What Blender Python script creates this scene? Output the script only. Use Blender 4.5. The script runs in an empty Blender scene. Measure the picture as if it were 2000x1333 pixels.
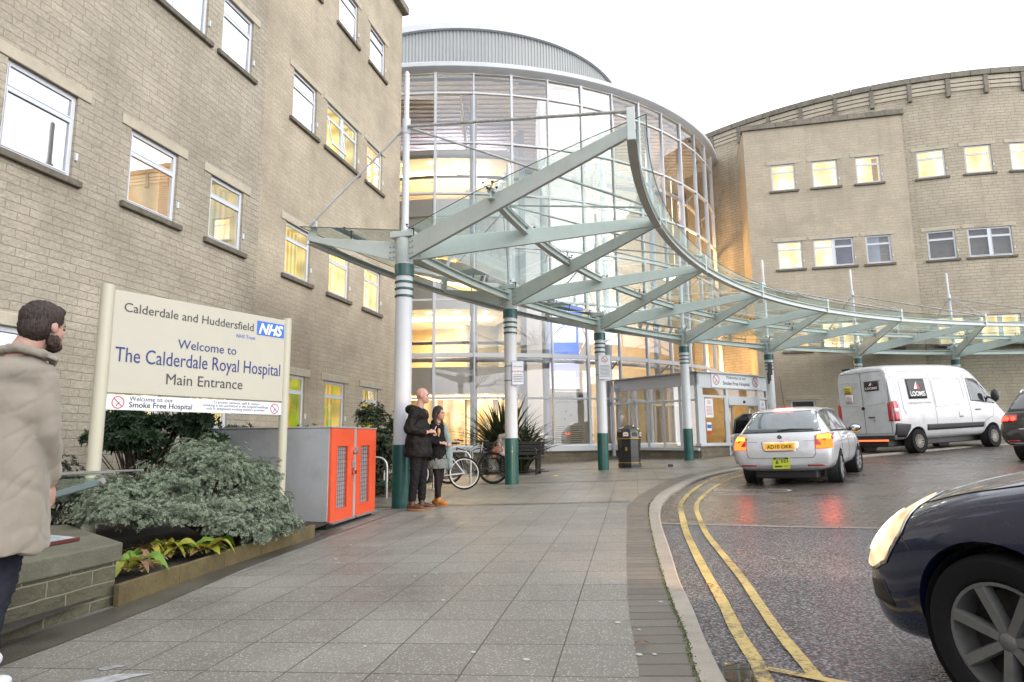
import bpy, bmesh, math, random
from math import sin, cos, pi, radians as R, atan2, hypot, sqrt
from mathutils import Vector, Matrix, noise
from mathutils.bvhtree import BVHTree

random.seed(11)
sc = bpy.context.scene
COL = sc.collection

# ------------------------------------------------------------------ camera
CAMZ = 1.07
cd = bpy.data.cameras.new("camera")
cam = bpy.data.objects.new("camera", cd)
COL.objects.link(cam)
cd.sensor_width = 36.0
cd.lens = 23.04
cd.clip_start = 0.05
cd.clip_end = 2000
cam.matrix_world = (Matrix.Translation((0, 0, CAMZ)) @ Matrix.Rotation(R(98.5), 4, 'X')
                    @ Matrix.Rotation(R(-0.62), 4, 'Z'))
sc.camera = cam

# ------------------------------------------------------------------ sky, sun, exposure
SUN_EL, SUN_AZ = R(24), R(128)
world = bpy.data.worlds.new("World")
sc.world = world
world.use_nodes = True
wn = world.node_tree
wn.nodes.clear()
sky = wn.nodes.new('ShaderNodeTexSky')
sky.sky_type = 'NISHITA'
sky.sun_disc = False
sky.sun_elevation = SUN_EL
sky.sun_rotation = SUN_AZ
sky.dust_density = 4.0
hs = wn.nodes.new('ShaderNodeHueSaturation')
hs.inputs['Saturation'].default_value = 0.22
hs.inputs['Value'].default_value = 1.0
# an even overcast layer over the clear-sky gradient
tcw = wn.nodes.new('ShaderNodeTexCoord')
cn = wn.nodes.new('ShaderNodeTexNoise')
cn.inputs['Scale'].default_value = 1.6
cn.inputs['Detail'].default_value = 5
cr = wn.nodes.new('ShaderNodeMapRange')
cr.inputs['To Min'].default_value = 8.6
cr.inputs['To Max'].default_value = 10.4
wn.links.new(tcw.outputs['Generated'], cn.inputs['Vector'])
wn.links.new(cn.outputs['Fac'], cr.inputs['Value'])
cc = wn.nodes.new('ShaderNodeVectorMath')
cc.operation = 'SCALE'
cc.inputs[0].default_value = (0.965, 0.985, 1.03)
wn.links.new(cr.outputs['Result'], cc.inputs['Scale'])
mx = wn.nodes.new('ShaderNodeMix')
mx.data_type = 'RGBA'
mx.inputs['Factor'].default_value = 0.8
bg = wn.nodes.new('ShaderNodeBackground')
bg.inputs['Strength'].default_value = 0.12
wo = wn.nodes.new('ShaderNodeOutputWorld')
wn.links.new(sky.outputs['Color'], hs.inputs['Color'])
wn.links.new(hs.outputs['Color'], mx.inputs['A'])
wn.links.new(cc.outputs['Vector'], mx.inputs['B'])
wn.links.new(mx.outputs['Result'], bg.inputs['Color'])
wn.links.new(bg.outputs['Background'], wo.inputs['Surface'])

sd = bpy.data.lights.new("sun", 'SUN')
sd.energy = 0.6
sd.angle = R(40)
sd.color = (1.0, 0.96, 0.9)
sun = bpy.data.objects.new("sun", sd)
COL.objects.link(sun)
_sd = Vector((sin(SUN_AZ) * cos(SUN_EL), cos(SUN_AZ) * cos(SUN_EL), sin(SUN_EL)))
sun.rotation_euler = _sd.to_track_quat('Z', 'Y').to_euler()

sc.view_settings.view_transform = 'Standard'
sc.view_settings.look = 'None'
sc.view_settings.exposure = 1.12
sc.view_settings.gamma = 1.0
sc.cycles.use_denoising = True
sc.cycles.max_bounces = 10
sc.cycles.transparent_max_bounces = 24
sc.cycles.transmission_bounces = 4
sc.cycles.glossy_bounces = 4
sc.cycles.diffuse_bounces = 3
sc.cycles.caustics_reflective = False
sc.cycles.caustics_refractive = False
sc.cycles.sample_clamp_indirect = 8

# ------------------------------------------------------------------ object helpers
ORG = {}


def tag(o, label=None, cat=None, group=None, kind=None):
    if label: o['label'] = label
    if cat: o['category'] = cat
    if group: o['group'] = group
    if kind: o['kind'] = kind
    return o


def thing(name, label, cat, loc=(0, 0, 0), rz=0, group=None):
    o = bpy.data.objects.new(name, None)
    o.empty_display_size = 0.2
    COL.objects.link(o)
    o.location = loc
    o.rotation_euler = (0, 0, rz)
    ORG[o.name] = (Vector(loc), rz)
    return tag(o, label, cat, group)


def copy_tree(o, parent=None):
    c = o.copy()
    COL.objects.link(c)
    if parent is not None:
        c.parent = parent
    if o.name in ORG: ORG[c.name] = ORG[o.name]
    for ch in list(o.children):
        copy_tree(ch, c)
    return c


def gz(x, y):
    """height of the gently sloping site"""
    return 0.037 * max(-30, min(x, 32)) + 0.006 * max(-40, min(y, 60))


def frame_of(d, up=Vector((0, 0, 1))):
    d = Vector(d).normalized()
    if abs(d.dot(up)) > 0.98: up = Vector((0, 1, 0))
    a = up.cross(d).normalized()
    return a, d.cross(a).normalized()


class MB:
    def __init__(self):
        self.v, self.f, self.uv = [], [], {}

    def add(self, vs, fs, uvs=None):
        n = len(self.v)
        self.v.extend([tuple(p) for p in vs])
        for k, f in enumerate(fs):
            if uvs is not None: self.uv[len(self.f)] = uvs[k]
            self.f.append(tuple(n + i for i in f))
        return self

    def box(self, c, s, rz=0, M=None):
        hx, hy, hz = s[0] / 2, s[1] / 2, s[2] / 2
        if M is None: M = Matrix.Rotation(rz, 3, 'Z')
        c = Vector(c)
        vs = [c + M @ Vector((x * hx, y * hy, z * hz)) for x in (-1, 1) for y in (-1, 1) for z in (-1, 1)]
        return self.add(vs, [(0, 1, 3, 2), (4, 6, 7, 5), (0, 4, 5, 1), (2, 3, 7, 6), (0, 2, 6, 4), (1, 5, 7, 3)])

    def ob(self, o, a, b, c):
        o, a, b, c = map(Vector, (o, a, b, c))
        vs = [o + a * i + b * j + c * k for i in (0, 1) for j in (0, 1) for k in (0, 1)]
        fs = [(0, 1, 3, 2), (4, 6, 7, 5), (0, 4, 5, 1), (2, 3, 7, 6), (0, 2, 6, 4), (1, 5, 7, 3)]
        if a.cross(b).dot(c) < 0: fs = [f[::-1] for f in fs]
        return self.add(vs, fs)

    def bar(self, p, q, w, h, up=(0, 0, 1)):
        p, q = Vector(p), Vector(q)
        a, b = frame_of(q - p, Vector(up))
        return self.ob(p - a * w / 2 - b * h / 2, a * w, b * h, q - p)

    def tube(self, pts, r, n=10, caps=True, flat=None, close=False):
        pts = [Vector(p) for p in pts]
        m = len(pts)
        rs = r if isinstance(r, (list, tuple)) else [r] * m
        vs, fs = [], []
        pa = None
        for i, p in enumerate(pts):
            if close: d = pts[(i + 1) % m] - pts[i - 1]
            else: d = pts[min(i + 1, m - 1)] - pts[max(i - 1, 0)]
            if d.length < 1e-9: d = Vector((0, 0, 1))
            d.normalize()
            if pa is None: a, b = frame_of(d)
            else:
                a = pa - d * pa.dot(d)
                if a.length < 1e-6: a, b = frame_of(d)
                a.normalize(); b = d.cross(a).normalized()
            pa = a
            rr = rs[i]
            rx, ry = (rr if isinstance(rr, (list, tuple)) else (rr, rr))
            for k in range(n):
                t = 2 * pi * k / n
                vs.append(p + a * cos(t) * rx + b * sin(t) * ry)
        for i in range(m if close else m - 1):
            j = (i + 1) % m
            for k in range(n):
                k2 = (k + 1) % n
                fs.append((i * n + k, i * n + k2, j * n + k2, j * n + k))
        if caps and not close:
            fs.append(tuple(range(n))[::-1])
            fs.append(tuple(range((m - 1) * n, m * n)))
        return self.add(vs, fs)

    def prism(self, poly, vec):
        poly = [Vector(p) for p in poly]
        vec = Vector(vec)
        n = len(poly)
        nrm = Vector((0, 0, 0))
        for i in range(n): nrm += poly[i].cross(poly[(i + 1) % n])
        if nrm.dot(vec) > 0: poly = poly[::-1]
        vs = poly + [p + vec for p in poly]
        fs = [tuple(range(n)), tuple(range(n, 2 * n))[::-1]]
        for i in range(n):
            j = (i + 1) % n
            fs.append((i, n + i, n + j, j))
        return self.add(vs, fs)

    def grid(self, fn, nu, nv, uv=None, flip=False):
        vs = [fn(i / nu, j / nv) for i in range(nu + 1) for j in range(nv + 1)]
        fs, us = [], []
        for i in range(nu):
            for j in range(nv):
                q = [(i, j), (i + 1, j), (i + 1, j + 1), (i, j + 1)]
                if flip: q = q[::-1]
                fs.append(tuple(a * (nv + 1) + b for a, b in q))
                if uv: us.append([uv(a / nu, b / nv) for a, b in q])
        return self.add(vs, fs, us if uv else None)

    def lathe(self, prof, c=(0, 0, 0), n=24, axis='Z', a0=0, a1=2 * pi):
        c = Vector(c)
        full = abs(a1 - a0 - 2 * pi) < 1e-6
        m = n if full else n + 1
        vs, fs = [], []
        for (r, z) in prof:
            for k in range(m):
                t = a0 + (a1 - a0) * k / n
                p = (r * cos(t), r * sin(t), z)
                if axis == 'Y': p = (p[0], p[2], p[1])
                elif axis == 'X': p = (p[2], p[0], p[1])
                vs.append(c + Vector(p))
        for i in range(len(prof) - 1):
            for k in range(n):
                k2 = (k + 1) % m
                q = (i * m + k, i * m + k2, (i + 1) * m + k2, (i + 1) * m + k)
                fs.append(q[::-1] if axis == 'Y' else q)
        return self.add(vs, fs)

    def ell(self, c, r, M=None, nu=14, nv=9):
        c = Vector(c)
        rx, ry, rz_ = r if isinstance(r, (tuple, list)) else (r, r, r)
        vs, fs = [], []
        for j in range(nv + 1):
            ph = pi * j / nv
            for k in range(nu):
                t = 2 * pi * k / nu
                p = Vector((rx * sin(ph) * cos(t), ry * sin(ph) * sin(t), rz_ * cos(ph)))
                if M is not None: p = M @ p
                vs.append(c + p)
        for j in range(nv):
            for k in range(nu):
                k2 = (k + 1) % nu
                fs.append((j * nu + k, (j + 1) * nu + k, (j + 1) * nu + k2, j * nu + k2))
        return self.add(vs, fs)

    def build(self, name, mat=None, parent=None, smooth=False, bevel=0, local=False, angle=40, seg=2):
        me = bpy.data.meshes.new(name)
        off = Vector((0, 0, 0)); rz = 0
        if parent is not None and not local:
            off, rz = ORG.get(parent.name, (off, 0))
        M = Matrix.Rotation(-rz, 3, 'Z')
        if parent is not None and not local:
            vs = [M @ (Vector(p) - off) for p in self.v]
        else: vs = self.v
        me.from_pydata([tuple(p) for p in vs], [], self.f)
        uvl = me.uv_layers.new(name="UVMap")
        me.update()
        data = [0.0] * (2 * len(me.loops))
        V = self.v
        for p in me.polygons:
            li = p.loop_start
            cu = self.uv.get(p.index)
            if cu is not None:
                for k in range(len(p.vertices)):
                    data[2 * (li + k)], data[2 * (li + k) + 1] = cu[k]
            else:
                n = p.normal
                if rz and not local: n = M.transposed() @ n
                if abs(n.z) > 0.7:
                    for k, vi in enumerate(p.vertices):
                        data[2 * (li + k)], data[2 * (li + k) + 1] = V[vi][0], V[vi][1]
                else:
                    l = hypot(n.x, n.y) or 1
                    tx, ty = -n.y / l, n.x / l
                    for k, vi in enumerate(p.vertices):
                        q = V[vi]
                        data[2 * (li + k)], data[2 * (li + k) + 1] = q[0] * tx + q[1] * ty, q[2]
        uvl.data.foreach_set("uv", data)
        if smooth:
            me.polygons.foreach_set("use_smooth", [True] * len(me.polygons))
            if angle < 179:
                try: me.set_sharp_from_angle(angle=R(angle))
                except Exception: pass
        if mat is not None: me.materials.append(mat)
        o = bpy.data.objects.new(name, me)
        COL.objects.link(o)
        if parent is not None:
            o.parent = parent
            ORG[o.name] = ORG.get(parent.name, (Vector((0, 0, 0)), 0))
        if bevel:
            b = o.modifiers.new('bevel', 'BEVEL')
            b.width = bevel; b.segments = seg; b.limit_method = 'ANGLE'; b.angle_limit = R(35)
        return o


def eval_mesh(o):
    dg = bpy.context.evaluated_depsgraph_get()
    dg.update()
    me = bpy.data.meshes.new_from_object(o.evaluated_get(dg), depsgraph=dg)
    return me


def blob(mb, name, mat, parent=None, voxel=0.02, smooth=4, fn=None, local=True):
    """fuse overlapping closed shapes into ONE continuous smooth surface"""
    o = mb.build(name, None, parent, local=local)
    m = o.modifiers.new('r', 'REMESH'); m.mode = 'VOXEL'; m.voxel_size = voxel; m.use_smooth_shade = True
    if smooth:
        s = o.modifiers.new('s', 'SMOOTH'); s.iterations = smooth; s.factor = 0.6
    me = eval_mesh(o)
    o.modifiers.clear()
    old = o.data
    o.data = me
    bpy.data.meshes.remove(old)
    if fn:
        ns = [v.normal.copy() for v in me.vertices]
        for v, nn in zip(me.vertices, ns): v.co = fn(v.co.copy(), nn)
    me.polygons.foreach_set("use_smooth", [True] * len(me.polygons))
    me.materials.clear()
    if mat: me.materials.append(mat)
    return o


def text(body, mat, name, parent, o, xd, up, w=None, h=None, align='L', depth=0.002, shear=0.0, bold=0.0):
    """lettering as thin solid letters standing on a surface; o = left/centre of the baseline"""
    cu = bpy.data.curves.new(name, 'FONT')
    cu.body = body
    cu.size = 1.0
    cu.shear = shear
    cu.offset = bold
    cu.resolution_u = 3
    cu.extrude = 0.0
    ob = bpy.data.objects.new(name, cu)
    COL.objects.link(ob)
    me = eval_mesh(ob)
    bpy.data.objects.remove(ob)
    xs = [v.co.x for v in me.vertices]; ys = [v.co.y for v in me.vertices]
    x0, x1, y1 = min(xs), max(xs), max(ys)
    if w is not None and h is not None: sx, sy = w / (x1 - x0), h / 0.73
    elif w is not None: sx = sy = w / (x1 - x0)
    else: sx = sy = h / 0.73
    xd, up, o = Vector(xd).normalized(), Vector(up).normalized(), Vector(o)
    nn = xd.cross(up).normalized()
    ox = {'L': -x0, 'C': -(x0 + x1) / 2, 'R': -x1}[align]
    mb = MB()
    n = len(me.vertices)
    vs = [o + xd * ((v.co.x + ox) * sx) + up * (v.co.y * sy) + nn * depth for v in me.vertices]
    mb.add(vs, [tuple(p.vertices) for p in me.polygons])
    # boundary walls
    cnt = {}
    for p in me.polygons:
        for e in p.edge_keys: cnt[e] = cnt.get(e, 0) + 1
    vb = [v - nn * depth for v in vs]
    base = len(mb.v)
    mb.v.extend([tuple(v) for v in vb])
    for p in me.polygons:
        vv = list(p.vertices)
        for i in range(len(vv)):
            a, b = vv[i], vv[(i + 1) % len(vv)]
            if cnt[(min(a, b), max(a, b))] == 1:
                mb.f.append((a, base + a, base + b, b))
    bpy.data.meshes.remove(me)
    return mb.build(name, mat, parent)


# ------------------------------------------------------------------ material helpers
def newmat(name):
    m = bpy.data.materials.new(name)
    m.use_nodes = True
    m.node_tree.nodes.clear()
    return m


class NT:
    def __init__(self, m):
        self.t = m.node_tree

    def n(self, typ, **kw):
        nd = self.t.nodes.new('ShaderNode' + typ)
        for k, v in kw.items():
            if k.startswith('_'):
                setattr(nd, k[1:], v)
            else:
                key = k.replace('__', ' ')
                s = nd.inputs[int(key[1:])] if key[0] == 'i' and key[1:].isdigit() else nd.inputs[key]
                if hasattr(v, 'is_linked') or isinstance(v, bpy.types.NodeSocket): self.t.links.new(v, s)
                else:
                    if isinstance(v, tuple) and len(v) == 3 and s.type == 'RGBA': v = v + (1,)
                    s.default_value = v
        return nd

    def ramp(self, fac, *stops):
        r = self.t.nodes.new('ShaderNodeValToRGB')
        self.t.links.new(fac, r.inputs[0])
        els = r.color_ramp.elements
        while len(els) < len(stops): els.new(0.5)
        for e, (p, c) in zip(els, stops):
            e.position = p
            e.color = (c, c, c, 1) if isinstance(c, (int, float)) else (*c, 1)
        return r.outputs['Color']

    def mix(self, f, a, b, mode='MIX'):
        nd = self.t.nodes.new('ShaderNodeMix')
        nd.data_type = 'RGBA'
        nd.blend_type = mode
        for s, v in ((nd.inputs['Factor'], f), (nd.inputs['A'], a), (nd.inputs['B'], b)):
            if isinstance(v, bpy.types.NodeSocket): self.t.links.new(v, s)
            else: s.default_value = (v + (1,)) if isinstance(v, tuple) and len(v) == 3 else v
        return nd.outputs['Result']

    def math(self, op, a, b=None, c=None):
        nd = self.t.nodes.new('ShaderNodeMath')
        nd.operation = op
        for i, v in enumerate((a, b, c)):
            if v is None: continue
            if isinstance(v, bpy.types.NodeSocket): self.t.links.new(v, nd.inputs[i])
            else: nd.inputs[i].default_value = v
        return nd.outputs[0]

    def out(self, sh):
        o = self.t.nodes.new('ShaderNodeOutputMaterial')
        self.t.links.new(sh, o.inputs['Surface'])


def pmat(name, col, rough=0.5, metal=0.0, var=0.12, vs=4.0, bump=0.0, bs=40.0, coat=0.0, spec=0.5,
         dirt=0.0, dcol=(0.08, 0.07, 0.05), emit=0.0, ecol=None, flake=0.0, sheen=0.0):
    m = newmat(name)
    t = NT(m)
    tc = t.n('TexCoord')
    n1 = t.n('TexNoise', Vector=tc.outputs['Object'], Scale=vs, Detail=6.0, Roughness=0.6)
    f = t.ramp(n1.outputs['Fac'], (0.3, 1 - var), (0.7, 1 + var * 0.5))
    c = t.mix(1.0, col, f, 'MULTIPLY')
    if dirt:
        n2 = t.n('TexNoise', Vector=tc.outputs['Object'], Scale=vs * 2.3, Detail=8.0, Roughness=0.75)
        c = t.mix(t.math('MULTIPLY', t.ramp(n2.outputs['Fac'], (0.48, 0.0), (0.72, 1.0)), dirt), c, dcol)
    kw = dict(Base__Color=c, Roughness=rough, Metallic=metal)
    b = t.n('BsdfPrincipled', **kw)
    b.inputs['Specular IOR Level'].default_value = spec
    if coat:
        b.inputs['Coat Weight'].default_value = coat
        b.inputs['Coat Roughness'].default_value = 0.06
    if sheen:
        b.inputs['Sheen Weight'].default_value = sheen
    rn = t.math('ADD', t.math('MULTIPLY', t.math('SUBTRACT', n1.outputs['Fac'], 0.5), 0.25), rough)
    t.t.links.new(rn, b.inputs['Roughness'])
    if bump:
        n3 = t.n('TexNoise', Vector=tc.outputs['Object'], Scale=bs, Detail=4.0)
        bp = t.n('Bump', Height=n3.outputs['Fac'], Strength=bump, Distance=0.01)
        t.t.links.new(bp.outputs['Normal'], b.inputs['Normal'])
    if emit:
        b.inputs['Emission Color'].default_value = (*(ecol or col), 1)
        b.inputs['Emission Strength'].default_value = emit
    t.out(b.outputs[0])
    return m


def glassmat(name, tint=(0.93, 0.97, 0.96), base=0.08, grow=1.0, ior=1.5, rough=0.0, wav=0.0, ws=3.0, rcol=(1, 1, 1),
             drops=0.0):
    m = newmat(name)
    t = NT(m)
    fr = t.n('Fresnel', IOR=ior)
    fac = t.math('MINIMUM', t.math('ADD', t.math('MULTIPLY', fr.outputs[0], grow), base), 1.0)
    tr = t.n('BsdfTransparent', Color=tint)
    gl = t.n('BsdfGlossy', Color=rcol, Roughness=rough)
    if wav:
        tc = t.n('TexCoord')
        nz = t.n('TexNoise', Vector=tc.outputs['Object'], Scale=ws, Detail=2.0)
        bp = t.n('Bump', Height=nz.outputs['Fac'], Strength=wav, Distance=0.02)
        t.t.links.new(bp.outputs['Normal'], gl.inputs['Normal'])
    mxs = t.n('MixShader', i0=fac, i1=tr.outputs[0], i2=gl.outputs[0])
    sh = mxs.outputs[0]
    if drops:
        tc = t.n('TexCoord')
        v = t.n('TexNoise', Vector=tc.outputs['Object'], Scale=28.0, Detail=6.0, Roughness=0.8)
        v2 = t.n('TexNoise', Vector=tc.outputs['Object'], Scale=1.3, Detail=3.0)
        f2 = t.math('MULTIPLY', t.ramp(v.outputs['Fac'], (0.45, 0.0), (0.75, 1.0)), drops)
        f2 = t.math('MULTIPLY', f2, t.ramp(v2.outputs['Fac'], (0.3, 0.35), (0.65, 1.0)))
        df = t.n('BsdfTranslucent', Color=(0.75, 0.8, 0.8))
        d2 = t.n('BsdfDiffuse', Color=(0.75, 0.8, 0.8))
        ad = t.n('MixShader', i0=0.4, i1=df.outputs[0], i2=d2.outputs[0])
        sh = t.n('MixShader', i0=f2, i1=sh, i2=ad.outputs[0]).outputs[0]
    t.out(sh)
    return m


def emat(name, col, s, noise_s=0.0, ns=3.0):
    m = newmat(name)
    t = NT(m)
    e = t.n('Emission', Color=col, Strength=s)
    if noise_s:
        tc = t.n('TexCoord')
        nz = t.n('TexNoise', Vector=tc.outputs['Object'], Scale=ns, Detail=3.0)
        t.t.links.new(t.math('MULTIPLY', t.ramp(nz.outputs['Fac'], (0.3, 1 - noise_s), (0.7, 1 + noise_s)), s),
                      e.inputs['Strength'])
    t.out(e.outputs[0])
    return m
# ------------------------------------------------------------------ materials
def stonemat(name, c1, c2, mortar, bw=0.33, rh=0.115, ms=0.008, bump=0.5, stain=0.25, rough=0.9, rock=0.6, offset=0.5):
    m = newmat(name)
    t = NT(m)
    uv = t.n('UVMap')
    nz = t.n('TexNoise', Vector=uv.outputs[0], Scale=9.0, Detail=2.0)
    dv = t.n('VectorMath', _operation='MULTIPLY_ADD')
    t.t.links.new(nz.outputs['Color'], dv.inputs[0])
    dv.inputs[1].default_value = (0.022, 0.02, 0)
    t.t.links.new(uv.outputs[0], dv.inputs[2])
    br = t.n('TexBrick', Vector=dv.outputs[0], Scale=1.0, _offset=offset, _squash=1.35, _squash_frequency=3)
    br.inputs['Color1'].default_value = (0, 0, 0, 1)
    br.inputs['Color2'].default_value = (1, 1, 1, 1)
    br.inputs['Mortar'].default_value = (0.5, 0.5, 0.5, 1)
    br.inputs['Mortar Size'].default_value = ms
    br.inputs['Mortar Smooth'].default_value = 0.35
    br.inputs['Bias'].default_value = 0.0
    br.inputs['Brick Width'].default_value = bw
    br.inputs['Row Height'].default_value = rh
    base = t.mix(br.outputs['Color'], c1, c2)
    n2 = t.n('TexNoise', Vector=uv.outputs[0], Scale=22.0, Detail=8.0, Roughness=0.7)
    base = t.mix(1.0, base, t.ramp(n2.outputs['Fac'], (0.3, 0.8), (0.72, 1.14)), 'MULTIPLY')
    n3 = t.n('TexNoise', Vector=uv.outputs[0], Scale=0.55, Detail=7.0, Roughness=0.65)
    base = t.mix(1.0, base, t.ramp(n3.outputs['Fac'], (0.35, 1 - stain), (0.65, 1.08)), 'MULTIPLY')
    mp2 = t.n('Mapping', Vector=uv.outputs[0], Scale=(2.6, 0.22, 1.0))
    n6 = t.n('TexNoise', Vector=mp2.outputs[0], Scale=1.0, Detail=6.0, Roughness=0.6)
    base = t.mix(1.0, base, t.ramp(n6.outputs['Fac'], (0.30, 1.04), (0.55, 0.99), (0.75, 0.87)), 'MULTIPLY')
    colr = t.mix(br.outputs['Fac'], base, mortar)
    inv = t.math('SUBTRACT', 1.0, br.outputs['Fac'])
    n4 = t.n('TexNoise', Vector=uv.outputs[0], Scale=14.0, Detail=6.0, Roughness=0.65)
    hh = t.math('MULTIPLY', inv, t.math('ADD', 1 - rock, t.math('MULTIPLY', n4.outputs['Fac'], rock * 2)))
    hh = t.math('ADD', hh, t.math('MULTIPLY', br.outputs['Color'], 0.18))
    bp = t.n('Bump', Height=hh, Strength=bump, Distance=0.03)
    b = t.n('BsdfPrincipled', Base__Color=colr, Roughness=rough, Normal=bp.outputs['Normal'])
    b.inputs['Specular IOR Level'].default_value = 0.25
    t.out(b.outputs[0])
    return m


M_STONE = stonemat('stone_walling', (0.395, 0.352, 0.28), (0.43, 0.386, 0.31), (0.235, 0.205, 0.16), ms=0.0045, bump=0.8)
M_STONE2 = stonemat('stone_walling_smoother', (0.425, 0.368, 0.282), (0.46, 0.40, 0.31), (0.31, 0.265, 0.20), ms=0.005, bump=0.45, rock=0.8)
M_STONE3 = stonemat('stone_walling_far', (0.41, 0.36, 0.278), (0.445, 0.395, 0.308), (0.22, 0.188, 0.14), bw=0.42, rh=0.135, ms=0.009, bump=0.6, stain=0.14)
M_STONE4 = stonemat('stone_walling_far_smooth', (0.425, 0.372, 0.286), (0.45, 0.395, 0.306), (0.32, 0.275, 0.21), bw=0.42, rh=0.135, ms=0.007, bump=0.45, stain=0.16, rock=0.85)
M_LOWWALL = stonemat('mossy_garden_walling', (0.10, 0.098, 0.065), (0.155, 0.143, 0.098), (0.19, 0.18, 0.13), bw=0.36, rh=0.105, ms=0.008, bump=0.9, stain=0.45)
M_LOWSTONE = stonemat('plinth_walling', (0.20, 0.175, 0.13), (0.27, 0.23, 0.17), (0.13, 0.12, 0.09), bw=0.4, rh=0.14, ms=0.008, bump=0.7, stain=0.45)
M_LINTEL = pmat('smooth_stone', (0.44, 0.395, 0.31), 0.85, var=0.15, vs=3, bump=0.2, dirt=0.2)
M_SILL = pmat('weathered_sill_stone', (0.155, 0.135, 0.105), 0.9, var=0.3, vs=6, bump=0.5, bs=60, dirt=0.7, dcol=(0.04, 0.038, 0.03))
M_COPE = pmat('coping_stone', (0.21, 0.19, 0.155), 0.9, var=0.3, vs=2, bump=0.4, dirt=0.6, dcol=(0.05, 0.047, 0.04))
M_CAPWALL = pmat('mossy_capstone', (0.13, 0.125, 0.09), 0.85, var=0.3, vs=3, bump=0.6, bs=70, dirt=0.6, dcol=(0.05, 0.06, 0.028))
M_UPVC = pmat('white_window_frame', (0.60, 0.63, 0.68), 0.35, var=0.05, vs=2)
M_ALU = pmat('white_curtain_wall_frame', (0.52, 0.54, 0.57), 0.4, var=0.06, vs=1)
M_ALUG = pmat('grey_metal_trim', (0.36, 0.37, 0.37), 0.4, metal=0.3, var=0.1)
M_STEEL = pmat('pale_green_painted_steel', (0.53, 0.585, 0.565), 0.4, var=0.08, vs=2.5, dirt=0.16, dcol=(0.22, 0.23, 0.19), bump=0.03)
M_COLW = pmat('white_painted_steel', (0.56, 0.57, 0.60), 0.4, var=0.07, vs=1.5, dirt=0.12, dcol=(0.35, 0.36, 0.3))
M_GREEN = pmat('dark_green_painted_steel', (0.012, 0.085, 0.075), 0.35, var=0.25, vs=4, dirt=0.25, dcol=(0.03, 0.04, 0.03), coat=0.2)
M_ROD = pmat('weathered_tie_rod', (0.45, 0.46, 0.45), 0.5, var=0.4, vs=9, dirt=0.7, dcol=(0.12, 0.12, 0.1))
M_DARKM = pmat('dark_metal', (0.035, 0.033, 0.032), 0.45, metal=0.6, var=0.2)
M_GALV = pmat('galvanised_steel', (0.42, 0.43, 0.43), 0.38, metal=0.75, var=0.2, vs=12)
M_WHITE = pmat('white_interior_paint', (0.72, 0.70, 0.66), 0.7, var=0.04)
M_HALL = pmat('pale_grey_hall_wall', (0.40, 0.415, 0.44), 0.7, var=0.15, vs=0.5)
M_CREAM = pmat('cream_interior_wall', (0.66, 0.60, 0.48), 0.7, var=0.06)
M_DECK = pmat('roof_deck_underside', (0.66, 0.64, 0.66), 0.6, var=0.1)
M_CLAD = pmat('grey_ribbed_cladding', (0.33, 0.345, 0.345), 0.55, metal=0.15, var=0.08, vs=1)
M_FASCIA = pmat('white_roof_fascia', (0.52, 0.54, 0.57), 0.4, var=0.06, vs=0.8, dirt=0.12)
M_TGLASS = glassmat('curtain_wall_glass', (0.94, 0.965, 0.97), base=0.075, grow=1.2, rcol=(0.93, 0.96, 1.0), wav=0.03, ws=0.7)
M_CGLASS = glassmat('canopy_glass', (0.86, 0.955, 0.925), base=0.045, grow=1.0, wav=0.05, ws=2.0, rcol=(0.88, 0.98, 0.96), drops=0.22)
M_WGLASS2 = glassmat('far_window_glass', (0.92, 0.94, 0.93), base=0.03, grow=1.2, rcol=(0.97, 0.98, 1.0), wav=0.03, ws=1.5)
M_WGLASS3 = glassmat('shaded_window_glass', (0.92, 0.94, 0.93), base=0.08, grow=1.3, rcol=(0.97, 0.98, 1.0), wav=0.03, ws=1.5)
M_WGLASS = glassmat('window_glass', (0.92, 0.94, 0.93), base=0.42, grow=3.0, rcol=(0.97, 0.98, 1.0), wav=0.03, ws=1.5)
M_CGEDGE = pmat('glass_edge_green', (0.02, 0.06, 0.05), 0.2)
M_ROOM = pmat('dim_room_interior', (0.16, 0.15, 0.14), 0.8, var=0.3, vs=3)
M_SOIL = pmat('dark_soil', (0.028, 0.021, 0.016), 0.95, var=0.5, vs=8, bump=1.0, bs=45)
M_RUB = pmat('black_rubber', (0.009, 0.009, 0.010), 0.8, spec=0.2, var=0.25, vs=20, bump=0.15, bs=120)
M_BLACKP = pmat('black_plastic', (0.02, 0.02, 0.021), 0.5, var=0.2)


def curtainmat(name, ca, cb, fold=26.0, e=0.0, hor=False):
    m = newmat(name)
    t = NT(m)
    uv = t.n('UVMap')
    w = t.n('TexWave', Vector=uv.outputs[0], Scale=fold / 6.28, Distortion=1.5, Detail=2.0,
            _bands_direction='X')
    n = t.n('TexNoise', Vector=uv.outputs[0], Scale=1.7, Detail=3.0)
    f = t.ramp(n.outputs['Fac'], (0.42, 0.0), (0.58, 1.0))
    c = t.mix(f, ca, cb)
    c = t.mix(1.0, c, t.ramp(w.outputs['Fac'], (0.0, 0.62), (1.0, 1.1)), 'MULTIPLY')
    d = t.n('BsdfPrincipled', Base__Color=c, Roughness=0.8)
    t.t.links.new(c, d.inputs['Emission Color'])
    d.inputs['Emission Strength'].default_value = e
    t.out(d.outputs[0])
    return m


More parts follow.
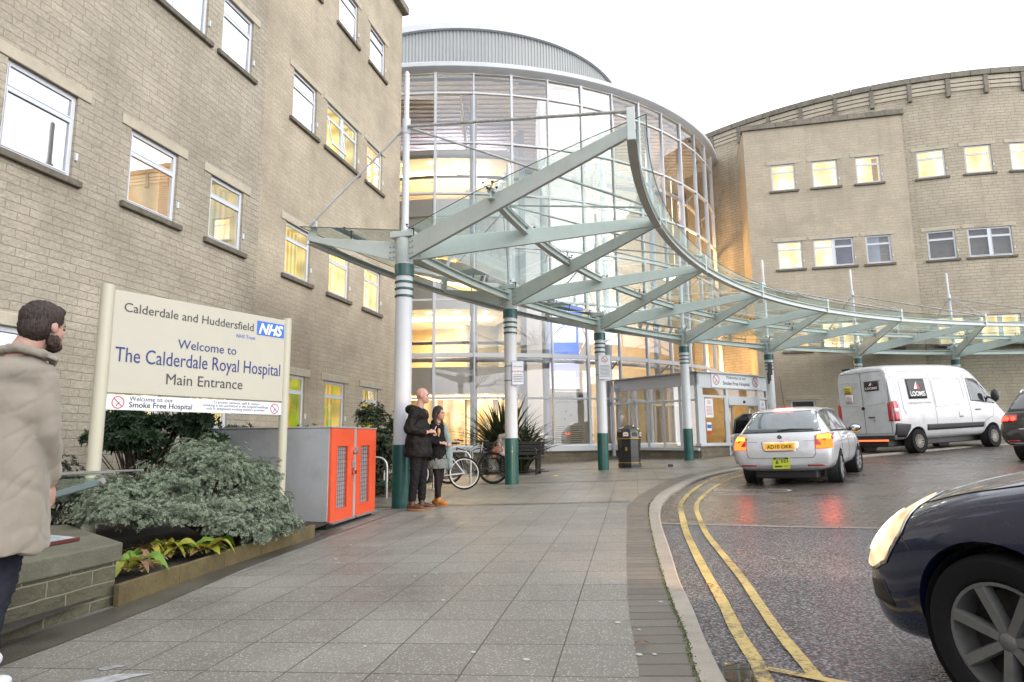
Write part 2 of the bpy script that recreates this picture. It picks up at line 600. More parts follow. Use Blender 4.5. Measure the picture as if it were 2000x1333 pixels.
# lit rooms: they glow because the lights are on behind the glass
ROOM = {
    'warm': curtainmat('lit_room_warm', (0.85, 0.50, 0.17), (0.95, 0.72, 0.36), 3, 0.42),
    'bright': curtainmat('lit_room_bright', (1.0, 0.88, 0.58), (1.0, 0.70, 0.30), 2, 0.58),
    'green': curtainmat('lit_green_curtain', (0.30, 0.40, 0.03), (0.75, 0.50, 0.12), 11, 0.36),
    'yellow': curtainmat('lit_yellow_curtain', (0.82, 0.62, 0.24), (0.95, 0.78, 0.40), 9, 0.55),
    'curtain': curtainmat('lit_pale_curtain', (0.80, 0.62, 0.25), (0.50, 0.55, 0.38), 13, 0.42),
    'pale': curtainmat('dim_pale_blind', (0.35, 0.38, 0.46), (0.30, 0.34, 0.42), 1, 0.25),
    'violet': curtainmat('dim_violet_blind', (0.16, 0.15, 0.22), (0.12, 0.12, 0.18), 1, 0.15),
    'dark': M_ROOM,
}


# --- ground materials
def flagmat():
    m = newmat('wet_textured_flagstones')
    t = NT(m)
    uv = t.n('UVMap')
    br = t.n('TexBrick', Vector=uv.outputs[0], Scale=1.0, _offset=0.0)
    br.inputs['Color1'].default_value = (0.0, 0.0, 0.0, 1)
    br.inputs['Color2'].default_value = (1, 1, 1, 1)
    br.inputs['Mortar Size'].default_value = 0.0042
    br.inputs['Mortar Smooth'].default_value = 0.5
    br.inputs['Brick Width'].default_value = 0.43
    br.inputs['Row Height'].default_value = 0.44
    base = t.mix(br.outputs['Color'], (0.168, 0.158, 0.140), (0.198, 0.188, 0.169))
    n1 = t.n('TexNoise', Vector=uv.outputs[0], Scale=0.9, Detail=8.0, Roughness=0.65)
    base = t.mix(1.0, base, t.ramp(n1.outputs['Fac'], (0.32, 0.66), (0.68, 1.12)), 'MULTIPLY')
    vo = t.n('TexVoronoi', Vector=uv.outputs[0], Scale=75.0)
    sp = t.math('MULTIPLY', t.ramp(vo.outputs['Distance'], (0.22, 1.0), (0.42, 0.0)), t.ramp(vo.outputs['Color'], (0.42, 0.0), (0.6, 1.0)))
    agg = t.mix(t.math('MULTIPLY', sp, 0.6), base, (0.50, 0.50, 0.48))
    n5 = t.n('TexNoise', Vector=uv.outputs[0], Scale=60.0, Detail=4.0, Roughness=0.8)
    agg = t.mix(1.0, agg, t.ramp(n5.outputs['Fac'], (0.3, 0.75), (0.7, 1.25)), 'MULTIPLY')
    c = t.mix(br.outputs['Fac'], agg, (0.035, 0.034, 0.028))
    h = t.math('ADD', t.math('MULTIPLY', t.math('SUBTRACT', 1.0, br.outputs['Fac']), 1.0), t.math('MULTIPLY', sp, 0.25))
    h = t.math('ADD', h, t.math('MULTIPLY', n5.outputs['Fac'], 0.25))
    bp = t.n('Bump', Height=h, Strength=0.6, Distance=0.006)
    rg = t.ramp(n1.outputs['Fac'], (0.35, 0.38), (0.7, 0.72))
    b = t.n('BsdfPrincipled', Base__Color=c, Roughness=rg, Normal=bp.outputs['Normal'])
    b.inputs['Specular IOR Level'].default_value = 0.4
    t.out(b.outputs[0])
    return m


def blockmat(name, c1, c2, mortar, bw, rh, ms=0.004, rot=0.0, r0=0.3, r1=0.6, speck=0.0, off=0.5, moss=0.0, bump=0.6):
    m = newmat(name)
    t = NT(m)
    uv = t.n('UVMap')
    mp = t.n('Mapping', Vector=uv.outputs[0], Rotation=(0.0, 0.0, rot))
    nz = t.n('TexNoise', Vector=uv.outputs[0], Scale=7.0, Detail=2.0)
    dv = t.n('VectorMath', _operation='MULTIPLY_ADD')
    t.t.links.new(nz.outputs['Color'], dv.inputs[0])
    dv.inputs[1].default_value = (0.006, 0.006, 0)
    t.t.links.new(mp.outputs[0], dv.inputs[2])
    br = t.n('TexBrick', Vector=dv.outputs[0], Scale=1.0, _offset=off)
    br.inputs['Color1'].default_value = (0.0, 0.0, 0.0, 1)
    br.inputs['Color2'].default_value = (1, 1, 1, 1)
    br.inputs['Mortar Size'].default_value = ms
    br.inputs['Mortar Smooth'].default_value = 0.4
    br.inputs['Brick Width'].default_value = bw
    br.inputs['Row Height'].default_value = rh
    base = t.mix(br.outputs['Color'], c1, c2)
    n1 = t.n('TexNoise', Vector=uv.outputs[0], Scale=0.7, Detail=8.0, Roughness=0.7)
    base = t.mix(1.0, base, t.ramp(n1.outputs['Fac'], (0.32, 0.72), (0.7, 1.15)), 'MULTIPLY')
    n5 = t.n('TexNoise', Vector=uv.outputs[0], Scale=70.0, Detail=4.0, Roughness=0.8)
    base = t.mix(1.0, base, t.ramp(n5.outputs['Fac'], (0.3, 0.75), (0.7, 1.25)), 'MULTIPLY')
    mc = mortar
    if moss:
        mc = t.mix(t.ramp(n1.outputs['Fac'], (0.45, 0.0), (0.6, moss)), mortar, (0.045, 0.06, 0.012))
    c = t.mix(br.outputs['Fac'], base, mc)
    h = t.math('ADD', t.math('MULTIPLY', t.math('SUBTRACT', 1.0, br.outputs['Fac']), 1.0), t.math('MULTIPLY', br.outputs['Color'], 0.3))
    h = t.math('ADD', h, t.math('MULTIPLY', n5.outputs['Fac'], 0.3))
    bp = t.n('Bump', Height=h, Strength=bump, Distance=0.006)
    rg = t.ramp(n1.outputs['Fac'], (0.35, r0), (0.7, r1))
    b = t.n('BsdfPrincipled', Base__Color=c, Roughness=rg, Normal=bp.outputs['Normal'])
    t.out(b.outputs[0])
    return m


def asphaltmat():
    m = newmat('wet_coarse_asphalt')
    t = NT(m)
    tc = t.n('TexCoord')
    v = t.n('TexVoronoi', Vector=tc.outputs['Object'], Scale=52.0)
    n = t.n('TexNoise', Vector=tc.outputs['Object'], Scale=1.2, Detail=8.0, Roughness=0.7)
    c = t.mix(v.outputs['Color'], (0.030, 0.033, 0.038), (0.27, 0.28, 0.30))  # pale aggregate, its lightness and contrast also carry wet glints and sky sheen
    c = t.mix(1.0, c, t.ramp(n.outputs['Fac'], (0.3, 0.7), (0.7, 1.2)), 'MULTIPLY')
    c = t.mix(t.ramp(v.outputs['Distance'], (0.35, 0.0), (0.7, 0.8)), c, (0.012, 0.012, 0.012))
    h = t.math('SUBTRACT', 1.0, v.outputs['Distance'])
    n2 = t.n('TexNoise', Vector=tc.outputs['Object'], Scale=30.0, Detail=3.0)
    h = t.math('ADD', h, t.math('MULTIPLY', n2.outputs['Fac'], 0.8))
    bp = t.n('Bump', Height=h, Strength=1.0, Distance=0.016)
    b = t.n('BsdfPrincipled', Base__Color=c, Roughness=0.2, Normal=bp.outputs['Normal'])
    b.inputs['Specular IOR Level'].default_value = 0.6
    t.out(b.outputs[0])
    return m


M_FLAG = flagmat()
M_ASPH = asphaltmat()
M_STRIP = blockmat('dark_paver_course', (0.080, 0.070, 0.060), (0.118, 0.104, 0.09), (0.014, 0.014, 0.011), 0.6, 0.145, 0.009, 0, 0.3, 0.55, off=0.0, moss=0.8)
M_BLOCK = blockmat('wet_block_paving', (0.095, 0.078, 0.066), (0.14, 0.118, 0.102), (0.008, 0.008, 0.008), 0.21, 0.105, 0.013, R(40), 0.2, 0.42, bump=0.5)
M_BLOCKF = blockmat('buff_block_paving', (0.17, 0.15, 0.125), (0.215, 0.193, 0.16), (0.06, 0.055, 0.045), 0.43, 0.44, 0.006, 0, 0.32, 0.55, off=0.0, bump=0.5)
M_KERB = pmat('concrete_kerb', (0.27, 0.245, 0.21), 0.55, var=0.25, vs=3, bump=0.5, bs=90, dirt=0.4, dcol=(0.07, 0.075, 0.05))


def linemat(name, col, wear=0.45):
    m = newmat(name)
    t = NT(m)
    tc = t.n('TexCoord')
    v = t.n('TexVoronoi', Vector=tc.outputs['Object'], Scale=62.0)
    n = t.n('TexNoise', Vector=tc.outputs['Object'], Scale=26.0, Detail=8.0, Roughness=0.85)
    n0 = t.n('TexNoise', Vector=tc.outputs['Object'], Scale=1.5, Detail=4.0)
    w = t.math('ADD', n.outputs['Fac'], t.math('MULTIPLY', n0.outputs['Fac'], 0.4))
    w = t.ramp(w, (wear + 0.10, 1.0), (wear + 0.22, 0.0))
    c = t.mix(1.0, col, t.ramp(n0.outputs['Fac'], (0.3, 0.75), (0.7, 1.1)), 'MULTIPLY')
    c = t.mix(w, c, (0.035, 0.033, 0.032))
    bp = t.n('Bump', Height=t.math('SUBTRACT', 1.0, v.outputs['Distance']), Strength=0.6, Distance=0.006)
    b = t.n('BsdfPrincipled', Base__Color=c, Roughness=0.4, Normal=bp.outputs['Normal'])
    t.out(b.outputs[0])
    return m


M_YEL = linemat('worn_yellow_road_paint', (0.50, 0.375, 0.12), 0.49)
M_WLINE = linemat('worn_white_road_paint', (0.5, 0.5, 0.49), 0.50)
# ------------------------------------------------------------------ the site: sloping ground, road, pavement
KIN = [(-0.2, -12), (0.25, -4), (0.55, 0.5), (0.70, 2.0), (0.78, 2.95), (0.89, 3.6), (0.97, 4.21), (1.09, 5.01), (1.27, 6.09), (1.57, 7.79), (1.83, 9.1), (2.05, 9.95),
       (2.62, 11.6), (3.86, 14.22), (5.3, 16.25), (7.2, 17.9), (9.6, 19.1), (12.5, 20.6), (15.5, 22.1), (19, 22.6), (26, 22.4)]
KOUT = [(-0.08, -12), (0.37, -4), (0.66, 0.5), (0.81, 2.0), (0.89, 2.93), (0.98, 3.59), (1.07, 4.15), (1.18, 4.9), (1.38, 6.0), (1.68, 7.7), (1.95, 8.95), (2.19, 9.84),
        (2.76, 11.45), (4.0, 14.1), (5.42, 16.1), (7.3, 17.72), (9.68, 18.92), (12.55, 20.42), (15.55, 21.9), (19, 22.4), (26, 22.2)]
STR = [(-0.6, -12), (-0.1, -4), (0.2, 0.5), (0.38, 2.0), (0.53, 2.98), (0.60, 3.5), (0.70, 4.26), (0.83, 5.05), (0.99, 6.0), (1.32, 7.9), (1.55, 9.2), (1.78, 10.1),
       (2.36, 11.75), (3.5, 14.35), (4.95, 16.5), (6.95, 18.2), (9.4, 19.45), (12.3, 21.0), (15.4, 22.5), (19, 23.0), (26, 22.8)]


def resample(P, n):
    out = []
    for i in range(len(P) - 1):
        p0 = P[max(i - 1, 0)]; p1 = P[i]; p2 = P[i + 1]; p3 = P[min(i + 2, len(P) - 1)]
        for k in range(n):
            t = k / n
            q = []
            for a in range(2):
                q.append(0.5 * ((2 * p1[a]) + (-p0[a] + p2[a]) * t + (2 * p0[a] - 5 * p1[a] + 4 * p2[a] - p3[a]) * t * t
                                + (-p0[a] + 3 * p1[a] - 3 * p2[a] + p3[a]) * t ** 3))
            out.append(tuple(q))
    out.append(P[-1])
    return out


def kdrop(y):
    """upstand of the kerb over the road: full near the camera, nearly flush at the raised table"""
    return 0.10 if y < 7.5 else max(0.045, 0.10 - (y - 7.5) * 0.03)


def rz_(x, y): return gz(x, y) - kdrop(y)


kin, kout, stp = resample(KIN, 5), resample(KOUT, 5), resample(STR, 5)


def sheet(name, left, right, zl, zr, mat, nx=1, ang=None, o=(0, 0), lenuv=False):
    mb = MB()
    L = [0.0]
    for i in range(1, len(left)): L.append(L[-1] + hypot(left[i][0] - left[i - 1][0], left[i][1] - left[i - 1][1]))
    for i in range(len(left) - 1):
        for k in range(nx):
            q, u = [], []
            for (a, b, j, kk) in ((left[i], right[i], i, k), (left[i], right[i], i, k + 1), (left[i + 1], right[i + 1], i + 1, k + 1), (left[i + 1], right[i + 1], i + 1, k)):
                f = kk / nx
                x, y = a[0] + (b[0] - a[0]) * f, a[1] + (b[1] - a[1]) * f
                z = zl(x, y) + (zr(x, y) - zl(x, y)) * f
                q.append((x, y, z))
                if lenuv: u.append((hypot(x - a[0], y - a[1]) + 0.05, L[j]))
                elif ang is not None:
                    dx, dy = x - o[0], y - o[1]
                    u.append((dx * cos(ang) - dy * sin(ang), dx * sin(ang) + dy * cos(ang)))
            mb.add(q, [(0, 1, 2, 3)], [u] if u else None)
    return tag(mb.build(name, mat, smooth=True), kind='structure')


# far ground, well beyond everything
g = MB()
XS = [-160, -90, -40, -20, -8, 0, 8, 16, 24, 32, 60, 100, 160]
YS = [-120, -60, -20, -8, 0, 8, 16, 24, 40, 60, 110, 200, 320]
g.grid(lambda a, b: (XS[round(a * 12)], YS[round(b * 12)], gz(XS[round(a * 12)], YS[round(b * 12)]) - 0.35), 12, 12)
tag(g.build('ground', M_SOIL), kind='structure')

FL = R(10.3)
wl = [(-6.5 - 0.0 * k, y) for k, (x, y) in enumerate(stp)]
# pavement of flagstones (near part), buff paving (far part), divided by dark courses
near = [i for i, p in enumerate(stp) if p[1] <= 10.11]
far = [i for i, p in enumerate(stp) if p[1] >= 10.0]


def leftof(p, y_off): return (p[0] - 14.0, p[1] + y_off)


n_l = [(-14, p[1] + 14.5 * 0.27 if p[1] > 8 else p[1] + 14.5 * 0.2) for p in (stp[i] for i in near)]
n_r = [stp[i] for i in near]
sheet('pavement', n_l, n_r, gz, gz, M_FLAG, nx=8, ang=FL, o=(0.17, 3.10))
fi = [near[-1]] + [i for i in far if i > near[-1]]
f_l = [n_l[-1]] + [(-14 + (stp[i][0] - stp[near[-1]][0]) * 0.9, n_l[-1][1] + (stp[i][1] - stp[near[-1]][1]) * 3.0) for i in fi[1:]]
f_r = [stp[i] for i in fi]
sheet('pavement_far', f_l, f_r, gz, gz, M_BLOCKF, nx=8, ang=FL, o=(0.17, 3.10))


def up(d): return lambda x, y: gz(x, y) + d


def course(name, P, w, d=0.004):
    L_, R_ = [], []
    for i, p in enumerate(P):
        a, b = P[max(i - 1, 0)], P[min(i + 1, len(P) - 1)]
        dx, dy = b[0] - a[0], b[1] - a[1]
        l = hypot(dx, dy)
        nx_, ny_ = -dy / l * w / 2, dx / l * w / 2
        L_.append((p[0] + nx_, p[1] + ny_)); R_.append((p[0] - nx_, p[1] - ny_))
    return sheet(name, L_, R_, up(d), up(d), M_STRIP, lenuv=True)


course('paver_band', [(-3.2, 11.25), (-1.53, 10.92), (0, 10.48), (1.74, 10.08)], 0.16)
course('paver_band', [(-3.5, 16.3), (-0.03, 14.99), (1.5, 14.45), (3.3, 13.93)], 0.16)
course('paver_band', [(-1.5, 20.2), (1.2, 19.4), (3.6, 18.0), (5.4, 17.1)], 0.16)
course('paver_band', [(-2.15, 8.0), (-1.6, 10.92)], 0.02)
def near_on(P, q):
    best = None
    for i in range(len(P) - 1):
        ax, ay = P[i]; bx, by = P[i + 1]
        dx, dy = bx - ax, by - ay
        t = max(0, min(1, ((q[0] - ax) * dx + (q[1] - ay) * dy) / (dx * dx + dy * dy + 1e-12)))
        p = (ax + dx * t, ay + dy * t); d = hypot(p[0] - q[0], p[1] - q[1])
        if best is None or d < best[0]: best = (d, p)
    return best[1]


sheet('paver_strip', [near_on(stp, q) for q in kin], kin, gz, gz, M_STRIP, lenuv=True)
# kerb: a real step
kb = MB()
for i in range(len(kin) - 1):
    a0, a1, b0, b1 = kin[i], kin[i + 1], kout[i], kout[i + 1]
    m0 = (b0[0] * 0.86 + a0[0] * 0.14, b0[1] * 0.86 + a0[1] * 0.14)
    m1 = (b1[0] * 0.86 + a1[0] * 0.14, b1[1] * 0.86 + a1[1] * 0.14)
    ring = lambda a, m, b: [(a[0], a[1], gz(*a) - 0.25), (a[0], a[1], gz(*a) + 0.006), (m[0], m[1], gz(*m) + 0.006), (b[0], b[1], gz(*b) - 0.010), (b[0], b[1], rz_(*b) - 0.2)]
    r0, r1 = ring(a0, m0, b0), ring(a1, m1, b1)
    kb.add(r0 + r1, [(k, k + 1, 5 + k + 1, 5 + k) for k in range(4)])
tag(kb.build('kerb', M_KERB, smooth=True), kind='structure')

# road: asphalt near, block paved table beyond the flush kerb line
BL0, BLD = Vector((1.78, 8.19)), Vector((2.03, -0.97)).normalized()


def road_right(p, k):
    return (p[0] + 42, p[1] - 20)


def cutidx(P):
    return min(range(len(P)), key=lambda i: abs(P[i][1] - 8.22))


ci = cutidx(kout)
r_l = kout[:ci + 1]
sheet('road', r_l, [(p[0] + 30, p[1] - 30 * 0.478) for p in r_l], rz_, rz_, M_ASPH, nx=30)
b_l = kout[ci:]
b_r = [(b_l[0][0] + 30, b_l[0][1] - 30 * 0.478)] + [(b_l[0][0] + 30 + k * 0.35, b_l[0][1] - 30 * 0.478 + k * 0.4) for k in range(1, len(b_l))]
sheet('block_paved_road', b_l, b_r, rz_, rz_, M_BLOCK, nx=30, ang=R(0), o=(0, 0))
th_ = MB()
for k in range(60):
    p = BL0 + BLD * (-0.05 + k * 0.5); q = BL0 + BLD * (-0.05 + k * 0.5 + 0.49)
    nn = Vector((BLD.y, -BLD.x)) * 0.035
    z = lambda v: rz_(v.x, v.y) + 0.005
    a, b, c, d = p - nn, q - nn, q + nn, p + nn
    th_.add([(v.x, v.y, z(v)) for v in (a, b, c, d)], [(0, 1, 2, 3)])
tag(th_.build('threshold_kerb', M_KERB), kind='structure')


def stripe(name, P, w, mat=M_YEL, n=4, dz=0.008, label=None):
    P = resample(P, n)
    mb = MB()
    L_, R_ = [], []
    for i, p in enumerate(P):
        a, b = P[max(i - 1, 0)], P[min(i + 1, len(P) - 1)]
        dx, dy = b[0] - a[0], b[1] - a[1]
        l = hypot(dx, dy) or 1
        j = 0.004 * noise.noise(Vector((p[0] * 9, p[1] * 9, 0)))
        nx_, ny_ = -dy / l * (w / 2 + j), dx / l * (w / 2 + j)
        L_.append((p[0] + nx_, p[1] + ny_)); R_.append((p[0] - nx_, p[1] - ny_))
    for i in range(len(P) - 1):
        q = [(*v, rz_(*v) + dz) for v in (L_[i], R_[i], R_[i + 1], L_[i + 1])]
        mb.add(q, [(0, 1, 2, 3)])
    o = mb.build(name, mat)
    return tag(o, kind='structure')


YL = [(1.10, 2.7), (1.115, 3.0), (1.15, 3.25), (1.19, 3.45), (1.26, 3.93), (1.38, 4.56), (1.53, 5.45), (1.71, 6.45), (1.93, 7.6), (2.08, 8.3), (2.34, 9.45), (2.62, 10.35), (3.19, 11.85), (4.05, 13.75), (5.08, 15.4), (5.9, 16.4)]
YR = [(1.375, 3.20), (1.41, 3.42), (1.48, 3.89), (1.6, 4.52), (1.74, 5.25), (1.91, 6.28), (2.07, 7.24), (2.26, 8.17), (2.52, 9.3), (2.86, 10.3), (3.55, 11.95), (4.38, 13.6), (5.3, 15.1), (6.1, 16.1)]
stripe('yellow_line', YL, 0.075)
stripe('yellow_line', YR, 0.065)
stripe('yellow_line', [(1.20, 3.33), (1.28, 3.26), (1.44, 3.12), (1.7, 2.92)], 0.05, n=2, dz=0.011)
# the stretched letters of the word painted across the entry: N and O as seen from this side
stripe('road_marking', [(3.26, 10.79), (3.62, 10.6), (4.0, 10.41)], 0.05, M_WLINE, 2)
stripe('road_marking', [(3.34, 10.98), (3.7, 10.8), (4.05, 10.62)], 0.05, M_WLINE, 2)
stripe('road_marking', [(3.40, 11.16), (3.80, 10.98), (4.22, 10.80), (4.46, 10.86), (4.50, 11.02), (4.30, 11.22), (3.92, 11.44), (3.58, 11.62), (3.44, 11.52), (3.5, 11.38), (3.8, 11.26), (4.14, 11.1)], 0.05, M_WLINE, 3)
# planting beds
bed = MB()
bl = [(-2.9, 1.0), (-2.9, 4.84), (-2.69, 6.1), (-2.36, 7.8), (-2.3, 8.45)]
bw_ = [(-8.8, 1.0), (-7.6, 4.84), (-7.2, 6.1), (-6.9, 7.8), (-6.8, 8.45)]


def bed_fn(a, b):
    i = a * 4
    k = min(int(i), 3); f = i - k
    p = [bl[k][j] * (1 - f) + bl[k + 1][j] * f for j in (0, 1)]
    q = [bw_[k][j] * (1 - f) + bw_[k + 1][j] * f for j in (0, 1)]
    x, y = p[0] * (1 - b) + q[0] * b, p[1] * (1 - b) + q[1] * b
    z = gz(x, y) + 0.09 + min(b * 3, 1) * 0.14 + 0.05 * noise.noise(Vector((x * 2.1, y * 2.1, 0))) * min(b * 8, 1) + 0.02 * noise.noise(Vector((x * 11, y * 11, 3))) * min(b * 10, 1)
    return (x, y, z)


bed.grid(bed_fn, 48, 48)
tag(bed.build('planting_bed', M_SOIL, smooth=True), kind='structure')
bed2 = MB()


def bed2_fn(a, b):
    y = 11.9 + a * 9.5
    x0 = -3.1 + (y - 11.9) * 0.21 if y < 14.5 else -2.55 + (y - 14.5) * 0.25
    x = x0 - b * 3.5
    return (x, y, gz(x, y) + 0.02 + min(b * 6, 1) * 0.1 + 0.03 * noise.noise(Vector((x * 3, y * 3, 0))))


bed2.grid(bed2_fn, 30, 16)
tag(bed2.build('planting_bed', M_SOIL, smooth=True), kind='structure')
bed3 = MB()
bed3.grid(lambda a, b: (-1.2 + a * 2.6, 18.7 + b * 4.0, gz(0, 20) + 0.03 + 0.03 * noise.noise(Vector((a * 9, b * 9, 0)))), 20, 20)
tag(bed3.build('planting_bed', M_SOIL, smooth=True), kind='structure')
# dark wet margins along the planter, built as a strip of old asphalt
mg = MB()
ml = [(-3.35, 2.0), (-3.0, 4.0), (-2.82, 4.86), (-2.68, 6.1), (-2.34, 7.82), (-2.32, 8.5)]
mr = [(-3.0, 2.0), (-2.62, 4.0), (-2.50, 4.86), (-2.42, 6.1), (-2.16, 7.82), (-2.16, 8.5)]
for i in range(len(ml) - 1):
    q = [(*v, gz(*v) + 0.004) for v in (ml[i], mr[i], mr[i + 1], ml[i + 1])]
    mg.add(q, [(0, 1, 2, 3)])
tag(mg.build('margin_strip', pmat('dark_wet_margin', (0.085, 0.078, 0.066), 0.35, var=0.4, vs=3, bump=0.4, bs=80)), kind='structure')

pd = MB()
pc_ = [(1.06 + .10 * cos(t) * (1 + .25 * sin(3 * t)), 3.28 + .20 * sin(t) * (1 + .2 * cos(2 * t))) for t in [2 * pi * k / 26 for k in range(26)]]
pd.add([(x, y, rz_(x, y) + .006) for x, y in pc_], [tuple(range(26))])
tag(pd.build('puddle', pmat('puddle_water', (.02, .019, .018), .03, var=.05)), kind='structure')
for (x, y, a, b, nm) in ((-1.95, 3.35, .17, .05, 0), (-2.05, 3.52, .06, .03, 1)):
    pd = MB(); pc_ = [(x + a * cos(t) * (1 + .2 * sin(3 * t + nm)), y + b * sin(t) * (1 + .3 * cos(4 * t)) + .25 * a * cos(t)) for t in [2 * pi * k / 28 for k in range(28)]]
    pd.add([(x_, y_, gz(x_, y_) + .003) for x_, y_ in pc_], [tuple(range(28))])
    tag(pd.build('dried_spill', pmat('pale_dried_spill', (.33, .34, .35), .7, var=.5, vs=14)), kind='structure')
# ------------------------------------------------------------------ buildings
TH = R(13.07)
UU = Vector((sin(TH), cos(TH), 0))
VV = Vector((cos(TH), -sin(TH), 0))
ZV = Vector((0, 0, 1))


def LW(t, z, d=0.0): return VV * (-8.10 + d) + UU * t + ZV * z


def RA(s, z, d=0.0): return VV * s + UU * (30.8 - d) + ZV * z


RBc, RBr = (13.2, 48.15), 17.4


def RBf(s, z, d=0.0):
    ph = (s - RBc[0]) / RBr
    return VV * (RBc[0] + (RBr + d) * sin(ph)) + UU * (RBc[1] - (RBr + d) * cos(ph)) + ZV * z


def wallmesh(fn, s0, s1, z0, z1, holes, step=50.0, reveal=0.14, flip=False, extra=()):
    mb = MB()
    ss = sorted(set([s0, s1] + list(extra) + [v for h in holes for v in h[:2] if s0 < v < s1]))
    out = [ss[0]]
    for v in ss[1:]:
        n = max(1, int((v - out[-1]) / step + 0.999))
        a = out[-1]
        out += [a + (v - a) * k / n for k in range(1, n + 1)]
    ss = out
    zs = sorted(set([z0, z1] + [v for h in holes for v in h[2:4] if z0 < v < z1]))
    for i in range(len(ss) - 1):
        for j in range(len(zs) - 1):
            sm, zm = (ss[i] + ss[i + 1]) / 2, (zs[j] + zs[j + 1]) / 2
            if any(h[0] < sm < h[1] and h[2] < zm < h[3] for h in holes): continue
            q = [(ss[i], zs[j]), (ss[i + 1], zs[j]), (ss[i + 1], zs[j + 1]), (ss[i], zs[j + 1])]
            if flip: q = q[::-1]
            mb.add([fn(*p) for p in q], [(0, 1, 2, 3)], [[(p[0], p[1]) for p in q]])
    for h in holes:
        a, b, c, d = h[:4]
        a = max(a, s0); b = min(b, s1)
        for (p, q) in (((a, c), (b, c)), ((b, c), (b, d)), ((b, d), (a, d)), ((a, d), (a, c))):
            vs = [fn(p[0], p[1]), fn(q[0], q[1]), fn(q[0], q[1], -reveal), fn(p[0], p[1], -reveal)]
            uv = [(p[0], p[1]), (q[0], q[1]), (q[0] + reveal, q[1] + .01), (p[0] + reveal, p[1] + .01)]
            mb.add(vs, [(0, 1, 2, 3) if not flip else (3, 2, 1, 0)], [uv if not flip else uv[::-1]])
    return mb


def fob(mb, fn, s0, s1, z0, z1, d0, d1):
    """a box on the wall between offsets d0..d1 (outward)"""
    o = fn(s0, z0, d0)
    mb.ob(o, fn(s1, z0, d0) - o, fn(s0, z1, d0) - o, fn(s0, z0, d1) - o)


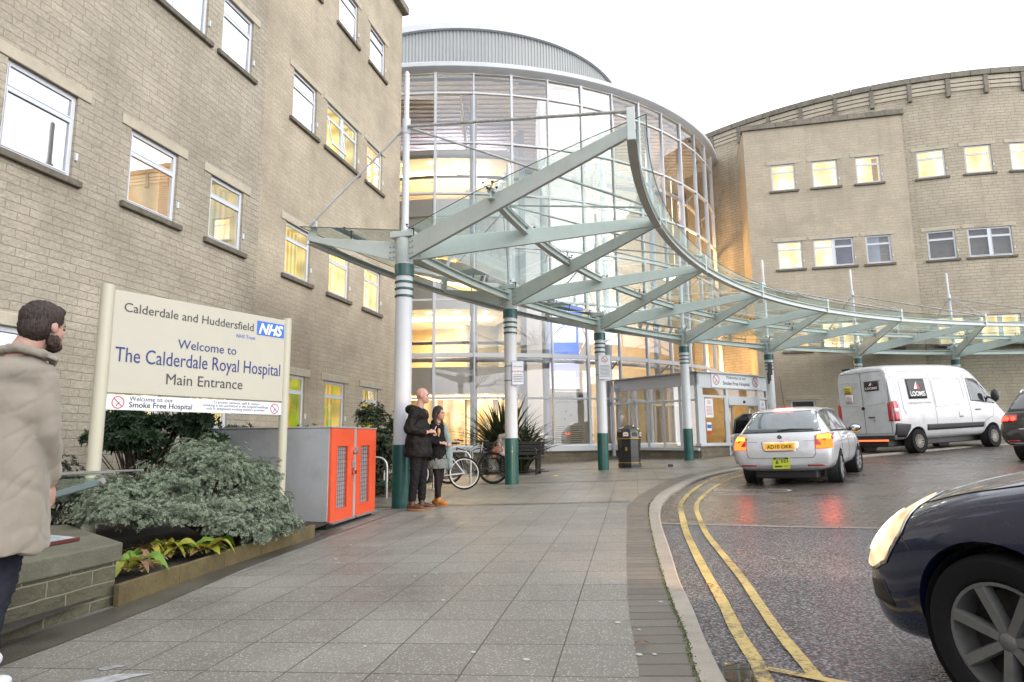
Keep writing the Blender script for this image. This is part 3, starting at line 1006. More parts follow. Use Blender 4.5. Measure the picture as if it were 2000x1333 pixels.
def window(bld, fn, s0, s1, z0, z1, kind='dark', double=False, rec=0.045, open_=False, kinds=None, stone=(M_LINTEL, M_SILL), rest=True, gl=None):
    gl = gl or M_WGLASS
    f = MB()
    F_ = 0.05
    d0, d1 = -rec - 0.05, -rec
    zt = z1 - (z1 - z0) * 0.30
    fob(f, fn, s0, s0 + F_, z0, z1, d0, d1)
    fob(f, fn, s1 - F_, s1, z0, z1, d0, d1)
    fob(f, fn, s0 + F_, s1 - F_, z0, z0 + F_ + .01, d0, d1)
    fob(f, fn, s0 + F_, s1 - F_, z1 - F_, z1, d0, d1)
    secs = [(s0 + F_, s1 - F_)]
    if double:
        m = (s0 + s1) / 2
        fob(f, fn, m - 0.06, m + 0.06, z0 + F_ + .01, z1 - F_, d0, d1)
        secs = [(s0 + F_, m - 0.06), (m + 0.06, s1 - F_)]
    for k, (a, b) in enumerate(secs):
        fob(f, fn, a, b, zt - 0.024, zt + 0.024, d0, d1 + 0.004)
        # casement sash just inside the frame
        w = 0.02
        for (c, d) in ((z0 + F_ + .012, zt - 0.025), (zt + 0.025, z1 - F_ - .002)):
            if open_ and k == 0 and c < zt - .04: continue
            fob(f, fn, a + .002, a + w, c, d, d0 + .01, d1 + 0.009)
            fob(f, fn, b - w, b - .002, c, d, d0 + .01, d1 + 0.009)
            fob(f, fn, a + w, b - w, c, c + w, d0 + .01, d1 + 0.009)
            fob(f, fn, a + w, b - w, d - w, d, d0 + .01, d1 + 0.009)
    w_ = f.build('window', M_UPVC, bld, bevel=0.004, seg=1)
    p = MB()
    for k, (a, b) in enumerate(secs):
        jt = 0.004 * random.uniform(-1, 1)
        for (c, d) in ((z0 + F_, zt), (zt, z1 - F_)):
            if open_ and k == 0 and c < zt - .1: continue
            jz = 0.006 * random.uniform(-1, 1)
            p.add([fn(a, c, d1 - .02 - jz), fn(b, c, d1 - .02 - jz + jt), fn(b, d, d1 - .02 + jz + jt), fn(a, d, d1 - .02 + jz)], [(0, 1, 2, 3)])
    p.build('pane', gl, w_)
    if open_:
        a, b = secs[0]
        c, d = z0 + F_ + .012, zt - 0.036
        g_ = lambda s, z: fn(s, z, d1 + 0.012 + (d - z) / (d - c) * 0.16)
        o_ = MB()
        for (x0, x1, y0, y1) in ((a, a + .04, c, d), (b - .04, b, c, d), (a + .04, b - .04, c, c + .04), (a + .04, b - .04, d - .04, d)):
            q = [g_(x0, y0), g_(x1, y0), g_(x1, y1), g_(x0, y1)]
            nn = (q[1] - q[0]).cross(q[3] - q[0]).normalized() * 0.03
            o_.prism(q, nn)
        sa = o_.build('open_casement', M_UPVC, w_)
    r = MB()
    dd = 0.34
    ks = kinds or [kind] * len(secs)
    for (a, b), kk in zip(secs, ks):
        rm = MB()
        a2, b2 = a - 0.03, b + 0.03
        A = [fn(a2, z0, d0), fn(b2, z0, d0), fn(b2, z1, d0), fn(a2, z1, d0)]
        B = [fn(a2, z0, -dd), fn(b2, z0, -dd), fn(b2, z1, -dd), fn(a2, z1, -dd)]
        ww, hh = b - a, z1 - z0
        oo = s0 * 3.7 + z0
        rm.add(B, [(0, 1, 2, 3)], [[(oo, 0), (oo + ww, 0), (oo + ww, hh), (oo, hh)]])
        for k in range(4):
            k2 = (k + 1) % 4
            rm.add([A[k], A[k2], B[k2], B[k]], [(0, 1, 2, 3)], [[(oo + 2, 0), (oo + 2.3, 0), (oo + 2.3, .3), (oo + 2, .3)]])
        rm.build('curtain' if kk not in ('warm', 'bright', 'dark') else 'room_lining', ROOM[kk], w_)
    if stone:
        l = MB(); fob(l, fn, s0 - 0.2, s1 + 0.2, z1 + 0.002, z1 + 0.17, -0.12, 0.022)
        l.build('lintel', stone[0], w_, bevel=0.008, seg=1)
        l = MB(); fob(l, fn, s0 - 0.13, s1 + 0.13, z0 - 0.10, z0 - 0.002, -0.12, 0.07)
        l.build('sill', stone[1], w_, bevel=0.01, seg=1)
    if rest:
        l = MB()
        for (sx, zz) in ((s1 + 0.015, z0 + 0.28), (s0 - 0.045, z0 + 0.42)):
            if sx < s0 and rest == 1: continue
            fob(l, fn, sx, sx + 0.035, zz, zz + 0.11, d0, 0.012 + (0.02 if sx > s0 else 0))
        l.build('restrictor', M_UPVC, w_, bevel=0.004, seg=1)
    return w_


# ---------------- the near ward block on the left
wing = thing('hospital_wing', 'tall stone ward block on the left, seen along its flat wall of white windows', 'building', LW(9, 0, -3))
F1, F2, F3, G = (4.75, 5.97), (8.47, 9.69), (12.2, 13.42), (1.30, 2.54)
F4 = (15.9, 17.1)
W1 = [(6.1, 7.14, *F1, 'dark', 0), (8.11, 9.14, *F1, 'warm', 0), (9.98, 10.94, *F1, 'curtain', 0),
      (7.85, 9.64, *F2, 'pale', 1), (10.05, 10.99, *F2, 'pale', 0), (5.6, 6.7, *F2, 'dark', 0),
      (5.75, 6.80, *G, 'dark', 0), (8.05, 9.10, *G, 'yellow', 0), (9.78, 10.80, *G, 'yellow', 0),
      (8.1, 9.1, *F3, 'dark', 0), (10.0, 10.97, *F3, 'dark', 0), (4.0, 5.0, *F1, 'dark', 0)]
W2 = [(12.63, 13.68, *F1, 'curtain', 0), (14.6, 15.66, *F1, 'yellow', 0), (16.58, 17.64, *F1, 'yellow', 0),
      (12.70, 13.74, *F2, 'dark', 0), (14.26, 15.98, *F2, 'curtain', 2), (16.57, 17.62, *F2, 'warm', 0),
      (12.62, 13.68, *F3, 'dark', 0), (14.72, 15.80, *F3, 'dark', 0), (16.62, 17.68, *F3, 'pale', 0),
      (12.64, 13.66, *G, 'green', 0), (14.58, 15.60, *G, 'green', 0), (16.63, 17.64, *G, 'green', 0)]
LW1 = lambda t, z, d=0.0: LW(t, z, d + 0.11)
TS = 11.47
wm = wallmesh(LW1, -6, TS, -1.0, 15.35, [w[:4] for w in W1])
# quoin return where the nearer section stands forward
q = [LW1(TS, -1.0), LW1(TS, -1, -0.3), LW1(TS, 15.35, -0.3), LW1(TS, 15.35)]
wm.add(q, [(0, 1, 2, 3)], [[(0, -1), (.3, -1), (.3, 15.35), (0, 15.35)]])
wm.build('wall', M_STONE, wing)
wm = wallmesh(LW, TS - 0.0, 19.0, -1.0, 15.35, [w[:4] for w in W2])
E1 = [LW(19.0, -1.0), LW(19.0, -1.0, -9), LW(19.0, 15.35, -9), LW(19.0, 15.35)]
wm.add(E1, [(0, 1, 2, 3)], [[(0, -1), (9, -1), (9, 15.35), (0, 15.35)]])
wm.build('wall', M_STONE2, wing)
rb = MB()
rb.add([LW(-6, 15.34), LW(19, 15.34), LW(19, 15.34, -9), LW(-6, 15.34, -9)], [(0, 1, 2, 3)])
rb.add([LW(-6, -1, .1), LW(-6, -1, -9), LW(-6, 15.3, -9), LW(-6, 15.3, .1)], [(0, 1, 2, 3)])
rb.add([LW(-6, -1, -9), LW(19, -1, -9), LW(19, 15.3, -9), LW(-6, 15.3, -9)], [(0, 1, 2, 3)])
rb.build('roof', M_COPE, wing)
cp = MB()
fob(cp, LW, -6, 19.12, 15.35, 15.62, -0.4, 0.2)
fob(cp, LW, 18.7, 19.12, 15.352, 15.62, -9, -0.4)
cp.build('coping', M_COPE, wing, bevel=0.02)
dp = MB()
dp.tube([LW(TS + 0.03, -0.5, 0.02), LW(TS + 0.03, 15.3, 0.02)], 0.022, 8)
dp.build('shadow_joint', pmat('shadow_joint_brown', (0.10, 0.085, 0.06), 0.8), wing)  # dark colour stands in for the shadow line at the step
for w in W1: window(wing, LW1, *w[:4], kind=w[4], double=w[5] > 0, open_=(w[5] == 2))
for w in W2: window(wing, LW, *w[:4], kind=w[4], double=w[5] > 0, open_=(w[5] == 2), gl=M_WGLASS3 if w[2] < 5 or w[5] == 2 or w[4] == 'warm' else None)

# ---------------- the far curved block on the right
rbd = thing('hospital_block', 'far stone ward block on the right with a curved slatted parapet and lit windows', 'building', RA(9, 0.5, -2))
A1, A2, A3, A0 = (4.78, 6.0), (8.50, 9.77), (12.2, 13.45), (1.2, 2.62)
WA = [(5.22, 6.24, *A3, 'bright', 0), (6.98, 8.04, *A3, 'bright', 0), (8.80, 9.80, *A3, 'bright', 0),
      (5.27, 6.30, *A2, 'bright', 0), (6.78, 8.42, *A2, ('bright', 'violet'), 1), (8.92, 9.92, *A2, 'pale', 0),
      (5.30, 6.32, *A1, 'warm', 0), (6.85, 8.40, *A1, 'bright', 1), (8.95, 9.95, *A1, 'bright', 0),
      (5.35, 6.35, *A0, 'dark', 0), (8.9, 9.9, *A0, 'dark', 0)]
WB = [(11.28, 12.36, *A3, 'bright', 0), (13.12, 14.16, *A3, 'bright', 0), (14.88, 15.9, *A3, 'bright', 0), (16.7, 17.7, *A3, 'bright', 0),
      (11.36, 12.42, *A2, 'dark', 0), (12.88, 14.56, *A2, 'dark', 1), (15.3, 16.3, *A2, 'pale', 0), (17, 18, *A2, 'dark', 0),
      (11.4, 12.44, *A1, 'bright', 0), (12.95, 14.5, *A1, 'bright', 1), (15.3, 16.3, *A1, 'bright', 0),
      (15.0, 16.5, *A0, 'dark', 1), (12.2, 13.2, *A0, 'dark', 0)]
wm = wallmesh(RBf, 0.5, 24, -0.5, 16.35, [w[:4] for w in WB], step=0.8)
wm.build('wall', M_STONE3, rbd)
wm = wallmesh(RA, 4.1, 10.82, -0.5, 15.25, [w[:4] for w in WA])
for s_, fl in ((4.1, 0), (10.82, 1)):
    q = [RA(s_, -0.5, -4.0), RA(s_, -0.5), RA(s_, 15.25), RA(s_, 15.25, -4.0)]
    if fl: q = q[::-1]
    wm.add(q, [(0, 1, 2, 3)], [[(4, -.5), (0, -.5), (0, 15.25), (4, 15.25)]])
wm.build('wall', M_STONE4, rbd)
cp = MB()
for k in range(9):
    a = 4.0 + k * 0.77
    fob(cp, RA, a + .004, a + 0.766, 15.25, 15.5, -0.35, 0.1)
cp.add([RA(4.1, 15.3), RA(10.8, 15.3), RA(10.8, 15.3, -3.5), RA(4.1, 15.3, -3.5)], [(0, 1, 2, 3)])
cp.build('coping', M_COPE, rbd, bevel=0.01, seg=1)
pr = MB(); sl = MB(); bk = MB()
for k in range(30):
    a = 0.4 + k * 0.78
    fob(pr, RBf, a + .004, a + 0.791, 16.62, 16.88, -0.35, 0.16)
    fob(sl, RBf, a, a + 0.78, 16.02, 16.17, -0.1, 0.045)
    fob(sl, RBf, a, a + 0.78, 16.21, 16.36, -0.1, 0.06)
    fob(sl, RBf, a, a + 0.78, 16.40, 16.60, -0.1, 0.075)
for k in range(16):
    a = 0.75 + k * 1.49
    bk = MB(); fob(bk, RBf, a, a + 0.17, 15.78, 16.62, 0.0, 0.13); bk.build('parapet_bracket', M_COPE, rbd, bevel=0.01, seg=1)
pr.build('coping', M_COPE, rbd, bevel=0.01, seg=1)
sl.build('parapet_slats', M_LINTEL, rbd)
rf = MB()
rf.grid(lambda a, b: RBf(0.5 + a * 23.5, 16.6, -0.2 - b * 6), 20, 1)
rf.add([RBf(0.5, -.5), RBf(0.5, 16.6), RBf(0.5, 16.6, -6), RBf(0.5, -.5, -6)], [(0, 1, 2, 3)])
rf.build('roof', M_ALUG, rbd)
for w in WA:
    kk = w[4] if isinstance(w[4], tuple) else None
    window(rbd, RA, *w[:4], kind=w[4] if not kk else 'dark', kinds=kk, double=w[5] > 0, gl=M_WGLASS2)
for w in WB: window(rbd, RBf, *w[:4], kind=w[4], double=w[5] > 0, gl=M_WGLASS2)

# ---------------- the glazed drum of the main entrance
TC = Vector((-2.56, 37.5, 0)); TR = 14.06
TA0, TDA = R(-91.087), R(5.949)


def TW(i, z, d=0.0):
    a = TA0 + i * TDA
    return Vector((TC.x + (TR + d) * cos(a), TC.y + (TR + d) * sin(a), z))


drum = thing('glazed_drum', 'round glass atrium tower with white mullions and a grey ribbed roof drum', 'building', (TC.x, TC.y, 0.2))
TZ = [0.80, 2.53, 4.09, 6.13, 8.16, 10.20, 12.21, 14.23, 15.05]
I0, I1 = -5, 17
VEST = (3.9, 5.95)   # bays behind the vestibule stay open at the foot
for i in range(I0, I1 + 1):
    m_ = MB()
    a = TA0 + i * TDA
    rad = Vector((cos(a), sin(a), 0)); tan = Vector((-sin(a), cos(a), 0))
    w = 0.06 if i % 2 else 0.10
    o = TW(i, 0.8, -0.10) - tan * w / 2
    m_.ob(o, tan * w, rad * 0.15, ZV * 14.3)
    m_.build('mullion', M_ALU, drum, bevel=0.008, seg=1)
for k, z in enumerate(TZ):
    t_ = MB()
    h = 0.07 if k != 2 else 0.15
    for i in range(I0, I1):
        a = (i + 0.5) * TDA + TA0
        p, q = TW(i, z), TW(i + 1, z)
        n = Vector((cos(a), sin(a), 0))
        o = p - n * 0.08 - ZV * h / 2
        t_.ob(o, q - p, n * 0.11, ZV * h)
    t_.build('transom', M_ALU, drum)
for i in range(I0, I1):
    g_ = MB()
    for k in range(len(TZ) - 1):
        j = [0.012 * random.uniform(-1, 1) for _ in range(3)]
        g_.add([TW(i, TZ[k], -.03 + j[0]), TW(i + 1, TZ[k], -.03 + j[1]), TW(i + 1, TZ[k + 1], -.03 + j[2]), TW(i, TZ[k + 1], -.03 + j[0] + j[2] - j[1])], [(0, 1, 2, 3)])
    g_.build('glazing', M_TGLASS, drum)


def ringarc(mb, prof, i0, i1, step=0.5):
    """profile of (d, z) swept round the drum"""
    n = int((i1 - i0) / step)
    m = len(prof)
    vs, fs = [], []
    for k in range(n + 1):
        i = i0 + (i1 - i0) * k / n
        vs += [TW(i, z, d) for d, z in prof]
    for k in range(n):
        for j in range(m - 1):
            fs.append((k * m + j, (k + 1) * m + j, (k + 1) * m + j + 1, k * m + j + 1))
    return mb.add(vs, fs)


b_ = MB(); ringarc(b_, [(-2.0, 15.40), (0.20, 15.40), (0.26, 15.35), (0.26, 15.20), (0.18, 15.13), (0.05, 15.06), (0.0, 15.02), (-0.3, 15.02)], -30, 30)
b_.build('roof_edge', M_FASCIA, drum, smooth=True)
b_ = MB(); ringarc(b_, [(-0.25, 0.86), (0.02, 0.86), (0.10, 0.80), (0.10, 0.62), (0.04, 0.60), (-0.2, 0.60)], I0, I1)
b_.build('sill_band', M_FASCIA, drum)
b_ = MB()
n = 60
for k in range(n):
    i, j = I0 + (I1 - I0) * k / n, I0 + (I1 - I0) * (k + 1) / n
    b_.add([TW(i, -0.5, -.02), TW(j, -0.5, -.02), TW(j, 0.62, -.02), TW(i, 0.62, -.02)], [(0, 1, 2, 3)],
           [[(i * 1.46, -.5), (j * 1.46, -.5), (j * 1.46, .62), (i * 1.46, .62)]])
b_.build('plinth', M_LOWSTONE, drum)
# solid rear half
b_ = MB()
for k in range(40):
    i, j = 17 + k * 0.96, 17 + (k + 1) * 0.96
    b_.add([TW(i, -0.5), TW(j, -0.5), TW(j, 15.1), TW(i, 15.1)], [(0, 1, 2, 3)], [[(i * 1.46, -.5), (j * 1.46, -.5), (j * 1.46, 15.1), (i * 1.46, 15.1)]])
b_.build('rear_wall', M_CREAM, drum)
b_ = MB(); b_.lathe([(0.01, 15.7), (TR - 1.2, 15.45)], TC, 48)
b_.build('roof', M_ALUG, drum, smooth=True)
# corrugated underside of the roof with its trusses
b_ = MB()
ns = 150
for k in range(ns):
    x0 = -14 + 28 * k / ns; x1 = -14 + 28 * (k + 1) / ns
    y0 = sqrt(max(0, (TR - .3) ** 2 - x0 * x0)) if abs(x0) < TR - .3 else 0
    z0, z1 = 14.95 + (0.04 if k % 2 else 0), 14.95 + (0.04 if k % 2 else 0)
    zn = 14.95 + (0 if k % 2 else 0.04)
    y0 = min(y0, 13.7)
    b_.add([TC + Vector((-y0, x0, z0)), TC + Vector((-y0, x1, z1)), TC + Vector((y0, x1, z1)), TC + Vector((y0, x0, z0))], [(0, 1, 2, 3)])
    b_.add([TC + Vector((-y0, x1, z1)), TC + Vector((-y0, x1, zn)), TC + Vector((y0, x1, zn)), TC + Vector((y0, x1, z1))], [(0, 1, 2, 3)])
b_.build('roof_deck', M_DECK, drum)
for k in range(7):
    x = -9 + k * 3.2
    y0 = sqrt((TR - .9) ** 2 - x * x)
    b_ = MB()
    P = lambda y, z: TC + Vector((x, y, z))
    b_.tube([P(-y0, 14.8), P(y0, 14.8)], 0.05, 6)
    b_.tube([P(-y0, 14.0), P(y0, 14.0)], 0.05, 6)
    m = int(2 * y0 / 1.2)
    for j in range(m):
        ya, yb = -y0 + 2 * y0 * j / m, -y0 + 2 * y0 * (j + 1) / m
        b_.tube([P(ya, 14.0 if j % 2 else 14.8), P(yb, 14.8 if j % 2 else 14.0)], 0.03, 5)
    b_.build('roof_truss', M_ALU, drum)
# inner tubular columns and ring that carry the glass
for i in (1, 3, 5, 7, 9, 11, 13, 15):
    b_ = MB(); b_.tube([TW(i, 0.3, -0.75), TW(i, 14.6, -0.75)], 0.14, 14)
    b_.build('column', M_ALU, drum, smooth=True)
    b_ = MB()
    for z in (4.1, 8.2, 12.2):
        b_.tube([TW(i, z - 0.5, -0.75), TW(i, z, -0.1)], 0.035, 6)
    b_.build('glazing_brace', M_ALU, drum)
for z in (12.0, 4.0):
    b_ = MB(); b_.tube([TW(I0 + k * 0.5, z, -0.75) for k in range(44)], 0.08, 8)
    b_.build('ring_tube', M_ALU, drum, smooth=True)
# interior floors: stacked curved galleries on the left, open hall on the right
GI0, GI1 = -9.0, 2.9


def gal(i, r): return TW(i, 0, r - TR)


def slab(name, z0, z1, rin, rout, i0, i1, mat):
    b_ = MB(); n = 24
    vs, fs = [], []
    for k in range(n + 1):
        i = i0 + (i1 - i0) * k / n
        for r, z in ((rin, z0), (rout, z0), (rout, z1), (rin, z1)): vs.append(gal(i, r) + ZV * z)
    for k in range(n):
        for j in range(4): fs.append((k * 4 + j, (k + 1) * 4 + j, (k + 1) * 4 + (j + 1) % 4, k * 4 + (j + 1) % 4))
    fs.append((0, 1, 2, 3)); fs.append((n * 4 + 3, n * 4 + 2, n * 4 + 1, n * 4))
    b_.add(vs, fs)
    return b_.build(name, mat, drum)


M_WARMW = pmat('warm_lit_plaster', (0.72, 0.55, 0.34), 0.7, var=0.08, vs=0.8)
slab('floor', -0.3, 0.28, 0.5, TR - .15, -9, 20, pmat('hall_floor', (0.28, 0.24, 0.19), 0.3, var=0.1))
slab('gallery_slab', 2.95, 4.05, 4.0, TR - 3.6, GI0, GI1, M_WHITE)
slab('gallery_slab', 6.5, 7.2, 4.0, TR - 3.6, GI0, GI1, M_WHITE)
slab('gallery_slab', 10.6, 11.35, 4.0, TR - 3.6, GI0, GI1, M_WHITE)
slab('gallery_wall', 7.2, 10.6, TR - 4.1, TR - 3.75, GI0, GI1, M_WHITE)
slab('gallery_slab', 13.3, 13.7, 4.0, TR - 3.8, GI0, GI1 - .2, M_WHITE)
b_ = MB()
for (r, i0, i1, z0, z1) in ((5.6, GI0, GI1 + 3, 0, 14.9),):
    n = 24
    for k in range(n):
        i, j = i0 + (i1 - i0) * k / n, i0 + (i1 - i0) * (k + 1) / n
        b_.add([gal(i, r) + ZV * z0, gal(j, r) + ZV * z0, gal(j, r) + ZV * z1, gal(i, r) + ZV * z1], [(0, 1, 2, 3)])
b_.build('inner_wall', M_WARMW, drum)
# tall white blade wall that closes the galleries, and hall back wall
pa, pb = gal(GI1, TR - 3.5), gal(GI1 + 0.6, 4.0)
b_ = MB(); b_.ob(pa, pb - pa, VV * 0.25, ZV * 14.6); b_.build('blade_wall', M_HALL, drum)
b_ = MB()
q0 = TC + Vector((0.4, -6.5, 0)); q1 = TC + Vector((6.6, -4.0, 0)); q2 = TC + Vector((13, -1.5, 0))
b_.ob(q0, q1 - q0, Vector((-.1, .25, 0)), ZV * 14.6)
b_.build('hall_wall', M_HALL, drum)
b_ = MB()
b_.ob(q1 + Vector((0, .3, 0)), q2 - q1, Vector((-.1, .25, 0)), ZV * 14.6)
b_.build('hall_wall', M_CREAM, drum)
# ceiling lights along the galleries (they are on)
E_STRIP = emat('ceiling_light_strip', (1.0, 0.68, 0.30), 8)
E_SPOT = emat('downlight', (1.0, 0.80, 0.5), 9.0)
for z, i0, i1, rr in ((6.42, GI0, GI1 - .8, 8.6), (13.2, GI0, GI1 - 2.6, 8.8), (2.86, GI0, GI1 - .4, 8.9)):
    slab('ceiling_light', z - 0.05, z, rr - 0.22, rr, i0, i1, E_STRIP)
for z in (6.44, 13.24, 2.9):
    b_ = MB()
    for k in range(9):
        p = gal(GI0 + 1 + k * 1.2, 9.8) + ZV * z
        b_.lathe([(0.001, 0), (0.09, 0.0), (0.09, 0.03)], p, 10)
    b_.build('downlight', E_SPOT, drum)
# wall washers: two arched pools of light on the gallery end wall
for i in (0.9, 2.35):
    b_ = MB(); p = gal(i, 6.0) + ZV * 6.15; b_.ell(p, (0.12, 0.12, 0.18)); b_.build('wall_lamp', emat('wall_washer', (1, .82, .5), 18), drum)
# glass balustrades with dark handrails
for z in (4.05, 11.35):
    b_ = MB(); b_.tube([gal(GI0 + (GI1 - GI0) * k / 24, TR - 3.65) + ZV * (z + 1.02) for k in range(25)], 0.075, 8)
    b_.build('handrail', pmat('grey_handrail', (0.16, 0.17, 0.19), 0.4, metal=.4), drum, smooth=True)
    b_ = MB()
    for k in range(9):
        p = gal(GI0 + (GI1 - GI0) * k / 8.4, TR - 3.55)
        b_.tube([p + ZV * (z - 0.7), p + ZV * (z + 1.25)], 0.022, 6)
        for zz in (0.2, 0.75, 1.2): b_.tube([p + ZV * (z + zz) - Vector((.16, 0, 0)), p + ZV * (z + zz) + Vector((.16, 0, 0))], 0.018, 5)
    b_.build('baluster', M_GALV, drum)
# pendant lamps and ventilation disc high in the hall
for (x, y, z) in ((-1.6, 28.6, 13.0), (5.2, 31.0, 12.3), (8.6, 33.5, 9.6), (4.5, 30, 7.2)):
    b_ = MB(); b_.lathe([(0.02, 0.22), (0.3, 0.1), (0.62, 0.0), (0.60, -0.03), (0.02, -0.04)], (x, y, z), 24)
    b_.lathe([(0.62, -0.30), (0.30, -0.36), (0.01, -0.38)], (x, y, z), 24)
    b_.tube([(x, y, z), (x, y, 14.9)], 0.012, 5)
    b_.build('pendant_lamp', emat('pendant_glow', (1.0, 0.84, 0.6), 2.2), drum, smooth=True)
# lit shop units and doors deep in the ground floor
b_ = MB()
for k in range(7):
    p = gal(-5.0 + k * 1.3, 9.0)
    b_.box(p + ZV * 1.6, (0.9, 0.25, 2.3), rz=TA0 + (-5 + k * 1.3) * TDA + pi / 2)
b_.build('shop_display', ROOM['warm'], drum)
# tall blue backlit banner
bp0, bd = Vector((1.35, 25.6, 0)), Vector((1.32, 0.42, 0))
M_BAN = newmat('backlit_blue_banner')
t = NT(M_BAN)
uv = t.n('UVMap')
nz = t.n('TexNoise', Vector=uv.outputs[0], Scale=1.4, Detail=4.0)
cc_ = t.ramp(nz.outputs['Fac'], (0.35, (0.10, 0.20, 0.85)), (0.55, (0.30, 0.42, 1.0)), (0.72, (0.62, 0.55, 1.0)))
sx = t.n('SeparateXYZ', Vector=uv.outputs[0])
low = t.ramp(sx.outputs['Y'], (0.0, (0.92, 0.88, 1.0)), (0.42, (0.62, 0.62, 1.0)), (0.52, (0.0, 0.0, 0.0)))
cc_ = t.mix(t.ramp(sx.outputs['Y'], (0.40, 1.0), (0.52, 0.0)), cc_, low)
em = t.n('Emission', Color=cc_, Strength=0.62)
t.out(em.outputs[0])
b_ = MB()
b_.add([bp0 + ZV * 3.0, bp0 + bd + ZV * 3.0, bp0 + bd + ZV * 5.9, bp0 + ZV * 5.9], [(0, 1, 2, 3)], [[(0, 0), (.45, 0), (.45, 1), (0, 1)]])
b_.build('blue_banner', M_BAN, drum)
b_ = MB(); b_.ob(bp0 - bd * .02 + ZV * 2.93 + Vector((-.02, .05, 0)), bd * 1.04, Vector((-.02, .06, 0)), ZV * 3.05)
b_.build('banner_frame', M_ALUG, drum)
# inner information board
ib0, ibd = Vector((1.35, 25.25, 0)), Vector((1.62, 0.50, 0))
ibn = Vector((0.30, -0.954, 0))
b_ = MB(); b_.ob(ib0 + ZV * 0.65, ibd, -ibn * 0.06, ZV * 2.2)
brd = b_.build('information_board', pmat('cream_board', (0.60, 0.54, 0.40), 0.5), drum)
TXG = pmat('dark_grey_lettering', (0.05, 0.05, 0.06), 0.5)
TXN = pmat('navy_lettering', (0.012, 0.03, 0.16), 0.45)
TXB = pmat('mid_blue_lettering', (0.03, 0.13, 0.55), 0.4)
TXR = pmat('red_lettering', (0.5, 0.03, 0.03), 0.4)
TXW = pmat('white_lettering', (0.8, 0.8, 0.8), 0.4)
TXBK = pmat('black_lettering', (0.015, 0.015, 0.015), 0.5)
bu = ibd.normalized()
text('Calderdale and Huddersfield', TXG, 'lettering', brd, ib0 + bu * 0.12 + ibn * .003 + ZV * 2.66, bu, ZV, w=0.95)
text('The Calderdale Royal Hospital', TXN, 'lettering', brd, ib0 + bu * 0.12 + ibn * .003 + ZV * 2.44, bu, ZV, w=1.25)
b_ = MB(); b_.ob(ib0 + bu * 1.28 + ibn * .001 + ZV * 2.63, bu * .24, ibn * .008, ZV * .12); b_.build('blue_badge', TXB, brd)
b_ = MB()
for (x, z) in ((.75, 2.1), (.95, 1.95), (.68, 1.82)): b_.tube([ib0 + bu * x + ZV * z, ib0 + bu * x + ZV * z + ibn * .01], 0.05, 14)
b_.build('blue_dots', TXB, brd)
b_ = MB()
for c in range(2):
    for k in range(9):
        b_.ob(ib0 + bu * (0.12 + c * .78) + ibn * .001 + ZV * (1.5 - k * .075), bu * (.45 + .12 * random.random()), ibn * .003, ZV * .022)
b_.build('lettering_rows', TXG, brd)

# grey ribbed plant drum on the roof
b_ = MB()
nr = 640; A_0, A_1 = R(-108), R(60)
vs, fs = [], []
for k in range(nr + 1):
    a = A_0 + (A_1 - A_0) * k / nr
    r = 9.0 + (0.0 if (k // 2) % 2 else 0.05)
    for z in (15.5, 20.25): vs.append(TC + Vector((r * cos(a), r * sin(a), z)))
for k in range(nr): fs.append((2 * k, 2 * k + 2, 2 * k + 3, 2 * k + 1))
b_.add(vs, fs)
p0 = TC + Vector((9 * cos(A_0), 9 * sin(A_0), 15.5)); p1 = TC + Vector((-3.2, 3, 15.5))
b_.add([p0, p1, p1 + ZV * 4.75, p0 + ZV * 4.75], [(0, 1, 2, 3)])
b_.build('plant_drum', M_CLAD, drum)
b_ = MB()
vs, fs = [], []
prof = ((8.9, 20.6), (9.18, 20.56), (9.2, 20.22), (9.06, 20.2))
for k in range(101):
    a = A_0 + (A_1 - A_0) * k / 100
    for r, z in prof: vs.append(TC + Vector((r * cos(a), r * sin(a), z)))
for k in range(100):
    for j in range(3): fs.append((k * 4 + j, k * 4 + 4 + j, k * 4 + 5 + j, k * 4 + j + 1))
b_.add(vs, fs)
b_.add([TC + Vector((8.95 * cos(A_0 + (A_1 - A_0) * k / 40), 8.95 * sin(A_0 + (A_1 - A_0) * k / 40), 20.58)) for k in range(41)], [tuple(range(41))])
b_.build('plant_drum_cap', M_FASCIA, drum)
b_ = MB(); b_.ob(p0 + ZV * 0, Vector((-.12, -.0, 0)), Vector((0, .12, 0)), ZV * 5.05); b_.build('corner_post', M_FASCIA, drum)

# light in the drum: warm room lamps, and added fill high in the hall
def arealamp(name, loc, size, power, col=(1, 0.74, 0.42), parent=None, rot=(0, 0, 0), spread=None):
    l = bpy.data.lights.new(name, 'AREA'); l.shape = 'RECTANGLE' if isinstance(size, tuple) else 'DISK'
    if isinstance(size, tuple): l.size, l.size_y = size
    else: l.size = size
    l.energy = power; l.color = col
    if spread: l.spread = spread
    o = bpy.data.objects.new(name, l); COL.objects.link(o); o.location = loc; o.rotation_euler = rot
    return o


arealamp('hall_lamp_and_fill', (-1.5, 29.2, 2.85), 2.5, 150)
arealamp('hall_lamp_and_fill', (4.0, 29.5, 6.0), 2.5, 110)
arealamp('gallery_lamp', (-3.6, 29.6, 6.3), 2.0, 150)
arealamp('gallery_lamp', (-3.0, 29.8, 13.1), 2.0, 150)
for _p, _e in (((8.9, 31.2, 9.4), 230), ((9.6, 31.0, 4.2), 300)):
    _l = bpy.data.lights.new('hall_lamp_and_fill', 'POINT'); _l.energy = _e; _l.color = (1, .56, .2); _l.shadow_soft_size = .3
    _o = bpy.data.objects.new('hall_lamp_and_fill', _l); COL.objects.link(_o); _o.location = _p
arealamp('hall_lamp_and_fill', (3.5, 28.5, 14.0), 3.0, 260, col=(1, .86, .85))  # added fill that brightens the upper hall
arealamp('hall_lamp_and_fill', (-2.5, 31.0, 14.2), 3.0, 200, col=(.95, .86, 1.0))  # second added fill up here, tinted lilac
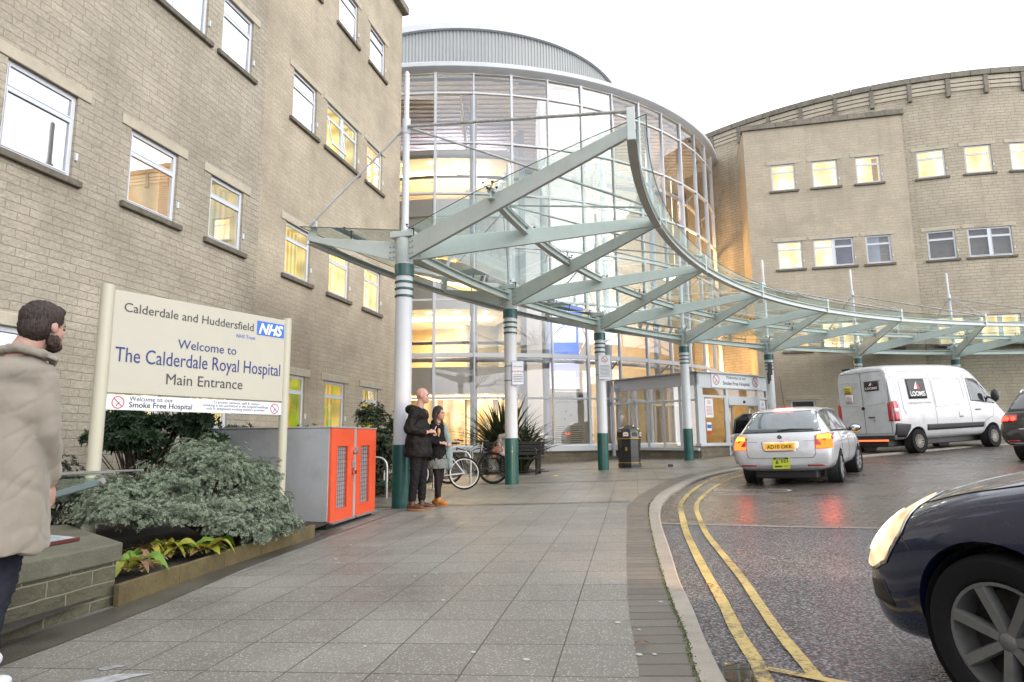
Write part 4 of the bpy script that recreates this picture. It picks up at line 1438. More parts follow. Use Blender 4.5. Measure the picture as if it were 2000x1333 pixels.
# ------------------------------------------------------------------ entrance porch
PC0 = Vector((6.2, 22.0, 0)); PE = Vector((0.806, 0.593, 0)).normalized(); PN = Vector((PE.y, -PE.x, 0))
PW, PTOP = 4.2, 3.22
porch = thing('entrance_porch', 'white framed glass entrance porch with sliding door under a smoke free notice', 'porch', (7.9, 23.2, 0.42))


def PF(s, z, d=0.0): return PC0 + PE * s + PN * d + ZV * z          # front
def PS(s, z, d=0.0): return PC0 - PN * s - PE * d + ZV * z          # left flank, s runs back to the drum


b_ = MB()
fob(b_, PF, -0.1, PW + 0.1, PTOP, PTOP + 0.05, -3.9, 0.08)
b_.build('roof', M_ALUG, porch, bevel=0.01)
b_ = MB()
fob(b_, PF, 0.0, PW, 2.72, PTOP - .002, -0.10, 0.0)
for a, b in ((0, 0.28), (1.55, 1.68), (3.42, 3.55), (PW - .2, PW)): fob(b_, PF, a, b, 0.86 if a < 1 else 0.42, 2.718, -0.10, -0.002)
fob(b_, PF, 0.28, 1.55, 2.40, 2.48, -0.08, -0.01); fob(b_, PF, 1.68, 3.42, 2.40, 2.48, -0.08, -0.01); fob(b_, PF, 3.55, PW - .2, 2.40, 2.48, -0.08, -0.01)
fob(b_, PF, 0.28, 0.36, 0.86, 2.40, -0.08, -0.01); fob(b_, PF, 1.47, 1.55, 0.86, 2.40, -0.08, -0.01)
b_.build('front_frame', M_ALU, porch, bevel=0.006, seg=1)
b_ = MB()
fob(b_, PF, -0.06, 1.62, 0.76, 0.86, -0.14, 0.09)
b_.build('sill', M_FASCIA, porch, bevel=0.008)
b_ = MB()
fob(b_, PF, 0.0, 1.55, -0.1, 0.76, -0.2, 0.03)
fob(b_, PS, 0.03, 3.9, -0.1, 0.62, -0.2, 0.03)
b_.build('low_wall', M_LOWSTONE, porch)
b_ = MB()
for a, b, c, d in ((0.36, 1.47, .86, 2.4), (0.28, 1.55, 2.48, 2.72), (1.68, 3.42, 2.48, 2.72), (3.55, PW - .2, .5, 2.4), (3.55, PW - .2, 2.48, 2.72)):
    b_.add([PF(a, c, -.05), PF(b, c, -.05), PF(b, d, -.05), PF(a, d, -.05)], [(0, 1, 2, 3)])
b_.build('front_glazing', M_TGLASS, porch)
# automatic door: operator beam, two leaves standing part open
b_ = MB(); fob(b_, PF, 1.68, 3.42, 2.16, 2.40, -0.14, 0.02); b_.build('door_operator', M_ALU, porch, bevel=0.01)
b_ = MB(); b_.ell(PF(2.55, 2.29, 0.03), (0.05, 0.05, 0.05)); b_.build('door_sensor', M_BLACKP, porch, smooth=True)
for (a, b) in ((1.70, 2.10), (3.0, 3.40)):
    b_ = MB()
    for (s0, s1, z0, z1) in ((a, a + .06, .46, 2.15), (b - .06, b, .46, 2.15), (a + .06, b - .06, .46, .56), (a + .06, b - .06, 2.07, 2.15)):
        fob(b_, PF, s0, s1, z0, z1, -0.19, -0.145)
    dr = b_.build('door', M_ALUG, porch)
    b_ = MB(); b_.add([PF(a, .5, -.17), PF(b, .5, -.17), PF(b, 2.1, -.17), PF(a, 2.1, -.17)], [(0, 1, 2, 3)]); b_.build('door_glass', M_TGLASS, dr)
b_ = MB(); fob(b_, PF, 1.72, 2.30, 0.43, 0.95, -0.30, -0.24); b_.build('kick_panel', pmat('brown_kick_panel', (0.16, 0.055, 0.03), .5), porch)
b_ = MB()
fob(b_, PS, 0.0, 3.9, 2.80, PTOP - .002, -0.1, 0.0)
fob(b_, PS, 0.0, 3.9, 0.62, 0.72, -0.14, 0.09)
for k in range(6):
    a = 0.02 + k * 0.74
    fob(b_, PS, a, a + (0.12 if k in (0, 5) else 0.07), 0.72, 2.8, -0.09, -0.01)
fob(b_, PS, 0.1, 3.8, 2.28, 2.34, -0.08, -0.02)
b_.build('side_frame', M_COLW, porch, bevel=0.006, seg=1)
b_ = MB(); b_.add([PS(0.05, .7, -.05), PS(3.85, .7, -.05), PS(3.85, 2.8, -.05), PS(.05, 2.8, -.05)], [(0, 1, 2, 3)]); b_.build('side_glazing', M_TGLASS, porch)
# inner draught screen with a pair of lit doors
b_ = MB()
I_ = lambda s, z, d=0.0: PF(s, z, d - 3.6)
for a in (-.4, 0.35, 1.1, 1.9, 2.7, 3.5, 4.1): fob(b_, I_, a, a + .09, 0.4, 3.0, -.08, 0)
fob(b_, I_, -.4, 4.2, 2.3, 2.4, -.08, 0.01); fob(b_, I_, -.4, 4.2, 2.92, 3.02, -.08, 0.01)
b_.build('inner_screen', M_ALU, porch)
b_ = MB(); b_.ob(PF(3.9, .3, -3.4), PN * 3.3, PE * .18, ZV * 2.9); b_.build('brick_side_wall', pmat('warm_lit_brick', (0.42, 0.30, 0.15), .8, var=.2, vs=5), porch)
for s_, d_ in ((1.0, -1.2), (3.0, -1.2), (1.0, -2.8), (3.0, -2.8)):
    b_ = MB(); b_.lathe([(0.001, 0), (0.07, 0.0), (0.07, 0.03)], PF(s_, PTOP - .03, d_), 12); b_.build('downlight', E_SPOT, porch)
b_ = MB(); fob(b_, PF, 0.05, PW - .05, 0.30, 0.42, -3.9, -0.25); b_.build('porch_floor', pmat('entrance_mat', (0.12, 0.10, 0.085), .8), porch)
arealamp('porch_lamp', PF(2.0, PTOP - .1, -1.9), 1.6, 60)

NOSM = pmat('prohibition_red', (0.50, 0.06, 0.09), 0.4)
M_SIGNW = pmat('white_sign_face', (0.70, 0.72, 0.76), 0.35, var=0.03)


def nosmoke(parent, c, xd, up, r):
    """crossed-out cigarette roundel"""
    xd, up = Vector(xd).normalized(), Vector(up).normalized(); nn = xd.cross(up)
    b = MB(); n = 36
    for k in range(n):
        a0, a1 = 2 * pi * k / n, 2 * pi * (k + 1) / n
        e = lambda a, q: Vector(c) + xd * cos(a) * q + up * sin(a) * q + nn * .003
        b.add([e(a0, r * .84), e(a0, r), e(a1, r), e(a1, r * .84)], [(0, 1, 2, 3)])
    d = (xd * .707 - up * .707); w = (xd * .707 + up * .707) * r * .07
    b.add([Vector(c) - d * r * .86 - w + nn * .004, Vector(c) + d * r * .86 - w + nn * .004, Vector(c) + d * r * .86 + w + nn * .004, Vector(c) - d * r * .86 + w + nn * .004], [(0, 1, 2, 3)])
    b.build('prohibition_ring', NOSM, parent)
    b = MB()
    b.add([Vector(c) + xd * x * r + up * y * r + nn * .002 for x, y in ((-.12, -.42), (.28, -.02), (.20, .06), (-.2, -.34))], [(0, 1, 2, 3)])
    b.add([Vector(c) + xd * x * r + up * y * r + nn * .002 for x, y in ((-.2, -.6), (-.04, -.52), (-.12, -.3), (-.3, -.5))], [(0, 1, 2, 3)])
    b.build('cigarette_symbol', TXBK, parent)


sg = thing('entrance_notice', 'wide white smoke free notice fixed above the sliding entrance door', 'sign', PF(2.1, 2.74, 0.01))
b_ = MB(); fob(b_, PF, 0.75, 3.55, 2.75, 3.30, 0.003, 0.03); b_.build('panel', M_SIGNW, sg, bevel=.004, seg=1)
text('Welcome to our', TXG, 'lettering', sg, PF(2.15, 3.07, 0.032), PE, ZV, w=1.15, align='C')
text('Smoke Free Hospital', TXG, 'lettering', sg, PF(2.15, 2.86, 0.032), PE, ZV, w=1.55, align='C', bold=.012)
nosmoke(sg, PF(1.0, 3.02, 0.032), PE, ZV, 0.18); nosmoke(sg, PF(3.3, 3.02, 0.032), PE, ZV, 0.18)
for s0, lab, w_ in ((0.42, 'white paper no smoking notice on the left porch pane', .42), (3.58, 'white paper no smoking notice on the right porch pane', .36)):
    n_ = thing('paper_notice', lab, 'notice', PF(s0 + .2, 1.85, 0), group='paper notices on the porch glass')
    b_ = MB(); fob(b_, PF, s0, s0 + w_, 1.72, 2.36, -.045, -.035); b_.build('sheet', M_SIGNW, n_)
    nosmoke(n_, PF(s0 + w_ / 2, 2.24, -.033), PE, ZV, .07)
    b_ = MB()
    for k in range(7): fob(b_, PF, s0 + .05 + .01 * (k % 3), s0 + w_ - .05 - .02 * (k % 2), 2.08 - k * .045, 2.095 - k * .045, -.035, -.033)
    b_.build('lettering_rows', TXR, n_)
n_ = thing('door_stickers', 'small blue and red stickers on the left porch pane', 'sticker', PF(0.55, 1.3, 0))
b_ = MB(); fob(b_, PF, .46, .70, 1.28, 1.56, -.045, -.037); b_.build('white_sticker', M_SIGNW, n_)
b_ = MB(); fob(b_, PF, .47, .69, 1.36, 1.48, -.037, -.033); b_.build('blue_sticker', TXB, n_)
b_ = MB(); fob(b_, PF, .49, .68, 1.14, 1.24, -.045, -.035); b_.build('red_sticker', TXR, n_)

# ------------------------------------------------------------------ the curved glass canopy
CC = Vector((19.267, 3.757, 0)); CR = 22.22; CA0, CDA = R(161.532), R(-11.2205)
NR, BR = 18.18, 24.25
NCOL = 8


def CP(i, r, z=0.0):
    a = CA0 + i * CDA
    return Vector((CC.x + r * cos(a), CC.y + r * sin(a), z))


NSH = -0.593
def node(j, z=4.78): return CP(j + NSH, NR, z)
def back(i, z=4.74): return CP(i + 0.03, BR, z)


can = thing('glass_canopy', 'long curving glass canopy on pale green steel beams and banded white columns', 'canopy', CP(3, CR, gz(*CP(3, CR)[:2])))
M_BOLT = pmat('bolt_heads', (0.33, 0.36, 0.35), .45, metal=.3)


def taper(mb, p, q, w0, w1, t0, t1, dz=0.0):
    """tapered deep plate between p and q (top centres), w depths, t thickness"""
    p, q = Vector(p), Vector(q)
    d = q - p; s = Vector((-d.y, d.x, 0)).normalized()
    vs = [p + s * t0 / 2, p - s * t0 / 2, p - s * t0 / 2 - ZV * w0, p + s * t0 / 2 - ZV * w0,
          q + s * t1 / 2, q - s * t1 / 2, q - s * t1 / 2 - ZV * w1, q + s * t1 / 2 - ZV * w1]
    mb.add(vs, [(0, 1, 2, 3), (7, 6, 5, 4), (0, 4, 5, 1), (1, 5, 6, 2), (2, 6, 7, 3), (3, 7, 4, 0)])


def ibeam(mb, pts, h, w, tf=0.014):
    """curved rolled section following pts (top centre line)"""
    prof = [(-w / 2, 0), (w / 2, 0), (w / 2, -tf), (tf / 2, -tf), (tf / 2, -h + tf), (w / 2, -h + tf), (w / 2, -h), (-w / 2, -h), (-w / 2, -h + tf), (-tf / 2, -h + tf), (-tf / 2, -tf), (-w / 2, -tf)]
    m = len(prof); vs, fs = [], []
    for i, p in enumerate(pts):
        d = pts[min(i + 1, len(pts) - 1)] - pts[max(i - 1, 0)]
        s = Vector((-d.y, d.x, 0)).normalized()
        vs += [p + s * x + ZV * y for x, y in prof]
    for i in range(len(pts) - 1):
        for k in range(m):
            fs.append((i * m + k, i * m + (k + 1) % m, (i + 1) * m + (k + 1) % m, (i + 1) * m + k))
    fs.append(tuple(range(m))); fs.append(tuple(range((len(pts) - 1) * m, len(pts) * m))[::-1])
    mb.add(vs, fs)


for i in range(NCOL):
    c = CP(i, CR); g0 = gz(c.x, c.y)
    b_ = MB(); b_.tube([c + ZV * (g0 + 0.98), c + ZV * 4.46], 0.142, 28)
    col = b_.build('column', M_COLW, can, smooth=True)
    b_ = MB(); b_.tube([c + ZV * (g0 - .12), c + ZV * (g0 + 1.0)], 0.152, 28); b_.build('green_base', M_GREEN, col, smooth=True)
    b_ = MB()
    b_.lathe([(0.142, 3.80), (0.166, 3.805), (0.166, 4.0), (0.142, 4.005)], (c.x, c.y, 0), 28)
    for z in (3.455, 3.58, 3.695): b_.lathe([(0.142, z - .022), (0.160, z - .014), (0.160, z + .014), (0.142, z + .022)], (c.x, c.y, 0), 28)
    b_.build('green_bands', M_GREEN, col, smooth=True)
    b_ = MB(); b_.lathe([(0.143, 4.03), (0.15, 4.04), (0.15, 4.45), (0.143, 4.455)], (c.x, c.y, 0), 28); b_.build('head_sleeve', M_STEEL, col, smooth=True)
    o = Matrix.Rotation(CA0 + i * CDA, 3, 'Z')
    b_ = MB(); b_.box(c + ZV * 4.515, (0.42, 0.30, 0.11), M=o); b_.build('collar_plate', M_STEEL, col, bevel=.012)
    b_ = MB()
    b_.tube([c + ZV * 4.56, c + ZV * 6.55], 0.062, 16); b_.tube([c + ZV * 6.5, c + ZV * 7.5, c + ZV * 7.54], [0.045, 0.045, 0.02], 16)
    b_.tube([c + ZV * 6.36, c + ZV * 6.64], 0.072, 16)
    b_.build('mast', M_COLW, col, smooth=True)
    # beams to the two outer nodes
    for j in (i, i + 1):
        nd = node(j)
        d = (nd - c); d.z = 0; d.normalize()
        b_ = MB()
        taper(b_, c + d * 0.15 + ZV * 4.44, nd + ZV * 0.06, 0.36, 0.17, 0.065, 0.05)
        bm = b_.build('beam', M_STEEL, can, bevel=.006, seg=1)
        b_ = MB()
        s = Vector((-d.y, d.x, 0))
        for u_ in (.20, .27):
            for zz in (4.36, 4.26, 4.16):
                for sg_ in (-1, 1): b_.tube([c + d * u_ + ZV * zz + s * sg_ * .03, c + d * u_ + ZV * zz + s * sg_ * .048], 0.014, 6)
        b_.build('bolts', M_BOLT, bm)
    # back bracket
    bk_ = back(i); d = (bk_ - c); d.z = 0; d.normalize()
    b_ = MB(); taper(b_, c + d * 0.15 + ZV * 4.42, bk_ + ZV * 0.02, 0.34, 0.07, 0.05, 0.04)
    bb = b_.build('back_bracket', M_STEEL, can, bevel=.006, seg=1)
    b_ = MB(); s = Vector((-d.y, d.x, 0))
    for u_ in (.20, .27):
        for zz in (4.34, 4.25, 4.16):
            for sg_ in (-1, 1): b_.tube([c + d * u_ + ZV * zz + s * sg_ * .022, c + d * u_ + ZV * zz + s * sg_ * .04], 0.014, 6)
    b_.build('bolts', M_BOLT, bb)
    b_ = MB(); taper(b_, bk_ - d * .16 + ZV * 0.30, bk_ + d * .02 + ZV * 0.10, 0.3, 0.14, 0.03, 0.03); b_.build('bracket_tip', M_STEEL, bb)
    # tie rods from the mast
    top = c + ZV * 6.5
    for e, zz in ((node(i), 5.0), (node(i + 1), 4.97), (back(i), 4.98)):
        e = Vector((e.x, e.y, zz)); dd = (e - top).normalized()
        b_ = MB(); b_.tube([top + dd * .07, e], 0.023 if zz != 4.98 else 0.019, 8)
        b_.tube([top + dd * .07, top + dd * .2], 0.032, 8); b_.tube([e - dd * .14, e], 0.032, 8)
        b_.build('tie_rod', M_ROD if zz != 4.98 else M_COLW, can, smooth=True)

for j in range(NCOL + 1):
    nd = node(j)
    c = CP(j + NSH, CR); d = (nd - c); d.z = 0; d.normalize()
    b_ = MB(); b_.box(nd + ZV * 0.05 - d * .0, (0.10, 0.07, 0.42), M=Matrix.Rotation(atan2(d.y, d.x), 3, 'Z')); b_.build('node_post', M_STEEL, can, bevel=.008)
    if j < NCOL:
        pts = [CP(j + NSH + k / 8, NR, 4.74 + 0.04) for k in range(9)]
        b_ = MB(); ibeam(b_, pts, 0.14, 0.12); b_.build('outer_ring_beam', M_STEEL, can)
# rings: middle, column line and back
for i in range(NCOL - 1):
    pts = [CP(i + k / 8, CR, 4.36) for k in range(9)]
    b_ = MB(); ibeam(b_, pts, 0.16, 0.14); b_.build('column_ring_beam', M_STEEL, can)
    pts = [back(i + k / 8, 4.74) for k in range(9)]
    b_ = MB(); ibeam(b_, pts, 0.11, 0.10); b_.build('back_ring_beam', M_STEEL, can)
MF = 0.48
for i in range(NCOL):
    pts = [CP(i + NSH * MF * 1.0 - 0.0 + k / 8, CR + (NR - CR) * MF, 4.66) for k in range(9)]
    b_ = MB(); ibeam(b_, pts, 0.13, 0.10); b_.build('middle_ring_beam', M_STEEL, can)


def gsurf(i, f):
    """glass surface: f=0 at the column line, 1 at the outer nodes, -1 at the back ring"""
    if f >= 0:
        return CP(i + NSH * f, CR + (NR - CR) * f, 4.62 + 0.27 * f)
    return CP(i, CR - (BR - CR) * f, 4.62 - 0.30 * f)


for i in range(NCOL - 1):
    for (f0, f1) in ((0.005, 0.475), (0.485, 1.045)):
        b_ = MB(); b_.grid(lambda a, b: gsurf(i + .004 + a * .992, f0 + (f1 - f0) * b) + ZV * (0.006 * noise.noise(Vector((a * 3 + i, b * 3, f0)))), 6, 3)
        g_ = b_.build('glass_pane', M_CGLASS, can, smooth=True)
        b_ = MB()
        for e in ([gsurf(i + .004 + k / 6 * .992, f1) for k in range(7)],) + (([gsurf(i + .004, f0 + (f1 - f0) * k / 3) for k in range(4)],) if i == 0 else ()):
            b_.tube(e, 0.007, 4)
        b_.build('glass_edge', M_CGEDGE, g_)
    b_ = MB(); b_.grid(lambda a, b: gsurf(i + .004 + a * .992, -.01 - 1.05 * b), 6, 3)
    g_ = b_.build('glass_pane', M_CGLASS, can, smooth=True)
    b_ = MB()
    for e in ([gsurf(i + .004 + k / 6 * .992, -1.06) for k in range(7)],) + (([gsurf(i + .004, -.01 - 1.05 * k / 3) for k in range(4)],) if i == 0 else ()):
        b_.tube(e, 0.007, 4)
    b_.build('glass_edge', M_CGEDGE, g_)
for i in range(NCOL):
    for f, zz in ((0.06, 4.46), (0.48, 4.66), (-.52, 4.60)):
        if f > .9 and i == 0: pass
        for ii in ((i, ) if f != .48 else (i, i + 0.55)):
            if ii > NCOL - 1: continue
            c = gsurf(ii, f); b_ = MB()
            tv = (gsurf(ii + .02, f) - gsurf(ii - .02, f)).normalized()
            rv = Vector((-tv.y, tv.x, 0))
            for su in (-1, 1):
                for sv in ((-1, 1) if f == .48 else (1,)):
                    p = c + tv * .11 * su + rv * .07 * sv - ZV * .012
                    b_.tube([p, p - ZV * .014], 0.022, 8); b_.tube([p - ZV * .014, p - ZV * .05], 0.008, 6)
                    b_.tube([p - ZV * .046, Vector((c.x, c.y, c.z - .07))], 0.008, 6)
            b_.tube([Vector((c.x, c.y, c.z - .07)), Vector((c.x, c.y, zz - .02))], 0.011, 6)
            b_.build('glass_clamp', M_DARKM, can)
for i in range(NCOL - 1):
    b_ = MB()
    for (p, q) in ((gsurf(i, .5), gsurf(i + 1, 1.0)), (gsurf(i + 1, .5), gsurf(i, 0.04)), (gsurf(i + .1, .5), gsurf(i + .95, .04))):
        b_.tube([p - ZV * .12, q - ZV * .12], 0.006, 5)
    b_.build('bracing_wire', M_GALV, can)

# post-mounted notices
def colnotice(i, zc, w, h, label, red, off, ang=0.0):
    c = CP(i, CR)
    view = Vector((-c.x, -c.y, 0)).normalized()
    a = atan2(view.y, view.x) + ang
    n = Vector((cos(a), sin(a), 0)); x = Vector((-n.y, n.x, 0))
    s = thing('column_notice', label, 'notice', c + n * .17 + ZV * (zc - h / 2), group='notices strapped to the columns')
    o = c + n * 0.165 + x * off
    b = MB(); b.ob(o - x * w / 2 + ZV * (zc - h / 2), x * w, n * .008, ZV * h); pn = b.build('plate', M_SIGNW, s)
    b = MB()
    for (u, v, ww, hh) in ((-w / 2, -h / 2, .008, h), (w / 2 - .008, -h / 2, .008, h), (-w / 2 + .008, -h / 2, w - .016, .008), (-w / 2 + .008, h / 2 - .008, w - .016, .008)):
        b.ob(o + n * .009 + x * u + ZV * (zc + v), x * ww, n * .002, ZV * hh)
    b.build('border', TXB if red else M_ALUG, s)
    if red:
        text('Waiting Notice', TXN, 'lettering', s, o + n * .009 + ZV * (zc + .13), x, ZV, w=.20, align='C')
        text('Drop Off Only', TXR, 'lettering', s, o + n * .009 + ZV * (zc + .02), x, ZV, w=.25, align='C', bold=.01)
    else:
        nosmoke(s, o + n * .009 + ZV * (zc + h / 2 - .13), x, ZV, .085)
    b = MB()
    for k in range(5 if red else 9):
        ww = w * (.72 + .14 * ((k * 7) % 3) / 2)
        z = zc + (-.05 if red else h / 2 - .30) - k * .038
        b.ob(o + n * .009 - x * ww / 2 + ZV * z, x * ww, n * .001, ZV * .011)
    b.build('lettering_rows', TXG, s)
    b = MB()
    for z in (zc - h * .3, zc + h * .3): b.lathe([(0.1435, z - .007), (0.148, z - .007), (0.148, z + .007), (0.1435, z + .007)], (c.x, c.y, 0), 24)
    b.build('strap', M_DARKM, s)


colnotice(1, 2.53, 0.27, 0.54, 'white drop off only notice with blue border strapped to the second column', True, 0.16)
colnotice(2, 3.02, 0.34, 0.68, 'tall white no smoking notice strapped to the third column', False, 0.12)
# surveillance bracket on the fifth column
c = CP(4, CR); s = thing('camera_bracket', 'dark bracket hanging below the bands of the fifth canopy column', 'bracket', c + ZV * 3.2)
b_ = MB(); b_.box(c + Vector((-.06, -.2, 3.45)), (.12, .14, .42)); b_.box(c + Vector((-.12, -.24, 3.18)), (.10, .12, .30)); b_.tube([c + Vector((-.12, -.24, 3.05)), c + Vector((-.16, -.26, 2.92))], .04, 8)
b_.build('housing', M_DARKM, s, bevel=.01)
# ------------------------------------------------------------------ vehicles
def carpaint(name, col, metal=0.0, rough=0.35, dirt=0.12):
    return pmat(name, col, rough, metal=metal, var=0.05, vs=1.2, coat=0.9, dirt=dirt, dcol=(0.10, 0.09, 0.075))


M_CGLS = pmat('dark_vehicle_glass', (0.022, 0.026, 0.03), 0.06, var=0.2, spec=0.9, coat=0.5)
M_CGLS2 = pmat('grey_tinted_rear_glass', (0.13, 0.15, 0.16), 0.07, var=0.25, vs=2.5, spec=0.9, coat=0.5)
M_TRIM = pmat('black_trim', (0.02, 0.02, 0.021), 0.5, var=0.2)
M_CHROME = pmat('chrome', (0.6, 0.6, 0.6), 0.15, metal=1.0)
M_ALLOY = pmat('alloy_wheel', (0.28, 0.29, 0.30), 0.4, metal=0.6, var=0.2, dirt=0.3)
M_RLAMP = pmat('red_lens', (0.42, 0.01, 0.01), 0.15, coat=0.6)
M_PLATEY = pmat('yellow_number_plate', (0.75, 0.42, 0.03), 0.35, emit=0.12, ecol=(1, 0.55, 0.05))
E_RED = emat('brake_light_red', (1.0, 0.02, 0.012), 7.0)
E_ORA = emat('tail_light_orange', (1.0, 0.040, 0.006), 6.0)
E_YEL = emat('indicator_amber', (1.0, 0.10, 0.012), 9.0)
E_PINK = emat('high_brake_light', (1.0, 0.045, 0.035), 16.0)
E_HEAD = emat('headlight_glow', (1.0, 0.66, 0.40), 0.85, 0.4, 9.0)
E_HEADC = emat('headlight_core', (1.0, 0.80, 0.55), 2.2)


def vring(x, zb, zm, zbelt, H, ws, wm, wb, wr, hr=0.07):
    return [(x, 0, zb), (x, ws * .7, zb), (x, ws, zb + .05), (x, wm, zm), (x, wm - .004, zm * .45 + zbelt * .55), (x, wb, zbelt),
            (x, wr + (wb - wr) * .06, H - hr), (x, wr * .86, H - hr * .28), (x, wr * .45, H), (x, 0, H + .006)]


def vbody(name, st, arches, mat, root, sub=2, dense=None):
    rings = [vring(*s) for s in st]
    k = len(rings[0])
    m = 2 * k - 2
    vs, fs = [], []
    for r in rings:
        vs += r + [(p[0], -p[1], p[2]) for p in r[-2:0:-1]]
    for i in range(len(rings) - 1):
        for j in range(m):
            fs.append((i * m + j, i * m + (j + 1) % m, (i + 1) * m + (j + 1) % m, (i + 1) * m + j))
    for base, fl in ((0, 0), ((len(rings) - 1) * m, 1)):
        for j in range(k - 1):
            a, b = base + j, base + j + 1
            c, d = base + (m - j - 1) % m if j + 1 < k - 1 else None, base + (m - j) % m
            if j == 0: f = (base, base + 1, base + m - 1)
            elif j == k - 2: f = (base + j, base + j + 1, base + m - j)
            else: f = (base + j, base + j + 1, base + m - j - 1, base + m - j)
            fs.append(f if not fl else f[::-1])
    mb = MB(); mb.add(vs, fs)
    o = mb.build(name, mat, root, local=True)
    bm = bmesh.new(); bm.from_mesh(o.data); bmesh.ops.recalc_face_normals(bm, faces=bm.faces); bm.to_mesh(o.data); bm.free()
    s = o.modifiers.new('s', 'SUBSURF'); s.levels = s.render_levels = sub
    tmp = []
    for (ax, az, ar, hw) in arches:
        for sg in (-1, 1):
            c = MB()
            c.lathe([(0.0, -0.34 * sg), (ar, -0.34 * sg), (ar, 0.3 * sg), (0.0, 0.3 * sg)], (ax, sg * hw, az), 40, axis='Y')
            co = c.build('cut', None, None, local=True)
            bm = bmesh.new(); bm.from_mesh(co.data); bmesh.ops.remove_doubles(bm, verts=bm.verts, dist=1e-4)
            bmesh.ops.recalc_face_normals(bm, faces=bm.faces); bm.to_mesh(co.data); bm.free()
            co.parent = root
            b = o.modifiers.new('b', 'BOOLEAN'); b.object = co; b.operation = 'DIFFERENCE'; b.solver = 'EXACT'
            tmp.append(co)
    bpy.context.view_layer.update()
    me = eval_mesh(o)
    o.modifiers.clear()
    old = o.data; o.data = me; bpy.data.meshes.remove(old)
    for c in tmp: bpy.data.objects.remove(c)
    me.materials.clear(); me.materials.append(mat)
    me.polygons.foreach_set("use_smooth", [True] * len(me.polygons))
    me.set_sharp_from_angle(angle=R(48))
    return o


class Car:
    def __init__(self, root, body):
        self.root = root; self.body = body
        me = body.data
        self.bvh = BVHTree.FromPolygons([v.co for v in me.vertices], [tuple(p.vertices) for p in me.polygons])

    def hit(self, a, b, mode, off):
        if mode == 'rear': o, d = Vector((-4, a, b)), Vector((1, 0, 0))
        elif mode == 'front': o, d = Vector((10, a, b)), Vector((-1, 0, 0))
        elif mode == 'L': o, d = Vector((a, 4, b)), Vector((0, -1, 0))
        elif mode == 'R': o, d = Vector((a, -4, b)), Vector((0, 1, 0))
        else: o, d = Vector((a, b, 6)), Vector((0, 0, -1))
        h, n, i, _ = self.bvh.ray_cast(o, d)
        if h is None:
            q = o + d * 4
            if mode in 'LR': q = Vector((a, 0.8 if mode == 'L' else -0.8, b))
            if mode == 'rear': q = Vector((0, a, b))
            h, n, i, _ = self.bvh.find_nearest(q)
        if n.dot(d) > 0: n = -n
        return h + n * off

    def patch(self, name, mat, poly, mode, off=0.004, step=0.07, parent=None, holes=None):
        bm = bmesh.new()
        vs = [bm.verts.new((p[0], p[1], 0)) for p in poly]
        bm.faces.new(vs)
        for ax in (0, 1):
            lo = min(p[ax] for p in poly); hi = max(p[ax] for p in poly)
            v = lo + step
            while v < hi - 1e-4:
                n = Vector((1, 0, 0)) if ax == 0 else Vector((0, 1, 0))
                bmesh.ops.bisect_plane(bm, geom=bm.verts[:] + bm.edges[:] + bm.faces[:], plane_co=n * v, plane_no=n)
                v += step
        bm.verts.ensure_lookup_table(); bm.verts.index_update()
        out = [self.hit(v.co.x, v.co.y, mode, off) for v in bm.verts]
        fs = [tuple(v.index for v in f.verts) for f in bm.faces]
        bm.free()
        mb = MB(); mb.add(out, fs)
        o = mb.build(name, mat, parent or self.root, smooth=True, local=True, angle=60)
        s = o.modifiers.new('s', 'SOLIDIFY'); s.thickness = 0.004; s.offset = 1
        return o

    def line(self, name, mat, pts, mode, r=0.004, off=0.001, parent=None, seg=0.08):
        P = []
        for i in range(len(pts) - 1):
            a, b = pts[i], pts[i + 1]
            n = max(1, int(hypot(b[0] - a[0], b[1] - a[1]) / seg))
            for k in range(n): P.append((a[0] + (b[0] - a[0]) * k / n, a[1] + (b[1] - a[1]) * k / n))
        P.append(pts[-1])
        mb = MB(); mb.tube([self.hit(*p, mode, off) for p in P], r, 6)
        return mb.build(name, mat, parent or self.root, local=True, smooth=True)


def rpoly(x0, x1, z0, z1, r=0.03, n=3):
    out = []
    for cx, cz, a in ((x1 - r, z1 - r, 0), (x0 + r, z1 - r, 90), (x0 + r, z0 + r, 180), (x1 - r, z0 + r, 270)):
        for k in range(n + 1):
            t = R(a + 90 * k / n); out.append((cx + r * cos(t), cz + r * sin(t)))
    return out


